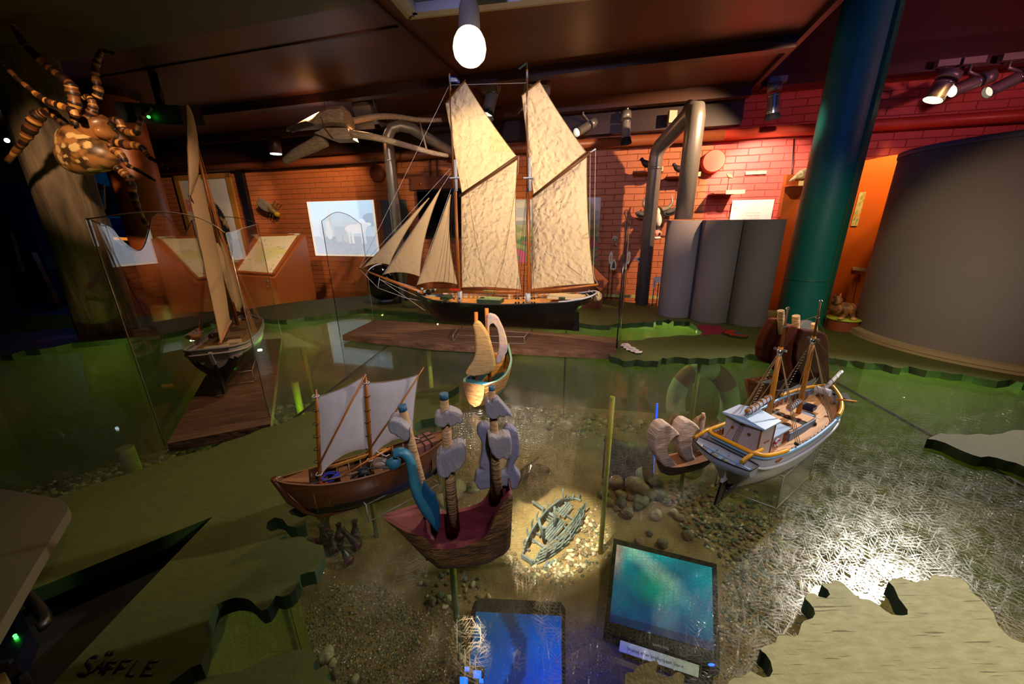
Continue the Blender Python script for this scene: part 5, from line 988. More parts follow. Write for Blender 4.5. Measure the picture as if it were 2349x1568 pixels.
# ----- the wreck
t0 = Z(1212, 1287, ZS); t1 = Z(1328, 1152, ZS); ax = (t1-t0); ax.z = 0; Lw = ax.length; ax.normalize(); pw_ = V((-ax.y, ax.x, 0)); M_wr = mat('grey wreck wood', '#4f565c', .8, col2='#6d767c', nscale=30)
t = thing('shipwreck_model', 'grey model wreck of a wooden ship with bare ribs in the lit circle', 'shipwreck', t0.lerp(t1, .5))
def wp(s, w, z=0): q = t0+ax*(s*Lw)+pw_*w; return V((q.x, q.y, sandz(q.x, q.y)+z))
def hw(s): return .085*math.sin(math.pi*min(1, max(0, s*.88+.06)))**.6
random.seed(5)
for sd in (-1, 1):
    for k in range(5):
        b = MB(); P = [wp(s, sd*hw(s)*(1-.06*k), .006+.013*k+.003*math.sin(s*9+k)) for s in [i/12*(1-.07*k)+.02*k for i in range(13)]]; b.tube(P, .0042, 5, sq=.8); b.build('side_plank', M_wr, t)
    for k in range(8):
        s = .1+.11*k; h = random.uniform(.05, .085); b = MB(); b.tube(crpts([wp(s, sd*hw(s)*.45, .006), wp(s, sd*hw(s)*.9, .012), wp(s+.01, sd*(hw(s)+.006), h*.6), wp(s+.02, sd*(hw(s)+random.uniform(-.004, .012)), h)], 6), [.0055, .0055, .005, .005, .0045, .004, .002], 5); b.build('rib', M_wr, t)
for s0, s1, w0, n in ((.28, .58, -.025, 6), (.66, .86, .0, 4)):
    for k in range(n): b = MB(); w = w0+.011*k; b.bar(wp(s0+random.uniform(-.02, .02), w, .022), wp(s1+random.uniform(-.03, .03), w, .026), .008, .004); b.build('deck_plank', M_wr, t)
for s in (.2, .38, .55, .7): b = MB(); b.bar(wp(s, -hw(s)*.9, .014), wp(s+.02, hw(s)*.9, .014), .007, .006); b.build('cross_beam', M_wr, t)
for (x0, y0, x1, y1) in ((1249, 1243, 1235, 1188), (1273, 1212, 1272, 1162)):
    b = MB(); a = Z(x0, y0, ZS+.01); c = DY(x1, y1, a.y+.01); b.tube([a, c], [.0075, .006], 7); b.build('mast_stump', M_wr, t)
b = MB(); b.tube([Z(1283, 1192, ZS+.03), Z(1222, 1150, ZS+.03)], [.006, .0085], 7); b.build('lying_mast', M_wr, t)
b = MB(); b.bar(wp(-.02, -.03, .02), wp(.16, -.02, .02), .006, .006); b.bar(wp(-.02, -.03, .02), wp(-.02, .03, .02), .008, .02); b.bar(wp(-.02, .03, .02), wp(.14, .05, .02), .006, .006); b.build('stem_frame', M_wr, t)
P = crpts([Z(x, y, ZS+.01) for x, y in ((1288, 1150), (1302, 1143), (1318, 1142), (1333, 1148))], 8); b = MB(); b.tube(P, .007, 5)
for x, y in ((1301, 1140), (1314, 1138), (1328, 1137)): b.tube([Z(x, y+8, ZS+.008), Z(x+1, y-6, ZS+.03)], .005, 5)
b.build('loose_timber', M_wr, label='broken grey frame timber lying beyond the wreck', cat='timber')
for x0, y0, x1, y1, lb in ((1248, 1300, 1258, 1286, 'first'), (1254, 1299, 1273, 1283, 'second')): b = MB(); b.bar(Z(x0, y0, ZS+.008), Z(x1, y1, ZS+.008), .01, .004); b.build('loose_plank', M_wr, label='%s loose grey plank in front of the wreck' % lb, cat='plank')
# ----- things in the lower left corner
t = thing('tilted_panel', 'dull beige slab with rounded corners in the lower left corner', 'panel', Z(40, 1250, 1.0)); zt = 1.035
pts = [(-80, 1108), (0, 1120), (60, 1130), (130, 1142), (150, 1150), (156, 1160), (153, 1175), (140, 1196), (75, 1302), (0, 1430), (-60, 1530)]
b = MB(); b.prism([Z(x, y, zt)-EZ*.02 for x, y in pts], EZ*.02); b.build('slab', mat('dull beige plastic', '#524d3e', .5), t)
t = thing('equipment_stand', 'black equipment with two green lights below the beige slab', 'equipment', Z(60, 1500, .91))
b = MB(); b.tube(crpts([Z(x, y, .99) for x, y in ((45, 1355), (75, 1380), (98, 1410), (102, 1428), (85, 1440))], 12), .008, 8); b.build('hose', M_blk, t)
b = MB(); b.prism([Z(x, y, .915) for x, y in ((-80, 1400), (60, 1420), (90, 1480), (60, 1560), (-80, 1620))], EZ*.04); b.build('box', mat('dark navy plastic', '#06081a', .35), t)
b = MB(); b.ball(Z(34, 1457, .957), .0022); b.ball(Z(37, 1462, .957), .0022); b.build('status_lights', mat('green led', '#9aff20', .3, emit=5), t)
b = MB(); b.bar(Z(-40, 1532, .965), Z(26, 1516, .965), .006, .006); b.build('metal_arm', mat('dark steel', '#4a4a52', .3, metal=.8), t); b = MB(); b.bar(Z(55, 1550, .965), Z(75, 1600, .965), .008, .008); b.build('metal_arm', mat('dark steel', '#4a4a52', .3, metal=.8), t)
b = MB(); b.prism([Z(x, y, .925) for x, y in ((-60, 1540), (16, 1530), (45, 1640), (-60, 1640))], EZ*.02); b.build('wooden_block', mat('worn wood', '#4f3a1c', .7, col2='#6b5228', nscale=9, stretch=(1, 8, 1)), label='worn brown wooden block at the very bottom left corner', cat='block')
# plank pads
b = MB(); p = Z(1085, 792, ZG+.003); b.lathe([(.045, .001), (.045, .022), (0, .022)], p, 24); b.build('round_pad', mat('landmass green', '#545c20', .6), loc=p, label='small round green pad under the front of the big schooner plank', cat='pad')
# ================= planks, glass cases, model ships
def sailmat(name, c, trans=.4, bump=.55, sc=38, st=(1, 1, 1)):
    if name in MATS: return MATS[name]
    m = bpy.data.materials.new(name); m.use_nodes = True; N = m.node_tree.nodes; L = m.node_tree.links; b = N['Principled BSDF']; out = N['Material Output']
    b.inputs['Base Color'].default_value = hx(c); b.inputs['Roughness'].default_value = .9
    tc = N.new('ShaderNodeTexCoord'); mp = N.new('ShaderNodeMapping'); mp.inputs['Scale'].default_value = st; L.new(tc.outputs['Object'], mp.inputs[0])
    nz = N.new('ShaderNodeTexNoise'); nz.inputs['Scale'].default_value = sc*.6; nz.inputs['Detail'].default_value = 2; L.new(mp.outputs[0], nz.inputs[0])
    va = N.new('ShaderNodeVectorMath'); va.operation = 'MULTIPLY_ADD'; va.inputs[1].default_value = (.05, .05, .05); L.new(nz.outputs['Color'], va.inputs[0]); L.new(mp.outputs[0], va.inputs[2])
    vo = N.new('ShaderNodeTexVoronoi'); vo.feature = 'SMOOTH_F1'; vo.inputs['Scale'].default_value = sc; L.new(va.outputs[0], vo.inputs['Vector'])
    bp = N.new('ShaderNodeBump'); bp.inputs['Strength'].default_value = bump; bp.inputs['Distance'].default_value = .02; L.new(vo.outputs['Distance'], bp.inputs['Height'])
    L.new(bp.outputs[0], b.inputs['Normal']); t = N.new('ShaderNodeBsdfTranslucent'); t.inputs['Color'].default_value = hx(c); L.new(bp.outputs[0], t.inputs['Normal'])
    mx = N.new('ShaderNodeMixShader'); mx.inputs[0].default_value = trans; L.new(b.outputs[0], mx.inputs[1]); L.new(t.outputs[0], mx.inputs[2]); L.new(mx.outputs[0], out.inputs[0]); MATS[name] = m; return m
M_plank = mat('weathered brown plank', '#40291d', .75, col2='#674836', nscale=7, stretch=(1.2, 9, 4), bump=.7, bscale=18, bstretch=(1.5, 10, 3))
M_mast = mat('varnished mast', '#a5642a', .35, col2='#8a4d1e', nscale=10, stretch=(1, 1, .3)); M_dmast = mat('brown gaff', '#5c3818', .5); M_whp = mat('white bluish paint', '#a9b0c4', .45)
M_rig = mat('tan rigging', '#8a7250', .8); M_rigd = mat('dark rigging', '#1c1712', .8); M_rigw = mat('white rope', '#b9b4b8', .8)
M_acr = glassmat('acrylic', (.97, .97, .97, 1), 1.45, .02, film=.01); M_case = glassmat('case glass', (.96, .97, .97, 1), 1.5, 0); M_case2 = glassmat('case glass clean', (.98, .98, .98, 1), 1.5, 0, gloss=.3); M_gedge = mat('glass edge', '#8a8078', .2, spec=.8); M_gedged = mat('dark glass edge', '#10101e', .15)
class Ship:
    def __init__(s, O, A):
        s.O = V((O[0], O[1], 0)); s.A = V((A[0], A[1], 0)).normalized(); s.S = V((s.A.y, -s.A.x, 0))   # A bow direction, S starboard
        if s.S.dot(s.O) > 0: s.S = -s.S                                                                 # S points to the viewer's side
    def p(s, x, y, z): return s.O+s.A*x+s.S*y+EZ*z
    def px(s, x, y, off=0): return PL(x, y, s.O+s.S*off, s.S)
    def xz(s, x, y): q = s.px(x, y); return (q-s.O).dot(s.A), q.z
def hullgrid(sh, st, nu=44, nv=12):
    """st rows: (t, x_bottom, z_bottom, x_top, z_top, half_beam, exponent)"""
    cols = [[(r[0], r[k]) for r in st] for k in range(1, 7)]; G = []
    for i in range(nu+1):
        t = i/nu; xb, zb, xt, zt, hb, e = [cr(c, t) for c in cols]; hb = max(hb, .0008); row = []
        for j in range(-nv, nv+1):
            v = abs(j)/nv; y = hb*(math.sin(v*math.pi/2)**max(.2, e)); row.append(sh.p(lerp(xb, xt, v), math.copysign(y, j) if j else 0, lerp(zb, zt, v)))
        G.append(row)
    return G
def hull_part(name, sh, st, mats, parent, zband=None, nu=44, nv=12, closed=True, band2=None):
    G = hullgrid(sh, st, nu, nv); b = MB()
    def mf(i, j):
        z = (G[i][j].z+G[i+1][j+1].z)/2
        if band2 and z > band2: return 2
        return 0 if (zband is None or z > zband) else 1
    b.grid(G, mfun=mf)
    if closed: n = len(G[0]); b.add(G[0], [list(range(n))]); b.add(G[-1], [list(range(n))])
    return b.build(name, mats, parent)
def deck_part(name, sh, st, m, parent, drop, inset=.97, nu=40, t0=0, t1=1):
    cols = [[(r[0], r[k]) for r in st] for k in range(1, 7)]; P = []
    for i in range(nu+1):
        t = lerp(t0, t1, i/nu); xb, zb, xt, zt, hb, e = [cr(c, t) for c in cols]; P.append([sh.p(xt, hb*inset*w, zt-drop) for w in (-1, -.5, 0, .5, 1)])
    b = MB(); b.grid(P, sm=False); return b.build(name, m, parent)
def rail_part(name, sh, st, m, parent, r, t0=0, t1=1, nu=60, dz=0, side=(1, -1), wrap=None, k=1.0, sq=1):
    cols = [[(q[0], q[kk]) for q in st] for kk in range(1, 7)]; out = None
    def row(s): return [sh.p(cr(cols[2], t), s*k*max(cr(cols[4], t), 0), cr(cols[3], t)+dz) for t in [lerp(t0, t1, i/nu) for i in range(nu+1)]]
    b = MB()
    if len(side) == 2:
        a = row(1); c = row(-1); P = a[::-1]+c if wrap == 'stern' else (a+c[::-1] if wrap == 'bow' else None)
        if P: b.tube(P, r, 6, sq=sq)
        else: b.tube(a, r, 6, sq=sq); b.tube(c, r, 6, sq=sq)
    else: b.tube(row(side[0]), r, 6, sq=sq)
    return b.build(name, m, parent)
def sail(name, sh, q, m, parent, bulge=.02, curves=(0, 0, 0, 0), n=16, off=0, seam=None, wr=.0015):
    """q: tl,tr,br,bl view points measured on the sail plane; curves = inward curve of top,right,bottom,left edges"""
    tl, tr, br, bl_ = [sh.px(x, y, off) for x, y in q]; P = []; w = ((tr-tl).length+(br-bl_).length)/2; h = (tl-bl_).length
    for j in range(n+1):
        v = j/n; row = []
        for i in range(n+1):
            u = i/n; p = bl_.lerp(br, u).lerp(tl.lerp(tr, u), v)
            cu = 4*u*(1-u); cv = 4*v*(1-v); cen = (tl+tr+br+bl_)/4
            d = V((0, 0, 0)); d += (EZ*-1)*curves[0]*cu*v*h; d += EZ*curves[2]*cu*(1-v)*h; dirx = (br-bl_+tr-tl).normalized() if (br-bl_+tr-tl).length > 1e-6 else sh.A
            d += -dirx*curves[1]*cv*u*w; d += dirx*curves[3]*cv*(1-u)*w
            row.append(p+d+sh.S*(bulge*cu**.5*cv**.5+wr*fnoise((u*9, v*9, off*50), 1)))
        P.append(row)
    b = MB(); b.grid(P); o = b.build(name, m, parent)
    r = [P[0], [x[-1] for x in P], P[-1][::-1], [x[0] for x in P][::-1]]; b = MB(); b.tube([p for e in r for p in e[:-1]]+[P[0][0]], .0016 if h > .25 else .001, 5, caps=False); b.build('bolt_rope', M_rig, o); return o
def spar(name, pts, r, m, parent, n=8): b = MB(); b.tube(pts, r, n); return b.build(name, m, parent)
def lines(name, segs, m, parent, r=.0009, n=4):
    b = MB()
    for s in segs: b.tube(s, r, n, caps=False)
    return b.build(name, m, parent)
# ---------- planks
def plank(pts, label):
    P = [Z(x, y, ZP+.004) for x, y in pts]; b = MB(); b.prism([p-EZ*.03 for p in P], EZ*.03)
    c = sum(P, V((0, 0, 0)))/4; d = P[1]-P[0]; return b.build('wooden_plank', M_plank, loc=(c.x, c.y, ZG+.0), rz=math.atan2(d.y, d.x), label=label, cat='plank')
plank([(785, 768), (1000, 790), (1412, 810), (1421, 775), (1100, 748), (860, 733)], 'long wide brown plank under the big schooner')
plank([(383, 1017), (646, 775), (646, 775), (514, 777), (514, 777)][:0] or [(383, 1017), (620, 972), (645, 776), (516, 783)], 'wide weathered brown plank under the small schooner at the left')
def pane(name, pts, yp_o, yp_n, parent, edge=None, th=.005):
    P = [PL(x, y, yp_o, yp_n) for x, y in pts]; n = V(yp_n).normalized(); b = MB(); b.prism(P, n*th); o = b.build(name, M_case, parent)
    return P, o
def case(label, NL, NR, FR, FL, tops, dark):
    """corners on the glass top; tops = four lists of view points along the upper edges (left, near, right, far)"""
    c = [Z(x, y, ZG+.0005) for x, y in (NL, NR, FR, FL)]; t = thing('glass_case', label, 'glass case', (c[0]+c[2])/2)
    edges = (('left_pane', c[3], c[0]), ('front_pane', c[0], c[1]), ('right_pane', c[1], c[2]), ('rear_pane', c[2], c[3]))
    for (nm, a, d), tp, dk in zip(edges, tops, dark):
        n = (d-a).cross(EZ).normalized(); T = [PL(x, y, a, n) for x, y in tp]
        T[0].x, T[0].y = a.x, a.y; T[-1].x, T[-1].y = d.x, d.y; T = crpts(T, len(T)*4)
        b = MB(); P = [a, d]+T[::-1]; b.prism([p for p in P], n*.005); o = b.build(nm, M_case if nm == 'left_pane' else M_case2, t)
        if dk == 2:
            b = MB(); b.tube([a+n*.0025, T[0]+n*.0025], .0016, 5); b.build('vertical_edge', M_gedged if nm == 'front_pane' else M_gedge, o); continue
        b = MB(); b.tube([p+n*.0025 for p in T], .0016, 5); b.build('polished_edge', M_gedged if dk else M_gedge, o)
        b = MB(); e = (a, T[0]) if nm != 'right_pane' else (a, T[0]); b.tube([e[0]+n*.0025, e[1]+n*.0025], .0034 if dk else .0016, 5); b.build('vertical_edge', M_gedged if dk else M_gedge, o)
def vtop(corner_px, y, zc=ZG):
    """view point straight above a corner at view height y"""
    p = Z(*corner_px, zc); return p
case('clear glass case with wavy upper edges around the small schooner at the left', (380, 1021), (622, 978), (647, 780), (514, 784),
     ([(440, 505), (433, 522), (425, 541), (416, 536), (405, 523), (388, 500), (365, 490), (350, 500), (343, 530), (333, 562), (320, 575), (300, 566), (275, 545), (255, 522), (235, 502)],
      [(235, 502), (290, 490), (350, 486), (410, 489), (470, 504), (530, 533)], [(530, 533), (560, 522), (596, 513)], [(596, 513), (560, 502), (520, 497), (481, 497), (440, 505)]), (1, 0, 0, 0))
case('clear glass case with wavy upper edges around the big schooner', (781, 772), (1412, 813), (1423, 777), (858, 735),
     ([(836, 514), (800, 493), (770, 487), (734, 507)], [(734, 507), (775, 487), (812, 500), (850, 517), (900, 512), (960, 489), (1010, 490), (1080, 520), (1150, 530), (1220, 515), (1290, 500), (1350, 520), (1410, 530), (1440, 505)],
      [(1440, 505), (1439, 488), (1436, 481), (1431, 490), (1426, 520)], [(1426, 520), (1350, 500), (1250, 530), (1150, 500), (1050, 525), (950, 500), (836, 514)]), (0, 2, 1, 2))
def stand(label, corners, z0, h, open_top=True):
    c = [Z(x, y, z0) for x, y in corners]; t = thing('acrylic_stand', label, 'display stand', sum(c, V((0, 0, 0)))/4, 0)
    b = MB(); cen = sum(c, V((0, 0, 0)))/4
    for i in range(4):
        a, d = c[i], c[(i+1) % 4]; n = (d-a).cross(EZ).normalized()*.0025; b.prism([a, d, d+EZ*h, a+EZ*h], n)
    b.build('panels', M_acr, t); b = MB()
    for i in range(4): a, d = c[i], c[(i+1) % 4]; b.tube([a+EZ*.001, d+EZ*.001], .0012, 4); b.tube([a+EZ*h, d+EZ*h], .0012, 4); b.tube([a, a+EZ*h], .0012, 4)
    b.build('edges', mat('acrylic edge', '#8d8580', .2, spec=.8), t)
# ---------- BIG SCHOONER
sh = Ship((-.053, 1.93), -EX); M_hull = mat('black hull', '#050506', .3, spec=.5); M_sail = sailmat('cream wrinkled canvas', '#dccdb2', .45, .7, 42); M_sail2 = sailmat('tan canvas', '#c8b290', .3, .25, 30)
def row(t, b, tp, hb, e): xb, zb = sh.xz(*b); xt, zt = sh.xz(*tp); return (t, xb, zb, xt, zt, hb, e)
st = [row(0, (1362, 683), (1368, 672), .03, .6), row(.03, (1348, 696), (1357, 675), .072, .6), row(.075, (1322, 712), (1338, 679), .09, .7), row(.095, (1317, 735), (1330, 680), .093, 1.2), row(.11, (1318, 757), (1322, 681), .095, 2.0), row(.2, (1288, 756), (1288, 684), .105, 1.3),
      row(.5, (1160, 750), (1160, 688), .112, .7), row(.75, (1070, 744), (1062, 685), .106, .7), row(.88, (1020, 739), (1003, 681), .075, .9), row(.95, (997, 728), (975, 676), .035, 1.1), row(1, (968, 694), (954, 667), .003, 1)]
T = thing('model_schooner', 'large black two-masted model schooner with cream sails set, in its own glass case', 'model ship', sh.p(0, 0, 1.0), math.atan2(sh.A.y, sh.A.x))
hull_part('hull', sh, st, M_hull, T, nu=60); M_deck = mat('ochre deck', '#c2873c', .6, col2='#ad7430', nscale=20, stretch=(1, 12, 1))
deck_part('deck', sh, st, M_deck, T, .014, .95); rail_part('rail', sh, st, mat('dark grey rail', '#2c2e33', .5), T, .0035, 0, 1, wrap='stern')
rail_part('stern_rail', sh, st, M_whp, T, .004, 0, .2, dz=.004, wrap='stern')
b = MB()
for i in range(26):
    t = .12+.72*i/25; c4 = [[(q[0], q[k]) for q in st] for k in range(1, 7)]; x = cr(c4[2], t); z = cr(c4[3], t); hb = cr(c4[4], t); b.box(sh.p(x, -hb*.95, z-.004), (.010, .003, .024), Matrix.Rotation(math.atan2(sh.A.y, sh.A.x), 3, 'Z'))
b.build('bulwark_stanchions', mat('orange stanchion', '#c47a2a', .5), T)
b = MB(); P1 = []; c4 = [[(q[0], q[k]) for q in st] for k in range(1, 7)]
for i in range(31): t = .1+.78*i/30; x = cr(c4[2], t); z = cr(c4[3], t); hb = cr(c4[4], t); P1.append([sh.p(x, -hb*.975, z-.016), sh.p(x, -hb*.975, z+.010)])
b.grid(P1, sm=False); b.build('bulwark', mat('cream bulwark', '#c9bda6', .6), T)
b = MB(); b.prism([sh.px(1321, 714, .004), sh.px(1328, 716, .004), sh.px(1329, 759, .004), sh.px(1314, 759, .004)], -sh.S*.008); b.build('rudder', M_hull, T)
RZ = Matrix.Rotation(math.atan2(sh.A.y, sh.A.x), 3, 'Z')
def dbox(name, x, y, off, d, m, par, dz=0): b = MB(); b.box(sh.px(x, y, off)+EZ*dz, d, RZ); return b.build(name, m, par)
M_gr = mat('pale green hatch', '#7d9a72', .5); M_grd = mat('dark green hatch', '#1f3a28', .5)
o = dbox('hatch', 1125, 689, .0, (.13, .07, .018), M_grd, T); dbox('hatch_cover', 1125, 684, .0, (.125, .066, .004), M_gr, o)
dbox('hatch', 1024, 682, .02, (.05, .05, .018), M_grd, T); dbox('rear_cabin', 1300, 680, -.01, (.18, .09, .012), mat('cream cabin', '#bfae8e', .5), T); dbox('cabin_hatch', 1290, 683, .03, (.03, .02, .01), M_grd, T)
dbox('red_pennant', 1043, 664, .04, (.055, .004, .012), mat('vermilion', '#c43016', .5), T); dbox('long_box', 1122, 669, -.09, (.07, .02, .016), M_gr, T)
b = MB(); b.ball(sh.px(1106, 684, .01), (.013, .011, .008), 2, .4); b.build('rope_coil', mat('brown coil', '#3c2418', .9), T)
b = MB(); c = sh.px(987, 668, .0); b.tube([c-sh.S*.025, c+sh.S*.025], .014, 14); b.tube([c+V((.0, 0, .004))-sh.S*.035, c+sh.S*.035], .006, 8); b.build('windlass', mat('black iron', '#151515', .4), T)
b = MB()
for x, y, s in ((975, 668, .012), (968, 662, .009), (960, 668, .009), (998, 664, .007), (980, 676, .01)): b.box(sh.px(x, y, .01), (s, s*1.4, s), RZ)
b.build('foredeck_gear', M_whp, T)
b = MB(); b.tube([sh.px(1055, 690), sh.px(1055, 668)], .013, 12); b.tube([sh.px(1211, 692), sh.px(1211, 672)], .013, 12); b.build('mast_coats', M_whp, T)
# spars
m1 = [sh.px(1055, 690), sh.px(1049, 560), sh.px(1042, 372)]; spar('fore_mast', m1, [.0085, .008, .007], M_mast, T, 12)
m2 = [sh.px(1212, 692), sh.px(1212, 560), sh.px(1211, 364)]; spar('main_mast', m2, [.0085, .008, .007], M_mast, T, 12)
for nm, base, top, c in (('fore_topmast', (1041, 432), (1031, 172), 0), ('main_topmast', (1210, 432), (1209, 163), 0)):
    o = spar(nm, [sh.px(*base, .014), sh.px(*top, .002)], [.006, .0035], M_dmast, T, 10); b = MB(); b.ball(sh.px(top[0], top[1]-2, .002), .006); b.build('gold_ball', mat('brass ball', '#b8862a', .3, metal=.8), o)
    b = MB(); q = sh.px(*top, .002); b.tube([q-EZ*.06, q], .0042, 8); b.build('white_tip', M_whp, o)
for x, y0, y1 in ((1043, 366, 438), (1212, 362, 438)):
    b = MB(); a, c = sh.px(x, y0, .006), sh.px(x+3, y1, .006)
    for k in (-1, 0, 1): b.tube([a+sh.A*.006*k, c+sh.A*.005*k], .0042, 6)
    b.box(sh.px(x+1, 408, .004), (.045, .03, .006), RZ); b.build('masthead_doubling', M_whp, T)
b = MB(); q = sh.px(1209, 160); b.tube([q, q+EZ*.028], .0012, 5); b.build('vane_rod', M_rig, T); b = MB(); b.prism([sh.px(1206, 144), sh.px(1208, 147), sh.px(1191, 160), sh.px(1189, 158)], sh.S*.001); b.build('wind_vane', mat('green vane', '#2c5a4a', .5), T)
b = MB(); F = [sh.px(1032, 175, .003), sh.px(1046, 176, .01), sh.px(1055, 186, .0), sh.px(1054, 192, .0), sh.px(1046, 189, .008), sh.px(1032, 190, .003)]; b.prism(F, sh.S*.0008); fl = b.build('pennant', mat('blue pennant', '#1c2c78', .6), T)
b = MB(); b.prism([p+sh.S*.0012 for p in (sh.px(1034, 178, .004), sh.px(1045, 179, .011), sh.px(1051, 186, .004), sh.px(1044, 187, .009), sh.px(1034, 187, .004))], sh.S*.0004); b.build('white_field', mat('white pennant field', '#c4c4d0', .6), fl)
spar('fore_gaff', [sh.px(1052, 450, .006), sh.px(1120, 405, .006), sh.px(1190, 357, .006)], [.006, .0065, .0045], M_dmast, T); spar('main_gaff', [sh.px(1222, 450, .006), sh.px(1290, 398, .006), sh.px(1355, 350, .006)], [.006, .0065, .005], M_dmast, T)
spar('gaff_end', [sh.px(1352, 351, .006), sh.px(1367, 341, .006)], .003, M_whp, T)
spar('topsail_yard', [sh.px(1020, 238, .008), sh.px(1068, 183, .008)], .0032, M_dmast, T); spar('topsail_yard', [sh.px(1195, 219, .008), sh.px(1240, 184, .008)], .0032, M_dmast, T)
spar('fore_boom', [sh.px(1062, 670), sh.px(1194, 668)], .005, M_mast, T); spar('main_boom', [sh.px(1217, 671), sh.px(1372, 652)], [.0055, .0045], M_mast, T)
spar('bowsprit', [sh.px(972, 672), sh.px(900, 645), sh.px(824, 615)], [.009, .0075, .004], M_mast, T, 10); spar('martingale', [sh.px(871, 633), sh.px(867, 660)], .0018, M_whp, T)
sail('fore_topsail', sh, [(1022, 236), (1067, 187), (1184, 357), (1060, 444)], M_sail, T, .018, (0, .03, -.0, .0))
sail('fore_mainsail', sh, [(1058, 452), (1187, 366), (1196, 664), (1060, 659)], M_sail, T, .03, (0, .06, .015, 0))
sail('main_topsail', sh, [(1197, 218), (1238, 187), (1344, 348), (1224, 446)], M_sail, T, .018, (0, .03, 0, 0))
sail('main_mainsail', sh, [(1222, 454), (1346, 360), (1363, 650), (1219, 663)], M_sail, T, .035, (0, .04, .01, 0))
def jib(nm, head, tack, clew, off): sail(nm, sh, [(head[0]-1, head[1]), (head[0]+1, head[1]), clew, tack], M_sail2, T, .015, (0, .22, .03, 0), off=off)
jib('flying_jib', (984, 454), (831, 616), (893, 607), .0); jib('jib', (1011, 432), (881, 629), (963, 634), .0); jib('fore_staysail', (1034, 446), (957, 653), (1050, 652), .0)
S1 = sh.px
lines('stays', [[S1(1034, 386), S1(825, 614)], [S1(1035, 396), S1(878, 630)], [S1(1036, 430), S1(956, 654)], [S1(1031, 195), S1(825, 614)], [S1(1033, 195), S1(1209, 190)], [S1(824, 616), S1(867, 660), S1(930, 683), S1(968, 690)], [S1(871, 640), S1(975, 712)], [S1(871, 640), S1(968, 684)], [S1(873, 634), S1(955, 660)], [S1(1366, 342), S1(1363, 560), S1(1360, 645)], [S1(1354, 352), S1(1352, 600)], [S1(1190, 358), S1(1188, 400)], [S1(1372, 652), S1(1365, 640), S1(1360, 625)]], M_rigw, T, .0011)
sg = []
for mx, my, bx, sd in ((1043, 405, (1014, 1026, 1041, 1054), 1), (1043, 405, (1020, 1034, 1050, 1062), -1), (1211, 405, (1183, 1190, 1201, 1220, 1226), 1), (1211, 405, (1190, 1200, 1212, 1226), -1)):
    for x in bx: sg.append([S1(mx, my, .004*sd), S1(x, 686, .106*sd)])
lines('shrouds', sg, M_rigd, T, .001)
lines('running_rigging', [[S1(1070, 410, .02), S1(1090, 545, .03), S1(1122, 692, .105)], [S1(1185, 420, .02), S1(1155, 600, .04), S1(1130, 680, .105)], [S1(1240, 560, .02), S1(1330, 630, .03)], [S1(1355, 665, .0), S1(1340, 680, .04)], [S1(1350, 655), S1(1345, 682)]], M_rigd, T, .0009)
lines('ratlines', [[S1(1203+.4*k, 500+14*k, .02+.005*k), S1(1211, 500+14*k, .02+.005*k)] for k in range(13)], M_rig, T, .0009)
b = MB()
for x in (1014, 1026, 1041, 1054, 1183, 1190, 1201, 1220, 1226): b.ball(sh.px(x, 684, .107), (.004, .003, .006)); b.ball(sh.px(x, 694, .112), (.005, .003, .006))
b.build('deadeyes', M_blk, T)
b = MB(); q = sh.px(1361, 678, .0); RB = Matrix.Rotation(math.atan2(sh.S.y, sh.S.x), 3, 'Z'); P = []
for i in range(15):
    t = i/14; s = math.sin(math.pi*min(.999, max(.001, t)))**.5; P.append([q+sh.S*((t-.5)*.15)+sh.A*(-.02+.022*s*math.cos(a))+EZ*(.028*s*min(0, math.sin(a))*.9+.012*(1-s)) for a in [math.pi+math.pi*j/10 for j in range(11)]])
b.grid(P); dg = b.build('stern_boat', mat('cream boat', '#b7a584', .5), T)
lines('boat_tackle', [[q+sh.S*.06, q+sh.S*.06+sh.A*.03+EZ*.02], [q-sh.S*.06, q-sh.S*.06+sh.A*.03+EZ*.02]], M_whp, T, .0015)
stand('clear acrylic stand under the keel of the big schooner', ((1040, 783), (1203, 788), (1221, 764), (1060, 752)), ZP+.005, .035)
# ---------- SMALL SCHOONER (left)
sh = Ship((-1.10, 1.41), (-.385, .923)); zd = 1.15
Lh = .265
st = [(0, -Lh+.02, 1.085, -Lh, zd+.012, .052, .5), (.04, -Lh+.04, 1.04, -Lh+.02, zd+.010, .074, .6), (.09, -Lh+.05, 1.005, -Lh+.045, zd+.006, .082, 1.5), (.2, -Lh+.10, 1.002, -.17, zd, .088, 1.15), (.5, 0, 1.0, 0, zd-.008, .09, .65), (.8, .17, 1.0, .17, zd, .075, .8), (.93, .215, 1.01, .225, zd+.008, .04, 1), (1, .225, 1.05, Lh-.01, zd+.016, .004, 1)]
T = thing('model_schooner', 'small grey-white and black model schooner seen from the stern in the left glass case', 'model ship', sh.p(0, 0, 1.0), math.atan2(sh.A.y, sh.A.x)); RZ = Matrix.Rotation(math.atan2(sh.A.y, sh.A.x), 3, 'Z')
M_hg = mat('grey white hull', '#9a9aa2', .45); hull_part('hull', sh, st, [M_hg, mat('dark green black hull', '#0c120e', .4)], T, zband=1.118, nu=50, nv=18)
deck_part('deck', sh, st, mat('brown deck', '#8a6a48', .7, col2='#76583a', nscale=20, stretch=(1, 12, 1)), T, .016, .96); rail_part('rail', sh, st, mat('grey rail', '#7a7c86', .5), T, .004, 0, 1, wrap='stern'); rail_part('rubbing_strake', sh, st, M_hg, T, .003, 0, .95, dz=-.018, wrap='stern', k=1.0)
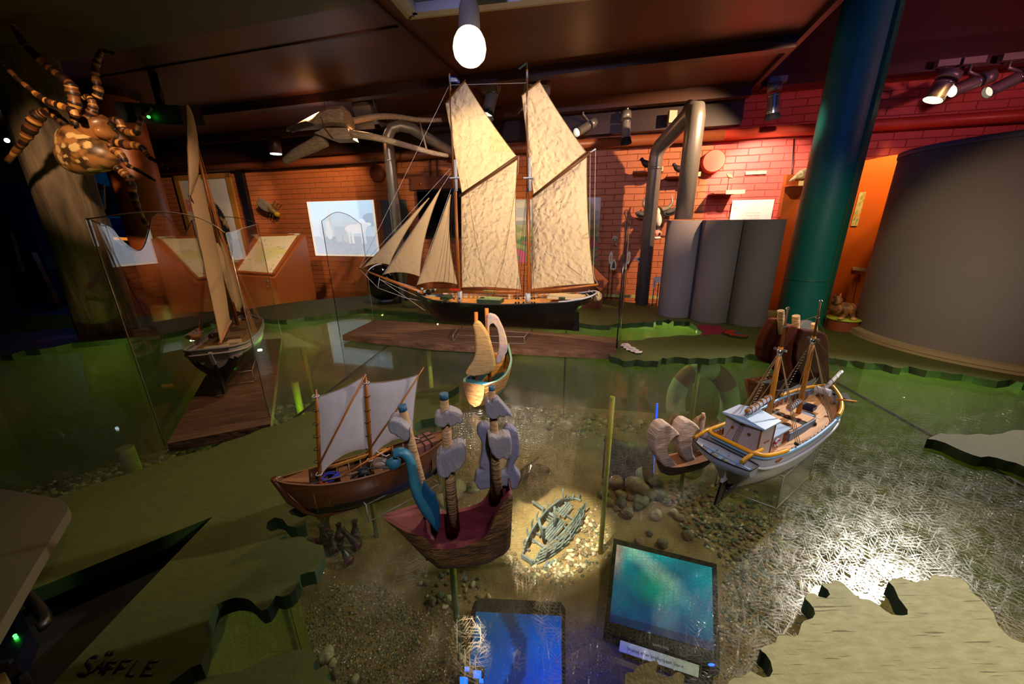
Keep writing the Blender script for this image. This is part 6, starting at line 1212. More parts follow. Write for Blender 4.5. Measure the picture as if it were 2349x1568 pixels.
b = MB(); b.bar(sh.p(-Lh-.004, 0, zd+.0), sh.p(-Lh+.012, 0, 1.105), .010, .012, up=sh.A); b.build('rudder_head', M_hg, T); b = MB(); b.prism([sh.p(-Lh+.010, -.004, 1.105), sh.p(-Lh+.030, -.004, 1.105), sh.p(-Lh+.06, -.004, .995), sh.p(-Lh+.015, -.004, .992)], sh.S*.008); b.build('rudder', mat('dark green black hull', '#0c120e', .4), T)
for nm, x, y, z, d, m in (('deck_hatch', .0, .0, zd-.018, (.09, .07, .018), mat('grey brown hatch', '#6b5a48', .6)), ('fore_hatch', .12, 0, zd-.018, (.05, .05, .014), mat('grey brown hatch', '#6b5a48', .6)), ('skylight', -.12, .03, zd-.016, (.05, .04, .02), mat('pale skylight', '#a39a86', .5)), ('stern_locker', -.17, -.01, zd-.014, (.035, .07, .016), mat('pale skylight', '#a39a86', .5)), ('deck_box', .05, -.065, zd-.014, (.03, .02, .02), mat('pale skylight', '#a39a86', .5))):
    b = MB(); b.box(sh.p(x, y, z), d, RZ); b.build(nm, m, T)
# ship's small boat hung at the stern quarter
b = MB(); q = sh.p(-.10, -.085, zd+.03); P = []
for i in range(13):
    t = i/12; s = math.sin(math.pi*min(.999, max(.001, t)))**.6; P.append([q+sh.A*((t-.5)*.10)+sh.S*(.024*s*math.cos(a))+EZ*(.022*s*math.sin(a)+.01*(1-s)) for a in [math.pi+math.pi*j/10 for j in range(11)]])
b.grid(P); o = b.build('ship_boat', mat('tan boat', '#a87a48', .5), T)
b = MB()
for t in (.25, .5, .75): b.bar(q+sh.A*((t-.5)*.1)-sh.S*.02, q+sh.A*((t-.5)*.1)+sh.S*.02, .008, .003)
b.build('thwarts', M_hg, o); lines('davits', [[sh.p(-.14, -.08, zd), sh.p(-.14, -.085, zd+.04), q-sh.A*.04], [sh.p(-.06, -.085, zd), sh.p(-.06, -.09, zd+.04), q+sh.A*.04]], M_hg, T, .0018)
bm = sh.px(545, 742); xz = (bm-sh.O).dot(sh.A)
def mastat(x, top_py, r, nm, z0=zd-.02):
    d = sh.p(x, 0, 0); n = V((d.x, d.y, 0)).normalized()
    # height that matches the measured view height
    c = 0; lo, hi = 1.2, 2.3
    for _ in range(40):
        mid = (lo+hi)/2; w = sh.p(x, 0, mid)-CAM; py = 784-w.dot(Up)/w.dot(Fw)*FPX
        if py < top_py: hi = mid
        else: lo = mid
    spar(nm, [sh.p(x, 0, z0), sh.p(x, 0, lerp(z0, lo, .6)), sh.p(x, 0, lo)], [.007, .006, .003], M_mast, T, 10); return lo
mA, mB = (sh.px(545, 745), sh.px(431, 250)), (sh.px(562, 728), sh.px(468, 400)); spar('main_mast', [mA[0], mA[0].lerp(mA[1], .6), mA[1]], [.007, .006, .003], M_mast, T, 10); spar('fore_mast', [mB[0], mB[0].lerp(mB[1], .6), mB[1]], [.006, .005, .003], M_mast, T, 10)
zt1, zt2 = mA[1].z, mB[1].z
M_ss = sailmat('pale pink canvas', '#d8bc9c', .3, .12, 40)
sail('main_topsail', sh, [(427, 240), (431, 240), (455, 395), (434, 455)], M_ss, T, .012, (0, -.5, 0, .0), off=.0)
sail('mainsail', sh, [(436, 455), (457, 400), (527, 732), (505, 783)], M_ss, T, .02, (0, .0, 0, 0), off=.0)
sail('foresail', sh, [(488, 560), (500, 556), (552, 716), (538, 712)], sailmat('bright pale canvas', '#ecd2b0', .3, .12, 40), T, .02, (0, .0, 0, .0), off=.0)
sail('staysail', sh, [(498, 548), (504, 546), (556, 690), (546, 690)], M_ss, T, .015, (0, 0, 0, 0), off=.0)
sail('jib', sh, [(505, 560), (508, 558), (566, 704), (552, 706)], M_ss, T, .01, (0, 0, 0, 0), off=.0)
spar('boom', [sh.px(504, 788), sh.px(516, 760), sh.px(528, 736)], [.005, .006, .006], mat('pinkish boom', '#a8745a', .5), T); spar('gaff', [sh.px(434, 448), sh.px(452, 490), sh.px(486, 545)], [.004, .005, .005], M_rigd, T)
hA = mA[0].lerp(mA[1], .62); hB = mB[0].lerp(mB[1], .62)
sg = [[hA, sh.p(-.02+dx, s*.088, zd)] for s in (-1, 1) for dx in (-.05, -.03, -.01)]+[[hB, sh.p(.15+dx, s*.078, zd)] for s in (-1, 1) for dx in (-.04, -.02)]+[[mA[1], sh.p(.24, 0, zd+.02)], [mB[1], sh.p(.24, 0, zd+.02)], [hB, sh.p(.24, 0, zd+.02)]]
lines('shrouds', sg, mat('orange tan rigging', '#b87a48', .8), T, .001)
lines('ratlines', [[sh.p(-.07, s*.088, zd).lerp(hA, k/26), sh.p(-.03, s*.088, zd).lerp(hA, k/26)] for s in (-1, 1) for k in range(2, 24)], mat('orange tan rigging', '#b87a48', .8), T, .0008)
stand('clear acrylic stand under the small schooner', ((494, 888), (584, 874), (592, 842), (484, 850)), ZP+.005, .045)
# ---------- WHITE MOTOR SAILER (right)
sh = Ship((.592, .722), (.861, .508)); zd = 1.125; M_wh = mat('white hull', '#a9aeb6', .3, coat=.2); M_bh = mat('black bottom', '#060607', .35); M_lb = mat('light blue rail', '#6f9cc4', .4); M_yel = mat('yellow ochre rail', '#cf9416', .35)
st = [(0, -.196, 1.085, -.205, zd+.012, .034, .4), (.05, -.190, 1.050, -.195, zd+.010, .048, .6), (.11, -.184, 1.010, -.170, zd+.004, .055, 1.25), (.3, -.11, 1.006, -.10, zd-.004, .060, .72), (.55, 0, 1.002, .01, zd-.006, .061, .5), (.78, .10, 1.004, .12, zd+.004, .056, .6), (.9, .145, 1.01, .175, zd+.014, .038, .8), (.96, .165, 1.02, .20, zd+.020, .021, 1), (1, .180, 1.05, .218, zd+.026, .003, 1)]
T = thing('model_motor_sailer', 'white and black model motor sailer with light blue deckhouse and bare masts at the right', 'model ship', sh.p(0, 0, 1.0), math.atan2(sh.A.y, sh.A.x)); RZ = Matrix.Rotation(math.atan2(sh.A.y, sh.A.x), 3, 'Z')
hull_part('hull', sh, st, [M_wh, M_bh], T, zband=1.047, nu=50, nv=20)
M_pd = mat('pale planked deck', '#d0a070', .55, col2='#b98858', nscale=14, stretch=(.6, 40, 1)); 
deck_part('deck', sh, st, M_pd, T, .014, .95); rail_part('blue_rail', sh, st, M_lb, T, .0035, 0, 1, wrap='stern', sq=1); rail_part('rubbing_strake', sh, st, M_wh, T, .0028, 0, .97, dz=-.022, k=1.02, wrap='stern')
rail_part('yellow_stern_rail', sh, st, M_yel, T, .0042, 0, .27, dz=.006, wrap='stern'); rail_part('yellow_bow_rail', sh, st, M_yel, T, .004, .76, 1, dz=.008, wrap='bow')
P1 = []; c4 = [[(q[0], q[k]) for q in st] for k in range(1, 7)]; b = MB()
for i in range(24): t = .1+.8*i/23; x = cr(c4[2], t); z = cr(c4[3], t); hb = cr(c4[4], t); [b.box(sh.p(x, s*hb*.93, z-.007), (.004, .003, .014), RZ) for s in (-1, 1)]
b.build('bulwark_posts', mat('brown posts', '#a0602a', .5), T)
def sb(name, x, y, z, d, m, par=None, rot=0): b = MB(); b.box(sh.p(x, y, z), d, RZ @ Matrix.Rotation(rot, 3, 'Z')); return b.build(name, m, par or T)
M_wall = mat('white cabin wall', '#a8a3a4', .4); M_cr = mat('light blue roof', '#9fbfe0', .35, coat=.2); M_brt = mat('brown trim', '#7a3f1c', .5)
zz = zd-.018
HW = .072
wh = sb('wheelhouse', -.145, 0, zz+HW/2, (.052, .066, HW), M_wall)
b = MB(); R0 = [(-.030, -.040), (.030, -.040), (.036, 0), (.030, .040), (-.030, .040), (-.036, 0)]; b.prism([sh.p(-.145+x, y, zz+HW) for x, y in R0], EZ*.003); b.add([sh.p(-.145+x, y, zz+HW+.003) for x, y in ((-.03, -.04), (.03, -.04), (.03, .04), (-.03, .04), (-.034, 0), (.034, 0))]+[sh.p(-.145-.03, 0, zz+HW+.010), sh.p(-.145+.03, 0, zz+HW+.010)], [(0, 1, 7, 6), (6, 7, 2, 3), (0, 6, 3), (1, 2, 7)]); b.build('wheelhouse_roof', M_cr, wh)
b = MB()
for y in (-.018, .014): b.tube([sh.p(-.1705, y, zz+.05), sh.p(-.1722, y, zz+.05)], .0032, 12)
b.build('porthole', mat('brass porthole', '#8a5a2a', .3, metal=.6), wh); b = MB(); b.bar(sh.p(-.1717, .0335, zz), sh.p(-.1717, .0335, zz+.07), .002, .002, up=sh.A); b.bar(sh.p(-.119, .0335, zz), sh.p(-.119, .0335, zz+.07), .002, .002, up=sh.A); b.bar(sh.p(-.15, .0338, zz+.035), sh.p(-.133, .0338, zz+.035), .0015, .0015); b.build('door_trim', M_brt, wh)
ch = sb('low_cabin', -.085, 0, zz+.016, (.068, .060, .032), M_wall); sb('low_cabin_roof', -.083, 0, zz+.0335, (.074, .068, .003), M_cr, ch)
b = MB()
for x in (-.062, -.054, -.049): b.bar(sh.p(x, .0308, zz+.002), sh.p(x, .0308, zz+.030), .002, .002, up=sh.S)
for z in (.004, .017, .029): b.bar(sh.p(-.064, .0308, zz+z), sh.p(-.049, .0308, zz+z), .002, .002)
b.build('window_lattice', M_brt, ch)
b = MB(); c = sh.p(-.094, .0325, zz+.016); b.tube([c+sh.A*.0075*math.cos(a)+EZ*.0085*math.sin(a) for a in [2*math.pi*i/16 for i in range(17)]], .0024, 6, caps=False); lb = b.build('lifebuoy', mat('white buoy', '#d8d0d0', .5), ch)
b = MB()
for a0 in (.5, 2.6, 4.2): b.tube([c+sh.A*.0075*math.cos(a)+EZ*.0085*math.sin(a) for a in (a0, a0+.3, a0+.6)], .0027, 6)
b.build('red_bands', mat('red band', '#b01c1c', .5), lb)
b = MB(); b.tube([sh.p(-.062, -.004, zz+.035), sh.p(-.060, -.004, zz+.085)], .003, 8); b.build('funnel_pipe', M_blk, T)
hx_ = sb('hold_coaming', .02, 0, zz+.008, (.115, .064, .018), mat('blue grey coaming', '#55708f', .45)); sb('hatch_boards', -.008, 0, zz+.0185, (.052, .058, .003), M_pd, hx_); sb('hatch_boards', .058, 0, zz+.0185, (.035, .058, .003), M_pd, hx_); sb('open_hold', .030, 0, zz+.0175, (.022, .056, .002), M_blkm, hx_)
for k in range(4): sb('hold_figure', .026+.003*k, -.02+.012*k, zz+.021, (.004, .006, .006), M_brt, hx_)
sb('windlass', .135, -.006, zz+.010, (.022, .026, .020), mat('dark blue iron', '#101a34', .4)); sb('mast_foot_box', .092, .004, zz+.006, (.03, .03, .012), mat('blue grey coaming', '#55708f', .45)); sb('fore_hatch', .115, .02, zz+.004, (.016, .016, .006), M_wh)
def coil(x, y, z, r, nm='rope_coil', m=None): b = MB(); [b.tube([sh.p(x+r*k*math.cos(a), y+r*k*math.sin(a), z+.0015*j) for a in [2*math.pi*i/20 for i in range(21)]], .0016, 5, caps=False) for j, k in enumerate((1, .88, 1, .86))]; b.build(nm, m or mat('tan coil', '#8a6a40', .9), T)
coil(-.022, .015, zz+.021, .011); coil(.108, .006, zz+.004, .013, m=mat('olive coil', '#4a4a30', .9)); coil(.07, -.040, zz+.002, .010)
b = MB(); b.ball(sh.p(-.035, -.034, zz+.008), (.010, .008, .008)); b.build('engine_vent', mat('dark green iron', '#1a2c22', .5), T)
b = MB(); b.ball(sh.p(-.075, .058, zd+.003), .004); b.ball(sh.p(.075, .03, zz+.005), .006); b.ball(sh.p(-.03, -.058, zz+.012), .004); b.build('bollards', M_blk, T)
# aft mast passes in front of the hold
def toppt(x, y, pyt):
    lo, hi = 1.1, 1.9
    for _ in range(40):
        mid = (lo+hi)/2; w = sh.p(x, y, mid)-CAM; py = 784-w.dot(Up)/w.dot(Fw)*FPX
        if py < pyt: hi = mid
        else: lo = mid
    return lo
M_ym = mat('yellow mast', '#b8781e', .4)
def colmast(x, rake, topy, nm, base_px=None):
    m0, m1 = sh.px(*base_px[0]), sh.px(*base_px[1]); m0 = m0+(m1-m0)*((zz-m0.z)/(m1.z-m0.z)); P = lambda k: m0.lerp(m1, k)
    o = spar(nm, [P(0), P(.72)], [.0052, .0042], M_ym, T, 12); spar('topmast', [P(.66)+sh.A*.002, P(.97)], [.0034, .0016], mat('dark honey', '#7a4c18', .4), o); b = MB(); b.ball(P(.985), .0032); b.build('truck', M_ring, o)
    b = MB(); b.box(P(.70), (.004, .022, .004), RZ); b.tube([P(.66), P(.705)], .0052, 10); b.build('crosstree', M_ring, o); b = MB(); b.tube([P(.86), P(.868)], .004, 10); b.build('mast_band', M_ring, o); return P
Pa = colmast(-.052, .04, 706, 'aft_mast', ((1751, 1016), (1808, 702))); Pf = colmast(.098, .02, 690, 'fore_mast', ((1829, 958), (1884, 686)))
M_fw = mat('furled white sail', '#b9bcc8', .7)
def furl(a, c, nm): o = spar(nm, [a, c], .0035, M_ym, T); b = MB(); b.tube([a.lerp(c, t)-EZ*.003+EZ*.001*math.sin(t*30) for t in [.05+.9*i/16 for i in range(17)]], .0062, 8); f = b.build('furled_sail', M_fw, o); lines('gaskets', [[a.lerp(c, t)+sh.S*.0065*math.cos(q)+EZ*(.0075*math.sin(q)-.003) for q in [2*math.pi*i/8 for i in range(9)]] for t in (.12, .27, .42, .57, .72, .87)], M_rigd, o, .0006)
furl(sh.p(-.168, .0, zz+.092), Pa(.36)-sh.A*.006, 'aft_boom'); furl(sh.p(.01, .0, zz+.05), Pf(.20)-sh.A*.006, 'fore_boom')
spar('bowsprit', [sh.p(.175, 0, zd+.03), sh.p(.262, .0, zd+.062)], [.0055, .004], M_fw, T); lines('bowsprit_lashing', [[sh.p(.175+.0045*k, .006*math.cos(k*1.6), zd+.03+.0018*k+.006*math.sin(k*1.6)) for k in range(19)]], M_rigd, T, .0006)
b = MB(); b.tube([sh.p(.166, -.012, zd+.034), sh.p(.166, .018, zd+.034)], [.008, .0085], 12); b.build('furled_jib', M_fw, T)
spar('cathead', [sh.p(.165, .03, zd+.024), sh.p(.185, .062, zd+.026)], .0026, M_ym, T); b = MB(); b.prism([sh.p(.20, .012, zd+.02), sh.p(.225, .03, zd+.022), sh.p(.19, .055, zd+.018)], EZ*.003); b.build('anchor_board', M_blkm, T)
sg = []
for P_, x in ((Pa, -.052), (Pf, .098)):
    for s in (-1, 1):
        for dx in (-.026, -.018, -.010): sg.append([P_(.69), sh.p(x+dx, s*.060, zd-.002)])
lines('shrouds', sg, M_rig, T, .0006); lines('dark_aft_shroud', [[Pa(.70), sh.p(-.052+.02, -.058, zd+.004)]], M_blkm, T, .0011); lines('dark_fore_shroud', [[Pf(.70), sh.p(.098+.02, -.058, zd+.004)]], M_blkm, T, .0011)
lines('ratlines', [[(P_(.70).lerp(sh.p(x+.02, -.058, zd), k/22))-sh.A*.004, (P_(.70).lerp(sh.p(x+.02, -.058, zd), k/22))+sh.A*.004] for P_, x in ((Pa, -.052), (Pf, .098)) for k in range(1, 22)], M_rigw, T, .0006)
lines('stays', [[Pa(.86), Pf(.88)], [Pf(.72), sh.p(.262, 0, zd+.062)], [Pf(.86), sh.p(.262, 0, zd+.062)], [Pf(.68), sh.p(.205, 0, zd+.03)], [Pa(.70), sh.p(-.195, -.02, zd+.01)], [Pa(.68), sh.p(-.168, 0, zz+.09)], [Pa(.5), sh.p(-.16, 0, zz+.08)], [Pf(.70), sh.p(.03, 0, zz+.045)], [Pa(.64), sh.p(-.12, -.05, zd)], [Pf(.5), sh.p(.08, .058, zd)], [sh.p(.262, 0, zd+.062), sh.p(.19, 0, 1.08)]], M_rig, T, .0006)
lines('mainsheet', [[sh.p(-.168, .002*k, zz+.09), sh.p(-.183, .003*k-.01, zd)] for k in range(4)], M_rigd, T, .0005)
# dinghy across the stern
q = sh.p(-.232, .004, zd+.004); b = MB(); P = []
for i in range(21):
    t = i/20; s = max(.02, math.sin(math.pi*(.06+.94*t)))**.55 if t < .5 else max(.25, math.cos((t-.5)*2.0))**.6
    P.append([q+sh.S*((t-.5)*.112)+sh.A*(.0215*s*math.cos(a))+EZ*(.026*s*math.sin(a)+.004*(1-s)+.006*abs(t-.5)) for a in [math.pi+math.pi*j/12 for j in range(13)]])
b.grid(P); b.add(P[-1], [list(range(13))]); o = b.build('dinghy', M_wh, T)
b = MB(); b.tube([r[0] for r in P]+[r[-1] for r in P[::-1]]+[P[0][0]], .0014, 5, caps=False); b.build('dinghy_gunwale', M_blk, o); b = MB()
for t in (.3, .5, .7): b.bar(q+sh.S*((t-.5)*.112)-sh.A*.018-EZ*.005, q+sh.S*((t-.5)*.112)+sh.A*.018-EZ*.005, .008, .002)
b.bar(q-sh.S*.04-EZ*.003, q+sh.S*.05-EZ*.003, .003, .003); b.build('thwarts', mat('blue grey thwart', '#7f9cc0', .5), o)
for s in (-.052, .040): spar('davit', [sh.p(-.17, s, zd+.014), sh.p(-.20, s, zd+.016), sh.p(-.238, s, zd+.012)], .0035, M_yel, T)
b = MB(); b.prism([sh.p(-.190, -.0015, 1.100), sh.p(-.208, -.0015, 1.100), sh.p(-.212, -.0015, 1.055), sh.p(-.194, -.0015, 1.055)], sh.S*.004); b.build('rudder_upper', M_wh, T); b = MB(); b.prism([sh.p(-.192, -.0015, 1.055), sh.p(-.212, -.0015, 1.055), sh.p(-.222, -.0015, 1.005), sh.p(-.206, -.0015, 1.005)], sh.S*.004); b.prism([sh.p(-.188, -.002, 1.055), sh.p(-.10, -.002, 1.032), sh.p(-.10, -.002, 1.020), sh.p(-.19, -.002, 1.008), sh.p(-.200, -.002, 1.008)], sh.S*.004); b.build('rudder_lower', M_bh, T)
b = MB(); b.ball(sh.p(-.135, .0575, zd-.012), (.012, .002, .004), M=RZ); b.build('freeing_port', M_brt, T)
stand('clear acrylic stand under the white motor sailer', ((1640, 1115), (1780, 1166), (1856, 1092), (1720, 1050)), ZG+.001, .085)
# ---------- ROWING SAIL BOAT
sh = Ship((-.303, .690), (-.869, -.494)); zd = 1.062; M_bw = mat('varnished brown hull', '#5a3014', .35, col2='#6e3c1a', nscale=8, stretch=(1, 1, 14), coat=.2); M_in = mat('brown boat inside', '#4a2c18', .6, col2='#5e3a22', nscale=10, stretch=(1, 1, 12))
st = [(0, -.140, .985, -.178, zd+.016, .004, .8), (.08, -.120, .972, -.150, zd+.010, .020, .8), (.25, -.075, .965, -.09, zd+.0, .038, .6), (.5, 0, .962, 0, zd-.006, .044, .5), (.75, .075, .965, .09, zd+.0, .037, .6), (.92, .120, .974, .150, zd+.012, .018, .8), (1, .138, .99, .178, zd+.022, .004, 1)]
T = thing('model_rowing_boat', 'brown varnished model rowing boat with two small white sprit sails', 'model boat', sh.p(0, 0, .95), math.atan2(sh.A.y, sh.A.x)); RZ = Matrix.Rotation(math.atan2(sh.A.y, sh.A.x), 3, 'Z')
hull_part('hull', sh, st, [M_bw, M_bh], T, zband=.999, nu=44, nv=16, closed=False); ins = [(r[0], r[1], r[2]+.006, r[3]*.985, r[4]-.0002, max(.001, r[5]-.003), r[6]) for r in st]
hull_part('inner_planking', sh, ins, M_in, T, nu=40, nv=10, closed=False); rail_part('gunwale', sh, st, mat('brown gunwale', '#6e4424', .4), T, .0024, 0, 1)
b = MB(); b.tube([sh.p(.120, 0, .970), sh.p(.142, 0, .99), sh.p(.165, 0, 1.03), sh.p(.181, 0, zd+.026)], [.003, .0045, .0055, .006], 8); b.tube([sh.p(-.130, 0, .975), sh.p(-.165, 0, 1.03), sh.p(-.180, 0, zd+.018)], .004, 8); b.tube([sh.p(-.125, 0, .966), sh.p(0, 0, .957), sh.p(.125, 0, .966)], .003, 6); b.build('keel_and_stems', mat('brown stem', '#5a3014', .4), T)
M_thw = mat('pale thwart', '#7a5030', .5)
for x in (-.075, -.005, .06, .10): b = MB(); b.box(sh.p(x, 0, zd-.018), (.018, .074 if abs(x) < .08 else .056, .003), RZ); b.build('thwart', M_thw, T)
for x, s in ((.145, 1), (-.148, -1)): b = MB(); b.prism([sh.p(x-.022*s, -.024, zd+.006), sh.p(x-.022*s, .024, zd+.006), sh.p(x+.028*s, 0, zd+.014)], EZ*.003); b.build('end_deck', M_thw, T)
b = MB()
for k in range(11):
    x = -.12+.024*k; hb = cr([(r[3], r[5]) for r in st], x)*.93; b.tube([sh.p(x, -hb, zd-.003), sh.p(x, -hb*.8, zd-.05), sh.p(x, 0, .975), sh.p(x, hb*.8, zd-.05), sh.p(x, hb, zd-.003)], .0018, 5)
b.build('ribs', M_thw, T)
M_sp2 = mat('honey mast', '#a5621c', .4); M_cl = sailmat('white cotton', '#cfcbd6', .3, .03, 60)
def mz(x, y, pyt):
    lo, hi = 1.05, 1.6
    for _ in range(40):
        mid = (lo+hi)/2; w = sh.p(x, y, mid)-CAM; py = 784-w.dot(Up)/w.dot(Fw)*FPX
        if py < pyt: hi = mid
        else: lo = mid
    return lo
def xat(px_, py_): q = sh.px(px_, py_); return (q-sh.O).dot(sh.A)
xa, xb = xat(734, 1170), xat(850, 1080)
for a_, c_, nm in (((738, 1175), (725, 893), 'fore_mast'), ((853, 1085), (839, 864), 'aft_mast')): p0_, p1_ = sh.px(*a_), sh.px(*c_); spar(nm, [p0_+(p0_-p1_)*((p0_.z-.985)/(p1_.z-p0_.z)), p0_.lerp(p1_, .8), p1_], [.0042, .0038, .0015], M_sp2, T, 10)
def sq(nm, q): o = sail(nm, sh, q, M_cl, T, .008, (.03, .03, .10, 0), off=-.001, n=14); return o
sq('fore_sail', [(726, 909), (836, 862), (846, 1030), (733, 1092)]); sq('aft_sail', [(842, 877), (960, 859), (947, 1006), (853, 1048)])
spar('fore_sprit', [sh.px(721, 1086, .006), sh.px(780, 972, .006), sh.px(839, 858, .006)], [.0016, .0024, .0016], M_sp2, T); spar('aft_sprit', [sh.px(840, 1040, .006), sh.px(910, 940, .006), sh.px(972, 842, .006)], [.0016, .0024, .0012], M_sp2, T)
lines('mast_lashings', [[sh.px(x, y, 0)+sh.A*.0058*math.cos(q)+sh.S*.0058*math.sin(q) for q in [2*math.pi*i/10 for i in range(11)]] for x, y in ((724, 941), (725, 971), (726, 1000), (727, 1029), (728, 1058), (842, 908), (843, 940), (844, 967), (845, 997), (846, 1026))], M_rigd, T, .0008)
lines('white_knots', [[sh.px(x, y, .0)+sh.A*.006*math.cos(q)+sh.S*.006*math.sin(q)+EZ*.001*math.sin(5*q) for q in [2*math.pi*i/12 for i in range(13)]] for x, y in ((732, 1086), (848, 1054), (724, 908), (840, 877))]+[[sh.px(947, 1004), sh.px(962, 1006, .0)], [sh.px(862, 1034, .0), sh.px(885, 1046, .01), sh.px(893, 1042, .0)]], M_rigw, T, .0012)
b = MB(); c = sh.p(xat(975, 1040), .0, zd+.004)
for k in range(4): b.box(c+EZ*(.0068*k-.012), (.048, .048, .006), RZ @ Matrix.Rotation(.12, 3, 'Z'))
cr_ = b.build('cargo_crate', mat('reddish crate wood', '#6b4038', .6, col2='#80504a', nscale=14, stretch=(1, 8, 1)), loc=tuple(c-EZ*.015), label='small reddish slatted crate tied with black cord in the stern of the rowing boat', cat='crate')
b = MB(); RZ2 = RZ @ Matrix.Rotation(.12, 3, 'Z')
for k in (-.008, .008): b.box(c+RZ2 @ V((k, 0, -.001)), (.0015, .0495, .0285), RZ2); b.box(c+RZ2 @ V((0, k, -.001)), (.0495, .0015, .0285), RZ2)
b.build('black_cord', M_rigd, cr_)
def item(name, mb, m, label, cat): mb.build(name, m, label=label, cat=cat)
b = MB(); b.bar(sh.p(xat(757, 1118), -.022, zd+.0), sh.p(xat(893, 1045), -.022, zd+.004), .006, .005); b.tube([sh.p(xat(745, 1115), -.022, zd), sh.p(xat(757, 1112), -.022, zd)], .002, 6); item('oar', b, mat('pale yellow wood', '#a87a34', .5), 'square pale yellow oar lying along the far side of the rowing boat', 'oar')
b = MB(); P = [sh.p(xat(795, 1140), .024, zd+.002), sh.p(xat(850, 1098), .006, zd+.008), sh.p(xat(902, 1055), -.01, zd+.012)]; b.tube(P, [.0012, .0022, .003], 8); item('oar', b, M_sp2, 'thin honey-coloured oar crossing the rowing boat towards the burgundy toy ship', 'oar')
b = MB(); b.tube([sh.px(712, 1110, .01), sh.px(822, 1082, .01)], .0018, 6); item('boat_hook', b, mat('grey brown stick', '#5a4c3c', .7), 'thin grey brown stick resting on the thwarts near the bow of the rowing boat', 'stick')
b = MB(); b.tube([sh.px(728, 1118, .014), sh.px(795, 1110, .014)], .0016, 6); item('boat_hook', b, mat('dark grey stick', '#2c2a2c', .7), 'dark stick above the orange cloth in the rowing boat', 'stick')
for x0, y0, x1, y1, lb in ((710, 1114, 732, 1122, 'larger orange cloth at the foot of the front mast'), (734, 1106, 752, 1116, 'smaller orange cloth right of the front mast')):
    b = MB(); P = [[sh.px(lerp(x0, x1, i/5), lerp(y0, y1, j/4), .016)+EZ*(.003*math.sin(i*1.8+j)) for i in range(6)] for j in range(5)]; b.grid(P); b.grid([[p-EZ*.0015 for p in r] for r in P]); item('orange_cloth', b, mat('bright orange cloth', '#e8500e', .7), lb, 'cloth')
b = MB(); c = sh.px(755, 1096, -.004); [b.tube([c+sh.A*(.021*k*math.cos(q))+sh.S*(.010*k*math.sin(q))+EZ*(.002*j+.002*math.sin(3*q)) for q in [2*math.pi*i/20 for i in range(21)]], .0016, 5, caps=False) for j, k in enumerate((1, .85, .7, .95))]; item('blue_rope', b, mat('bright blue rope', '#12249a', .6), 'coil of bright blue rope beside the front mast of the rowing boat', 'rope')
b = MB(); c = sh.px(833, 1082, .008); b.tube([c-sh.A*.008, c+sh.A*.008], [.007, .008], 12); [b.tube([c+V((.001*k, 0, .006))+sh.A*.011*math.cos(q)+EZ*.004*math.sin(q) for q in [2*math.pi*i/10 for i in range(11)]], .0012, 5, caps=False) for k in range(2)]; item('float_bundle', b, mat('dark grey bundle', '#25252a', .6), 'dark grey bundle of net floats beside the rear mast of the rowing boat', 'bundle')
P = crpts([sh.px(x, y, .012)+EZ*.004 for x, y in ((838, 1080), (870, 1075), (905, 1082), (912, 1090), (895, 1100), (868, 1096), (845, 1088))], 24); b = MB(); b.tube(P, .0014, 5); item('dark_rope', b, mat('blue grey rope', '#2c3038', .8), 'dark loop of rope hanging over the near side of the rowing boat', 'rope')
M_net = mat('pale net', '#7d7468', .8); M_net2 = glassmat('net gauze', (.75, .72, .68, 1), 1.2, .6, film=.12)
for cx_, cy_, rx, rz_, lb in ((880, 1082, .020, .010, 'round pale net in the middle of the rowing boat'), (868, 1062, .018, .012, 'upper crumpled pale net behind the rear mast')):
    c = sh.px(cx_, cy_, -.002); t = thing('fishing_net', lb, 'net', c); b = MB(); b.ball(c, (rx, .014, rz_), 2, .3, 10, M=RZ); b.build('mesh', M_net2, t); b = MB(); b.tube([c+sh.A*rx*math.cos(q)+EZ*(rz_*math.sin(q)+.002*math.sin(3*q))+sh.S*.008 for q in [2*math.pi*i/20 for i in range(21)]], .0011, 5, caps=False); b.build('hoop', M_net, t)
b = MB(); b.tube([sh.px(1018, 968, -.004), sh.px(1027, 985, -.004), sh.px(1023, 1003, .0), sh.px(1019, 1012, 0)], .0022, 6); b.tube([sh.px(1015, 962, -.01), sh.px(1033, 974, .01)], .0028, 6); item('tiller', b, mat('orange wood', '#9a5a1c', .5), 'curved orange wooden tiller behind the middle mast of the burgundy toy ship', 'tiller')
stand('clear acrylic stand under the rowing boat', ((846, 1197), (1008, 1110), (975, 1085), (816, 1160)), ZG+.001, .045)
b = MB(); a = Z(846, 1197, ZG)
# ---------- carved toy ships
M_pine = mat('carved pale pine', '#b89468', .7, col2='#a07c52', nscale=9, stretch=(3, 3, 14), bump=.5, bscale=30, bstretch=(2, 2, 9))
def bev(o, w, seg=2):
    m = o.modifiers.new('bevel', 'BEVEL'); m.width = w; m.segments = seg; m.limit_method = 'ANGLE'; m.angle_limit = R(35)
    return o
def carved(name, pts, Y, th, m, parent, bw=.004, n=None, lean=0, mats=None):
    """thick carved piece: outline measured on an upright plane at distance Y, given thickness th"""
    nn = V(n).normalized() if n is not None else V((0, 1, 0)); o = V((0, Y, 0)) if not isinstance(Y, V) else Y
    P = [PL(x, y, o, nn) for x, y in pts]; b = MB(); b.prism([p-nn*th*.5 for p in P], nn*th); return bev(b.build(name, m, parent), bw)
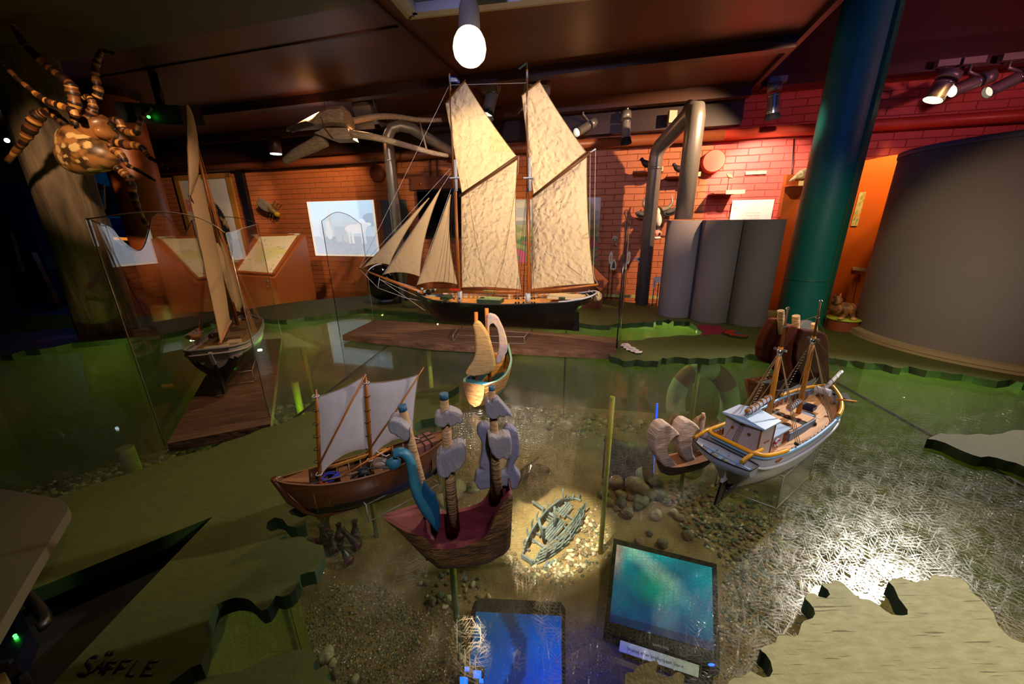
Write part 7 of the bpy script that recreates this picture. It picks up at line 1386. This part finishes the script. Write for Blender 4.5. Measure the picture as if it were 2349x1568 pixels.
# ----- burgundy toy ship with clouds
M_bg = mat('burgundy paint', '#6b2430', .6, col2='#4a1820', nscale=16, bump=.5, bscale=40); M_bgd = mat('dark stained log', '#4a3018', .7, col2='#86602f', nscale=10, stretch=(4, 4, 10), bump=.6, bscale=30, bstretch=(3, 3, 8)); M_tl = mat('teal paint worn', '#155a78', .5, col2='#2e7c90', nscale=10, bump=.4, bscale=30)
M_cld = mat('white carved cloud', '#a39a98', .75, col2='#8a8894', nscale=14, bump=.5, bscale=50, bstretch=(4, 4, 1)); M_clb = mat('violet carved wave', '#74748e', .7, col2='#8a889c', nscale=10, bump=.5, bscale=40)
sh = Ship((-.105, .545), (-1, -.13)); T = thing('toy_ship', 'carved burgundy toy ship with white cloud sails and a teal wave at the bow', 'toy ship', sh.p(0, 0, ZG), math.atan2(sh.A.y, sh.A.x)); RZ = Matrix.Rotation(math.atan2(sh.A.y, sh.A.x), 3, 'Z')
zb = ZG+.004
st = [(0, -.095, zb+.02, -.100, 1.105, .030, .28), (.10, -.085, zb+.008, -.09, 1.105, .036, .28), (.2, -.07, zb+.004, -.07, 1.075, .040, .3), (.3, -.05, zb, -.05, 1.035, .044, .3), (.5, -.01, zb, -.01, 1.02, .046, .3), (.68, .03, zb, .035, 1.022, .045, .35), (.75, .042, zb+.004, .05, 1.045, .043, .4), (.88, .06, zb+.02, .085, 1.052, .03, .6), (1, .075, zb+.05, .123, 1.060, .006, .8)]
def prof(t): return [cr([(r[0], r[k]) for r in st], t) for k in range(1, 7)]
G = hullgrid(sh, st, 44, 10); b = MB(); b.grid(G); b.add(G[0], [list(range(21))]); hl = b.build('hull', M_bgd, T)
b = MB(); P = []
for i in range(45):
    t = i/44; xb_, zb_, xt, zt, hb, e = prof(t); th = min(.010, hb*.6); zi = max(zb+.035, zt-.055) if .06 < t < .76 else zt-.001
    P.append([sh.p(xt, -hb, zt), sh.p(xt, -(hb-th), zt+.001), sh.p(xt, -(hb-th*1.2), zi), sh.p(xt, (hb-th*1.2), zi), sh.p(xt, (hb-th), zt+.001), sh.p(xt, hb, zt)])
b.grid(P, sm=False); b.build('painted_inside', M_bg, T)
b = MB(); b.tube([sh.p(-.06, 0, zb-.001), sh.p(.03, 0, zb-.001), sh.p(.06, 0, zb+.012)], .004, 6); b.build('teal_keel', M_tl, T)
def toymast(bx, by, tx, ty, r0, r1, nm, off, tip=None):
    a = sh.px(bx, by, off); c = PL(tx, ty, a, sh.S); o = spar(nm, [a, a.lerp(c, .5), c], [r0, (r0+r1)/2, r1], M_pine, T, 14); b = MB(); d = (c-a).normalized(); b.tube([c-d*.009, c+d*.0008], r1*1.03, 14); b.build('blue_tip', mat('blue tip', '#2c5a78', .6), o); return a, c
toymast(1041, 1216, 1018, 903, .0115, .0068, 'main_mast', .004); toymast(1141, 1136, 1128, 886, .0105, .0052, 'rear_mast', 0); toymast(985, 1180, 922, 930, .008, .0066, 'fore_mast', -.008)
def cloud(pts, off, th, nm, m=None): return carved(nm, pts, sh.O+sh.S*off, th, m or M_cld, T, .006, n=-sh.S)
cloud([(892, 965), (897, 955), (906, 953), (921, 958), (932, 966), (941, 975), (943, 990), (938, 1001), (930, 1002), (922, 995), (915, 992), (908, 986), (900, 984), (895, 978)], .0, .030, 'cloud_sail')
cloud([(997, 950), (1003, 944), (1013, 946), (1020, 937), (1033, 935), (1046, 940), (1056, 946), (1062, 955), (1058, 966), (1050, 963), (1042, 968), (1034, 972), (1028, 964), (1020, 973), (1008, 972), (999, 966)], .006, .026, 'cloud_sail')
cloud([(1002, 1040), (1010, 1030), (1026, 1024), (1036, 1018), (1050, 1012), (1062, 1013), (1069, 1026), (1068, 1045), (1060, 1060), (1052, 1066), (1044, 1074), (1036, 1072), (1030, 1084), (1016, 1086), (1005, 1078), (1002, 1058)], .008, .028, 'cloud_sail')
cloud([(1111, 920), (1118, 913), (1127, 920), (1130, 911), (1142, 910), (1152, 922), (1166, 938), (1174, 946), (1170, 950), (1160, 944), (1152, 951), (1145, 947), (1137, 954), (1126, 954), (1114, 944)], .004, .022, 'cloud_sail')
cloud([(1118, 992), (1127, 990), (1140, 996), (1155, 991), (1170, 993), (1173, 1010), (1171, 1032), (1166, 1042), (1158, 1046), (1153, 1040), (1146, 1046), (1136, 1042), (1126, 1030), (1120, 1012)], .006, .026, 'cloud_sail')
cloud([(1095, 975), (1104, 968), (1120, 970), (1128, 982), (1124, 1000), (1130, 1030), (1128, 1060), (1135, 1080), (1160, 1078), (1166, 1050), (1160, 1020), (1153, 990), (1158, 974), (1172, 973), (1186, 985), (1191, 1012), (1190, 1038), (1178, 1060), (1182, 1070), (1194, 1085), (1187, 1108), (1178, 1118), (1160, 1108), (1140, 1110), (1112, 1115), (1098, 1118), (1088, 1100), (1092, 1078), (1106, 1070), (1098, 1062), (1104, 1042), (1106, 1015), (1100, 1000), (1094, 990)], -.022, .02, 'violet_wave', M_clb)
# teal wave figure
W = [(905, 1040, 14), (922, 1036, 14), (938, 1050, 15), (945, 1075, 16), (950, 1100, 18), (958, 1125, 20), (968, 1145, 22), (980, 1165, 22), (992, 1185, 18), (1000, 1205, 11)]
mpp = (sh.px(951, 1100)-sh.px(950, 1100)).length
b = MB(); P = crpts([sh.px(x, y, .004) for x, y, r in W], 36); b.tube(P, [cr([(i/9, w[2]) for i, w in enumerate(W)], i/36)*mpp for i in range(37)], 14, sq=.7); b.build('teal_wave', mat('light teal paint', '#3f8494', .5, col2='#1c6484', nscale=8, bump=.3, bscale=30), T)
carved('wave_fin', [(972, 1100), (985, 1120), (998, 1130), (1008, 1160), (1010, 1200), (1004, 1218), (990, 1200), (975, 1170), (965, 1140)], sh.O+sh.S*.008, .012, mat('deep teal paint', '#0d4c74', .5), T, .003, n=-sh.S)
b = MB(); b.ball(sh.px(903, 1062, .004), (.012, .009, .012), 2, .3, 8); b.build('wave_face', mat('light teal paint', '#3f8494', .5), T)
# ----- yellow toy boat with two carved sails
ax = V((.122, .30, 0)).normalized(); sh = Ship((-.072, 1.275), ax); T = thing('toy_boat', 'carved log toy boat with teal inside and two yellow carved sails, before the big schooner', 'toy boat', sh.p(0, 0, ZG), math.atan2(sh.A.y, sh.A.x))
M_log = mat('carved yellow log', '#8a5c24', .6, col2='#b08038', nscale=8, stretch=(2, 2, 14), bump=.9, bscale=22, bstretch=(1.5, 1.5, 9)); zb = ZG+.002
st = [(0, -.150, zb+.012, -.150, 1.040, .040, .45), (.12, -.12, zb+.0, -.12, 1.038, .054, .45), (.3, -.07, zb, -.07, 1.030, .062, .4), (.55, .0, zb, .0, 1.030, .062, .4), (.8, .06, zb+.01, .08, 1.046, .045, .55), (.93, .085, zb+.03, .125, 1.070, .02, .7), (1, .10, zb+.05, .150, 1.088, .003, .8)]
G = hullgrid(sh, st, 36, 10); b = MB(); b.grid(G); b.build('hull', M_log, T); b = MB(); c = sum(G[0], V((0, 0, 0)))/21; b.add([p-sh.A*.002 for p in G[0]], [list(range(21))]); b.build('sawn_end', mat('sawn end grain', '#a07444', .7, col2='#7c5630', nscale=30, stretch=(1, 1, 6), bump=.4), T)
b = MB(); P = []
for i in range(37):
    t = i/36; xb_, zb_, xt, zt, hb, e = prof(t); th = min(.009, hb*.6); zi = max(zb+.03, zt-.065) if .16 < t < .93 else zt-.001
    P.append([sh.p(xt, -hb, zt), sh.p(xt, -(hb-th), zt+.001), sh.p(xt, -(hb-th*1.3), zi), sh.p(xt, (hb-th*1.3), zi), sh.p(xt, (hb-th), zt+.001), sh.p(xt, hb, zt)])
b.grid(P, sm=False, mfun=lambda i, j: 0 if j in (0, 4) else 1); b.build('painted_inside', [mat('pale teal rim', '#6f9a86', .6), mat('deep teal inside', '#0f4450', .6)], T)
M_ys = mat('pale yellow carved sail', '#cda860', .6, col2='#b89250', nscale=10, stretch=(2, 2, 10), bump=.5, bscale=26, bstretch=(2, 2, 12)); M_or2 = mat('orange dowel', '#b86a24', .5)
Yf = sh.p(-.075, 0, 0); sv = V((0, 1, 0))
def vy(x, y, d=0): return PL(x, y, V((0, Yf.y+d, 0)), sv)
b = MB(); b.tube([vy(1094, 880, .01), vy(1092, 716, .01)], .0062, 12); b.build('front_mast', M_or2, T); b = MB(); b.tube([vy(1124, 880, .05), vy(1116, 707, .05)], .0068, 12); b.build('rear_mast', M_or2, T)
carved('front_sail', [(1088, 736), (1098, 734), (1106, 742), (1115, 755), (1122, 768), (1127, 785), (1132, 805), (1136, 825), (1137, 838), (1132, 848), (1122, 855), (1105, 859), (1088, 862), (1068, 858), (1069, 852), (1075, 842), (1084, 828), (1090, 812), (1091, 790), (1090, 770), (1085, 745)], Yf.y, .022, M_ys, T, .008)
carved('rear_sail', [(1118, 720), (1124, 718), (1135, 721), (1143, 728), (1150, 742), (1157, 758), (1162, 775), (1165, 793), (1163, 805), (1155, 816), (1148, 829), (1141, 833), (1134, 830), (1138, 818), (1143, 808), (1145, 790), (1144, 765), (1140, 750), (1132, 740), (1125, 742), (1121, 752), (1121, 762), (1117, 758)], Yf.y+.045, .02, mat('pale violet streaked sail', '#b8a184', .6, col2='#8c8694', nscale=12, stretch=(1, 1, 3), bump=.4), T, .006)
carved('sail_foot', [(1130, 808), (1142, 810), (1138, 822), (1126, 818)], Yf.y+.045, .016, M_or2, T, .003)
# ----- white carved three-sail toy ship
sh = Ship((.425, .80), V((-.875, -.25, 0))); T = thing('toy_ship', 'small bark-hulled toy ship with three thick unpainted white carved sails', 'toy ship', sh.p(0, 0, ZG), math.atan2(sh.A.y, sh.A.x))
M_bark = mat('dark bark', '#3a2412', .85, col2='#5c3c20', nscale=12, stretch=(2, 2, 12), bump=1, bscale=20, bstretch=(1, 1, 7)); M_wc = mat('white carved wood', '#c9b6a8', .65, col2='#b5a192', nscale=9, stretch=(2, 2, 10), bump=.4, bscale=30, bstretch=(2, 2, 9)); zb = ZG+.002
st = [(0, -.075, zb+.01, -.078, .982, .020, .4), (.2, -.05, zb, -.055, .980, .026, .4), (.5, 0, zb, 0, .978, .028, .35), (.8, .04, zb+.0, .045, .980, .026, .4), (1, .06, zb+.008, .068, .984, .014, .5)]
G = hullgrid(sh, st, 24, 8); b = MB(); b.grid(G); b.add(G[0], [list(range(17))]); b.add(G[-1], [list(range(17))]); b.build('hull', M_bark, T); deck_part('deck', sh, st, mat('carved deck', '#8a5c38', .7, col2='#744a2a', nscale=12, stretch=(1, 8, 1)), T, .0005, .98)
s0 = lambda d: sh.O+sh.S*d
carved('front_sail', [(1492, 1012), (1493, 995), (1499, 980), (1508, 969), (1519, 965), (1527, 966), (1541, 978), (1552, 989), (1540, 993), (1530, 1002), (1522, 1016), (1524, 1035), (1533, 1045), (1544, 1055), (1543, 1062), (1522, 1067), (1510, 1056), (1500, 1042), (1493, 1028)], s0(.002), .034, M_wc, T, .005, n=-sh.S)
carved('middle_sail', [(1546, 1000), (1548, 985), (1553, 970), (1562, 959), (1573, 958), (1588, 966), (1599, 978), (1588, 982), (1580, 995), (1578, 1012), (1582, 1035), (1589, 1046), (1586, 1056), (1570, 1056), (1558, 1040), (1549, 1020)], s0(-.004), .032, M_wc, T, .005, n=-sh.S)
carved('rear_sail', [(1586, 970), (1598, 958), (1612, 951), (1617, 953), (1612, 985), (1604, 1020), (1596, 1040), (1582, 1030), (1580, 1000)], s0(-.02), .012, mat('brown carved wood', '#8c6c48', .7, col2='#a48660', nscale=9, stretch=(2, 2, 10), bump=.6), T, .003, n=-sh.S)
carved('rear_sail_edge', [(1610, 952), (1617, 951), (1611, 1000), (1604, 1022), (1604, 1005)], s0(-.012), .008, M_wc, T, .002, n=-sh.S)
carved('small_sail', [(1604, 1020), (1608, 1005), (1615, 994), (1624, 990), (1631, 992), (1631, 1010), (1626, 1024), (1612, 1026)], s0(-.008), .014, M_wc, T, .004, n=-sh.S)
for x, y in ((1527, 977), (1579, 967), (1613, 952), (1628, 991)): b = MB(); q = sh.px(x, y, -.004); b.tube([q-EZ*.008, q+EZ*.006], .0042, 8); b.build('mast_stub', M_pine, T)
# ----- dark red sailed boat behind the white motor sailer
sh = Ship((.93, 1.17), V((.80, .35, 0))); T = thing('toy_ship', 'large dark red sailed wooden toy boat behind the white motor sailer', 'toy ship', sh.p(0, 0, ZG), math.atan2(sh.A.y, sh.A.x)); zb = ZG+.002
M_rs = mat('dark red carved sail', '#5a2a24', .8, spec=.1, col2='#6e3a28', nscale=10, bump=.4, bscale=40); M_rh = mat('brown carved hull', '#6a3a18', .6, col2='#8a5222', nscale=9, stretch=(2, 2, 10), bump=.5)
st = [(0, -.135, zb+.02, -.150, 1.045, .03, .4), (.15, -.10, zb, -.12, 1.030, .055, .4), (.5, 0, zb, 0, 1.015, .062, .4), (.85, .10, zb+.01, .12, 1.030, .04, .5), (1, .13, zb+.03, .165, 1.05, .006, .6)]
G = hullgrid(sh, st, 30, 8); b = MB(); b.grid(G); b.add(G[0], [list(range(17))]); b.build('hull', M_rh, T); deck_part('inside', sh, st, mat('dark inside', '#14100e', .8), T, .012, .86)
carved('rear_sail', [(1769, 732), (1776, 729), (1789, 730), (1791, 738), (1786, 765), (1776, 790), (1768, 812), (1756, 832), (1748, 828), (1740, 815), (1740, 795), (1746, 775), (1756, 755), (1764, 742)], sh.O-sh.S*.02, .03, M_rs, T, .006, n=-sh.S)
carved('middle_sail', [(1797, 745), (1808, 742), (1820, 746), (1819, 770), (1812, 800), (1812, 830), (1806, 865), (1790, 868), (1774, 840), (1764, 820), (1770, 800), (1784, 770)], sh.O+sh.S*.0, .03, mat('red brown carved sail', '#6a2e1e', .8, spec=.1, col2='#5a2a24', nscale=9), T, .006, n=-sh.S)
carved('front_sail', [(1829, 752), (1845, 754), (1872, 757), (1886, 764), (1890, 800), (1892, 850), (1890, 890), (1860, 905), (1835, 880), (1820, 850), (1812, 820), (1816, 785)], sh.O+sh.S*.01, .034, mat('deep red carved sail', '#4a201e', .8, spec=.1, col2='#2c1412', nscale=7), T, .006, n=-sh.S)
for x0, y0, x1, y1, r in ((1788, 870, 1791, 712, .010), (1822, 890, 1826, 724, .011), (1866, 900, 1868, 742, .009)): b = MB(); b.tube([sh.px(x0, y0, -.0), sh.px(x1, y1, -.0)], r, 10); b.build('square_mast', M_pine, T)
b = MB(); q = Z(1855, 915, ZG+.02); b.prism([Z(x, y, 1.03) for x, y in ((1790, 905), (1830, 885), (1900, 910), (1920, 930), (1890, 935))], EZ*.006); b.build('bow_board', mat('dark grey board', '#2c2a2c', .7), T)
b = MB(); c = DY(1852, 752, 1.9); b.tube([c, c+V((0, .03, 0))], .04, 16); b.build('white_disc', M_white, label='pale blue white disc behind the red sailed toy boat at the column foot', cat='disc')
# ================= lights
W_ = bpy.context.scene.world or bpy.data.worlds.new('World'); bpy.context.scene.world = W_; W_.use_nodes = True
W_.node_tree.nodes['Background'].inputs[0].default_value = hx('#8a7a70'); W_.node_tree.nodes['Background'].inputs[1].default_value = .0
def pt(x, y, d=None, z=None): return Z(x, y, z) if z is not None else DY(x, y, d)
# spots named after their target; some are added fills with no lamp
spot('lamp_pendant', pl+V((0, -.02, -.07)), pl+V((.0, -.5, -2)), 10, 150, '#ffd9a0', .6, .03)
spot('lamp_wreck', (-.45, .42, 2.28), Z(1272, 1215, ZS), 1500, 13, '#fff0dc', .6, .015)
spot('lamp_right_glass', (1.85, 1.43, 2.25), (.9, .5, .95), 150, 84, '#fff2e4', .6, .035)
spot('fill_right_fore', (1.0, -.35, 2.27), (.62, .30, .97), 75, 30, '#fff0d8', .7, .03)  # unseen fill light added to brighten the near khaki board
spot('lamp_white_ship', (1.7, .1, 2.27), (.66, .76, 1.1), 60, 22, '#ffe6cc', .6, .02)
spot('fill_right_board', (1.2, .15, 2.27), (1.35, 1.95, 1.0), 48, 50, '#fff6cc', .7, .03)  # added fill to lighten the rear board; no lamp hangs here
spot('lamp_schooner_right', (1.15, -.2, 2.25), (-.05, 1.9, 1.45), 400, 36, '#ffdfb4', .5, .03)
spot('lamp_schooner_front', (-.3, -.6, 2.25), (.05, 1.9, 1.5), 90, 44, '#c9c4ff', .5, .03)
spot('lamp_schooner_back', LAMPS[1124][0], (-.15, 1.6, 1.25), 40, 75, '#ffd690', .5, .02)
spot('lamp_flood_left', RY(845, 292, 2.40), RY(700, 700, 2.0), 12, 110, '#ffc890', .6, .03)
spot('lamp_flood_right', RY(1232, 262, 2.40), (.2, 1.3, .9), 24, 110, '#ffd0a0', .6, .03)
spot('lamp_small_schooner', (-.2, .9, 2.2), (-1.1, 1.5, 1.3), 30, 46, '#ffc99a', .5, .03)
spot('lamp_picture_wall', room(-1.9, 2.2, 2.25), RY(745, 500, 3.1), 70, 56, '#ffc890', .5, .03)
spot('lamp_map_desk', room(-2.3, 1.9, 2.25), DY(620, 590, 3.2), 34, 46, '#ffd0a0', .5, .03)
spot('lamp_painting', (-1.45, 2.5, 2.25), RY(480, 510, 3.1), 90, 34, '#ffd6b0', .5, .03)
spot('lamp_cow_wall', room(.9, 2.0, 2.25), RY(1450, 480, 3.1), 150, 62, '#ffd0a0', .5, .015)
spot('lamp_red_wall_2', LAMPS[1774][0]-V((0, .05, .05)), RY(1735, 450, 3.1), 20, 110, '#ffe0c8', .6, .012)
spot('lamp_red_wall', room(.62, 1.9, 2.25), RY(1745, 430, 3.1), 56, 34, '#ffe0c0', .5, .012)
spot('lamp_orange_wall', (2.3, 2.0, 2.3), onp(1985, 480), 22, 75, '#ffc070', .5, .02)
spot('lamp_orange_wall_2', (2.06, 2.05, 2.2), DY(1950, 660, 2.4), 26, 75, '#ffb870', .5, .02)
spot('lamp_spider', (-1.3, .9, 2.25), S(190, 330), 85, 28, '#ffd0a0', .6, .03)
spot('lamp_sand', (.3, -.3, 2.27), Z(1240, 1020, ZS), 20, 30, '#ffcf8a', .6, .03)
spot('lamp_left_fore', (.2, -.35, 2.27), Z(1010, 1050, 1.05), 42, 28, '#eee4ec', .8, .04)
spot('fill_skull', room(-.9, 1.2, 2.2), K(830, 300), 16, 50, '#ffd8c0', .6, .03)  # unseen fill added in front to brighten the skull
spot('lamp_white_ship_cool', (-.1, -.3, 2.27), (.5, .62, 1.1), 30, 22, '#dcd8ff', .6, .03)
spot('lamp_left_board', (-.5, .9, 2.27), Z(640, 1040, ZP), 10, 44, '#ffd8a8', .8, .04)
spot('lamp_booth', (.1, .6, 2.27), (1.85, 1.3, 1.15), 55, 40, '#ffcf9a', .4, .015)
spot('lamp_blue_column', (.9, .8, 2.2), (1.68, 2.0, 2.1), 7, 44, '#3070ff', .7, .05)
spot('lamp_blue_booth', (1.2, -.8, 2.2), (2.2, 1.5, 1.9), 8, 60, '#5068ff', .7, .05)
spot('lamp_red_ceiling', (2.6, .9, 2.1), (2.4, 1.7, 2.75), 26, 120, '#ff9aa8', .8, .05)
for p, w in (((-.4, 2.9, 2.0), 2.0), ((.6, 2.6, 2.0), 2.0)):
    pass
def area(name, loc, tgt, w, size, col):
    l = bpy.data.lights.new(name, 'AREA'); l.energy = w; l.size = size; l.color = hx(col)[:3]; o = bpy.data.objects.new(name, l); C.objects.link(o); o.location = loc; o.rotation_euler = (V(tgt)-V(loc)).to_track_quat('-Z', 'Y').to_euler(); return o
def point(name, loc, w, col, r=.05):
    l = bpy.data.lights.new(name, 'POINT'); l.energy = w; l.color = hx(col)[:3]; l.shadow_soft_size = .006; o = bpy.data.objects.new(name, l); C.objects.link(o); o.location = loc
point('lamp_basin_7', (-.66, .66, .84), .9, '#f0ff40'); point('lamp_basin_6', (-2.1, 1.75, .88), 1.2, '#c8e870'); point('lamp_basin_1', (-1.2, 2.1, .88), 1.6, '#c8ff70'); point('lamp_basin_2', (1.7, 1.3, .82), 2.6, '#c0ff80'); point('lamp_basin_3', (.3, 2.3, .82), 1.4, '#d0e060'); point('lamp_basin_4', (-.85, 1.3, .85), .8, '#c0ff60'); point('lamp_basin_5', (2.2, .8, .85), 1.2, '#b0ff80')
spot('fill_blue_sand', (.14, .60, .86), (.16, .64, .2), 26, 66, '#1c3cff', .9, .05)  # blue fill added below the glass to tint the sand
point('lamp_far_left_blue', (-3.2, 2.7, 1.5), .8, '#2080ff', .1); point('lamp_rear_ceiling', room(-.3, 2.6, 2.0), .8, '#ffb070', .1)
# ================= camera
cam = bpy.data.cameras.new('camera'); co = bpy.data.objects.new('camera', cam); C.objects.link(co); bpy.context.scene.camera = co
cam.sensor_width = 36; cam.sensor_fit = 'HORIZONTAL'; cam.lens = FPX/2349*36; cam.clip_start = .02; cam.clip_end = 60
Mc = Matrix((Rt, Up, -Fw)).transposed().to_4x4(); Mc.translation = CAM; co.matrix_world = Mc
s = bpy.context.scene; s.view_settings.view_transform = 'Standard'; s.view_settings.look = 'None'; s.view_settings.gamma = 1; s.view_settings.use_curve_mapping = False; s.view_settings.exposure = 0.0
s.cycles.adaptive_threshold = .02; s.cycles.max_bounces = 6; s.cycles.diffuse_bounces = 2; s.cycles.glossy_bounces = 3; s.cycles.transmission_bounces = 2; s.cycles.transparent_max_bounces = 14; s.cycles.sample_clamp_indirect = 3; s.cycles.caustics_reflective = False; s.cycles.caustics_refractive = False
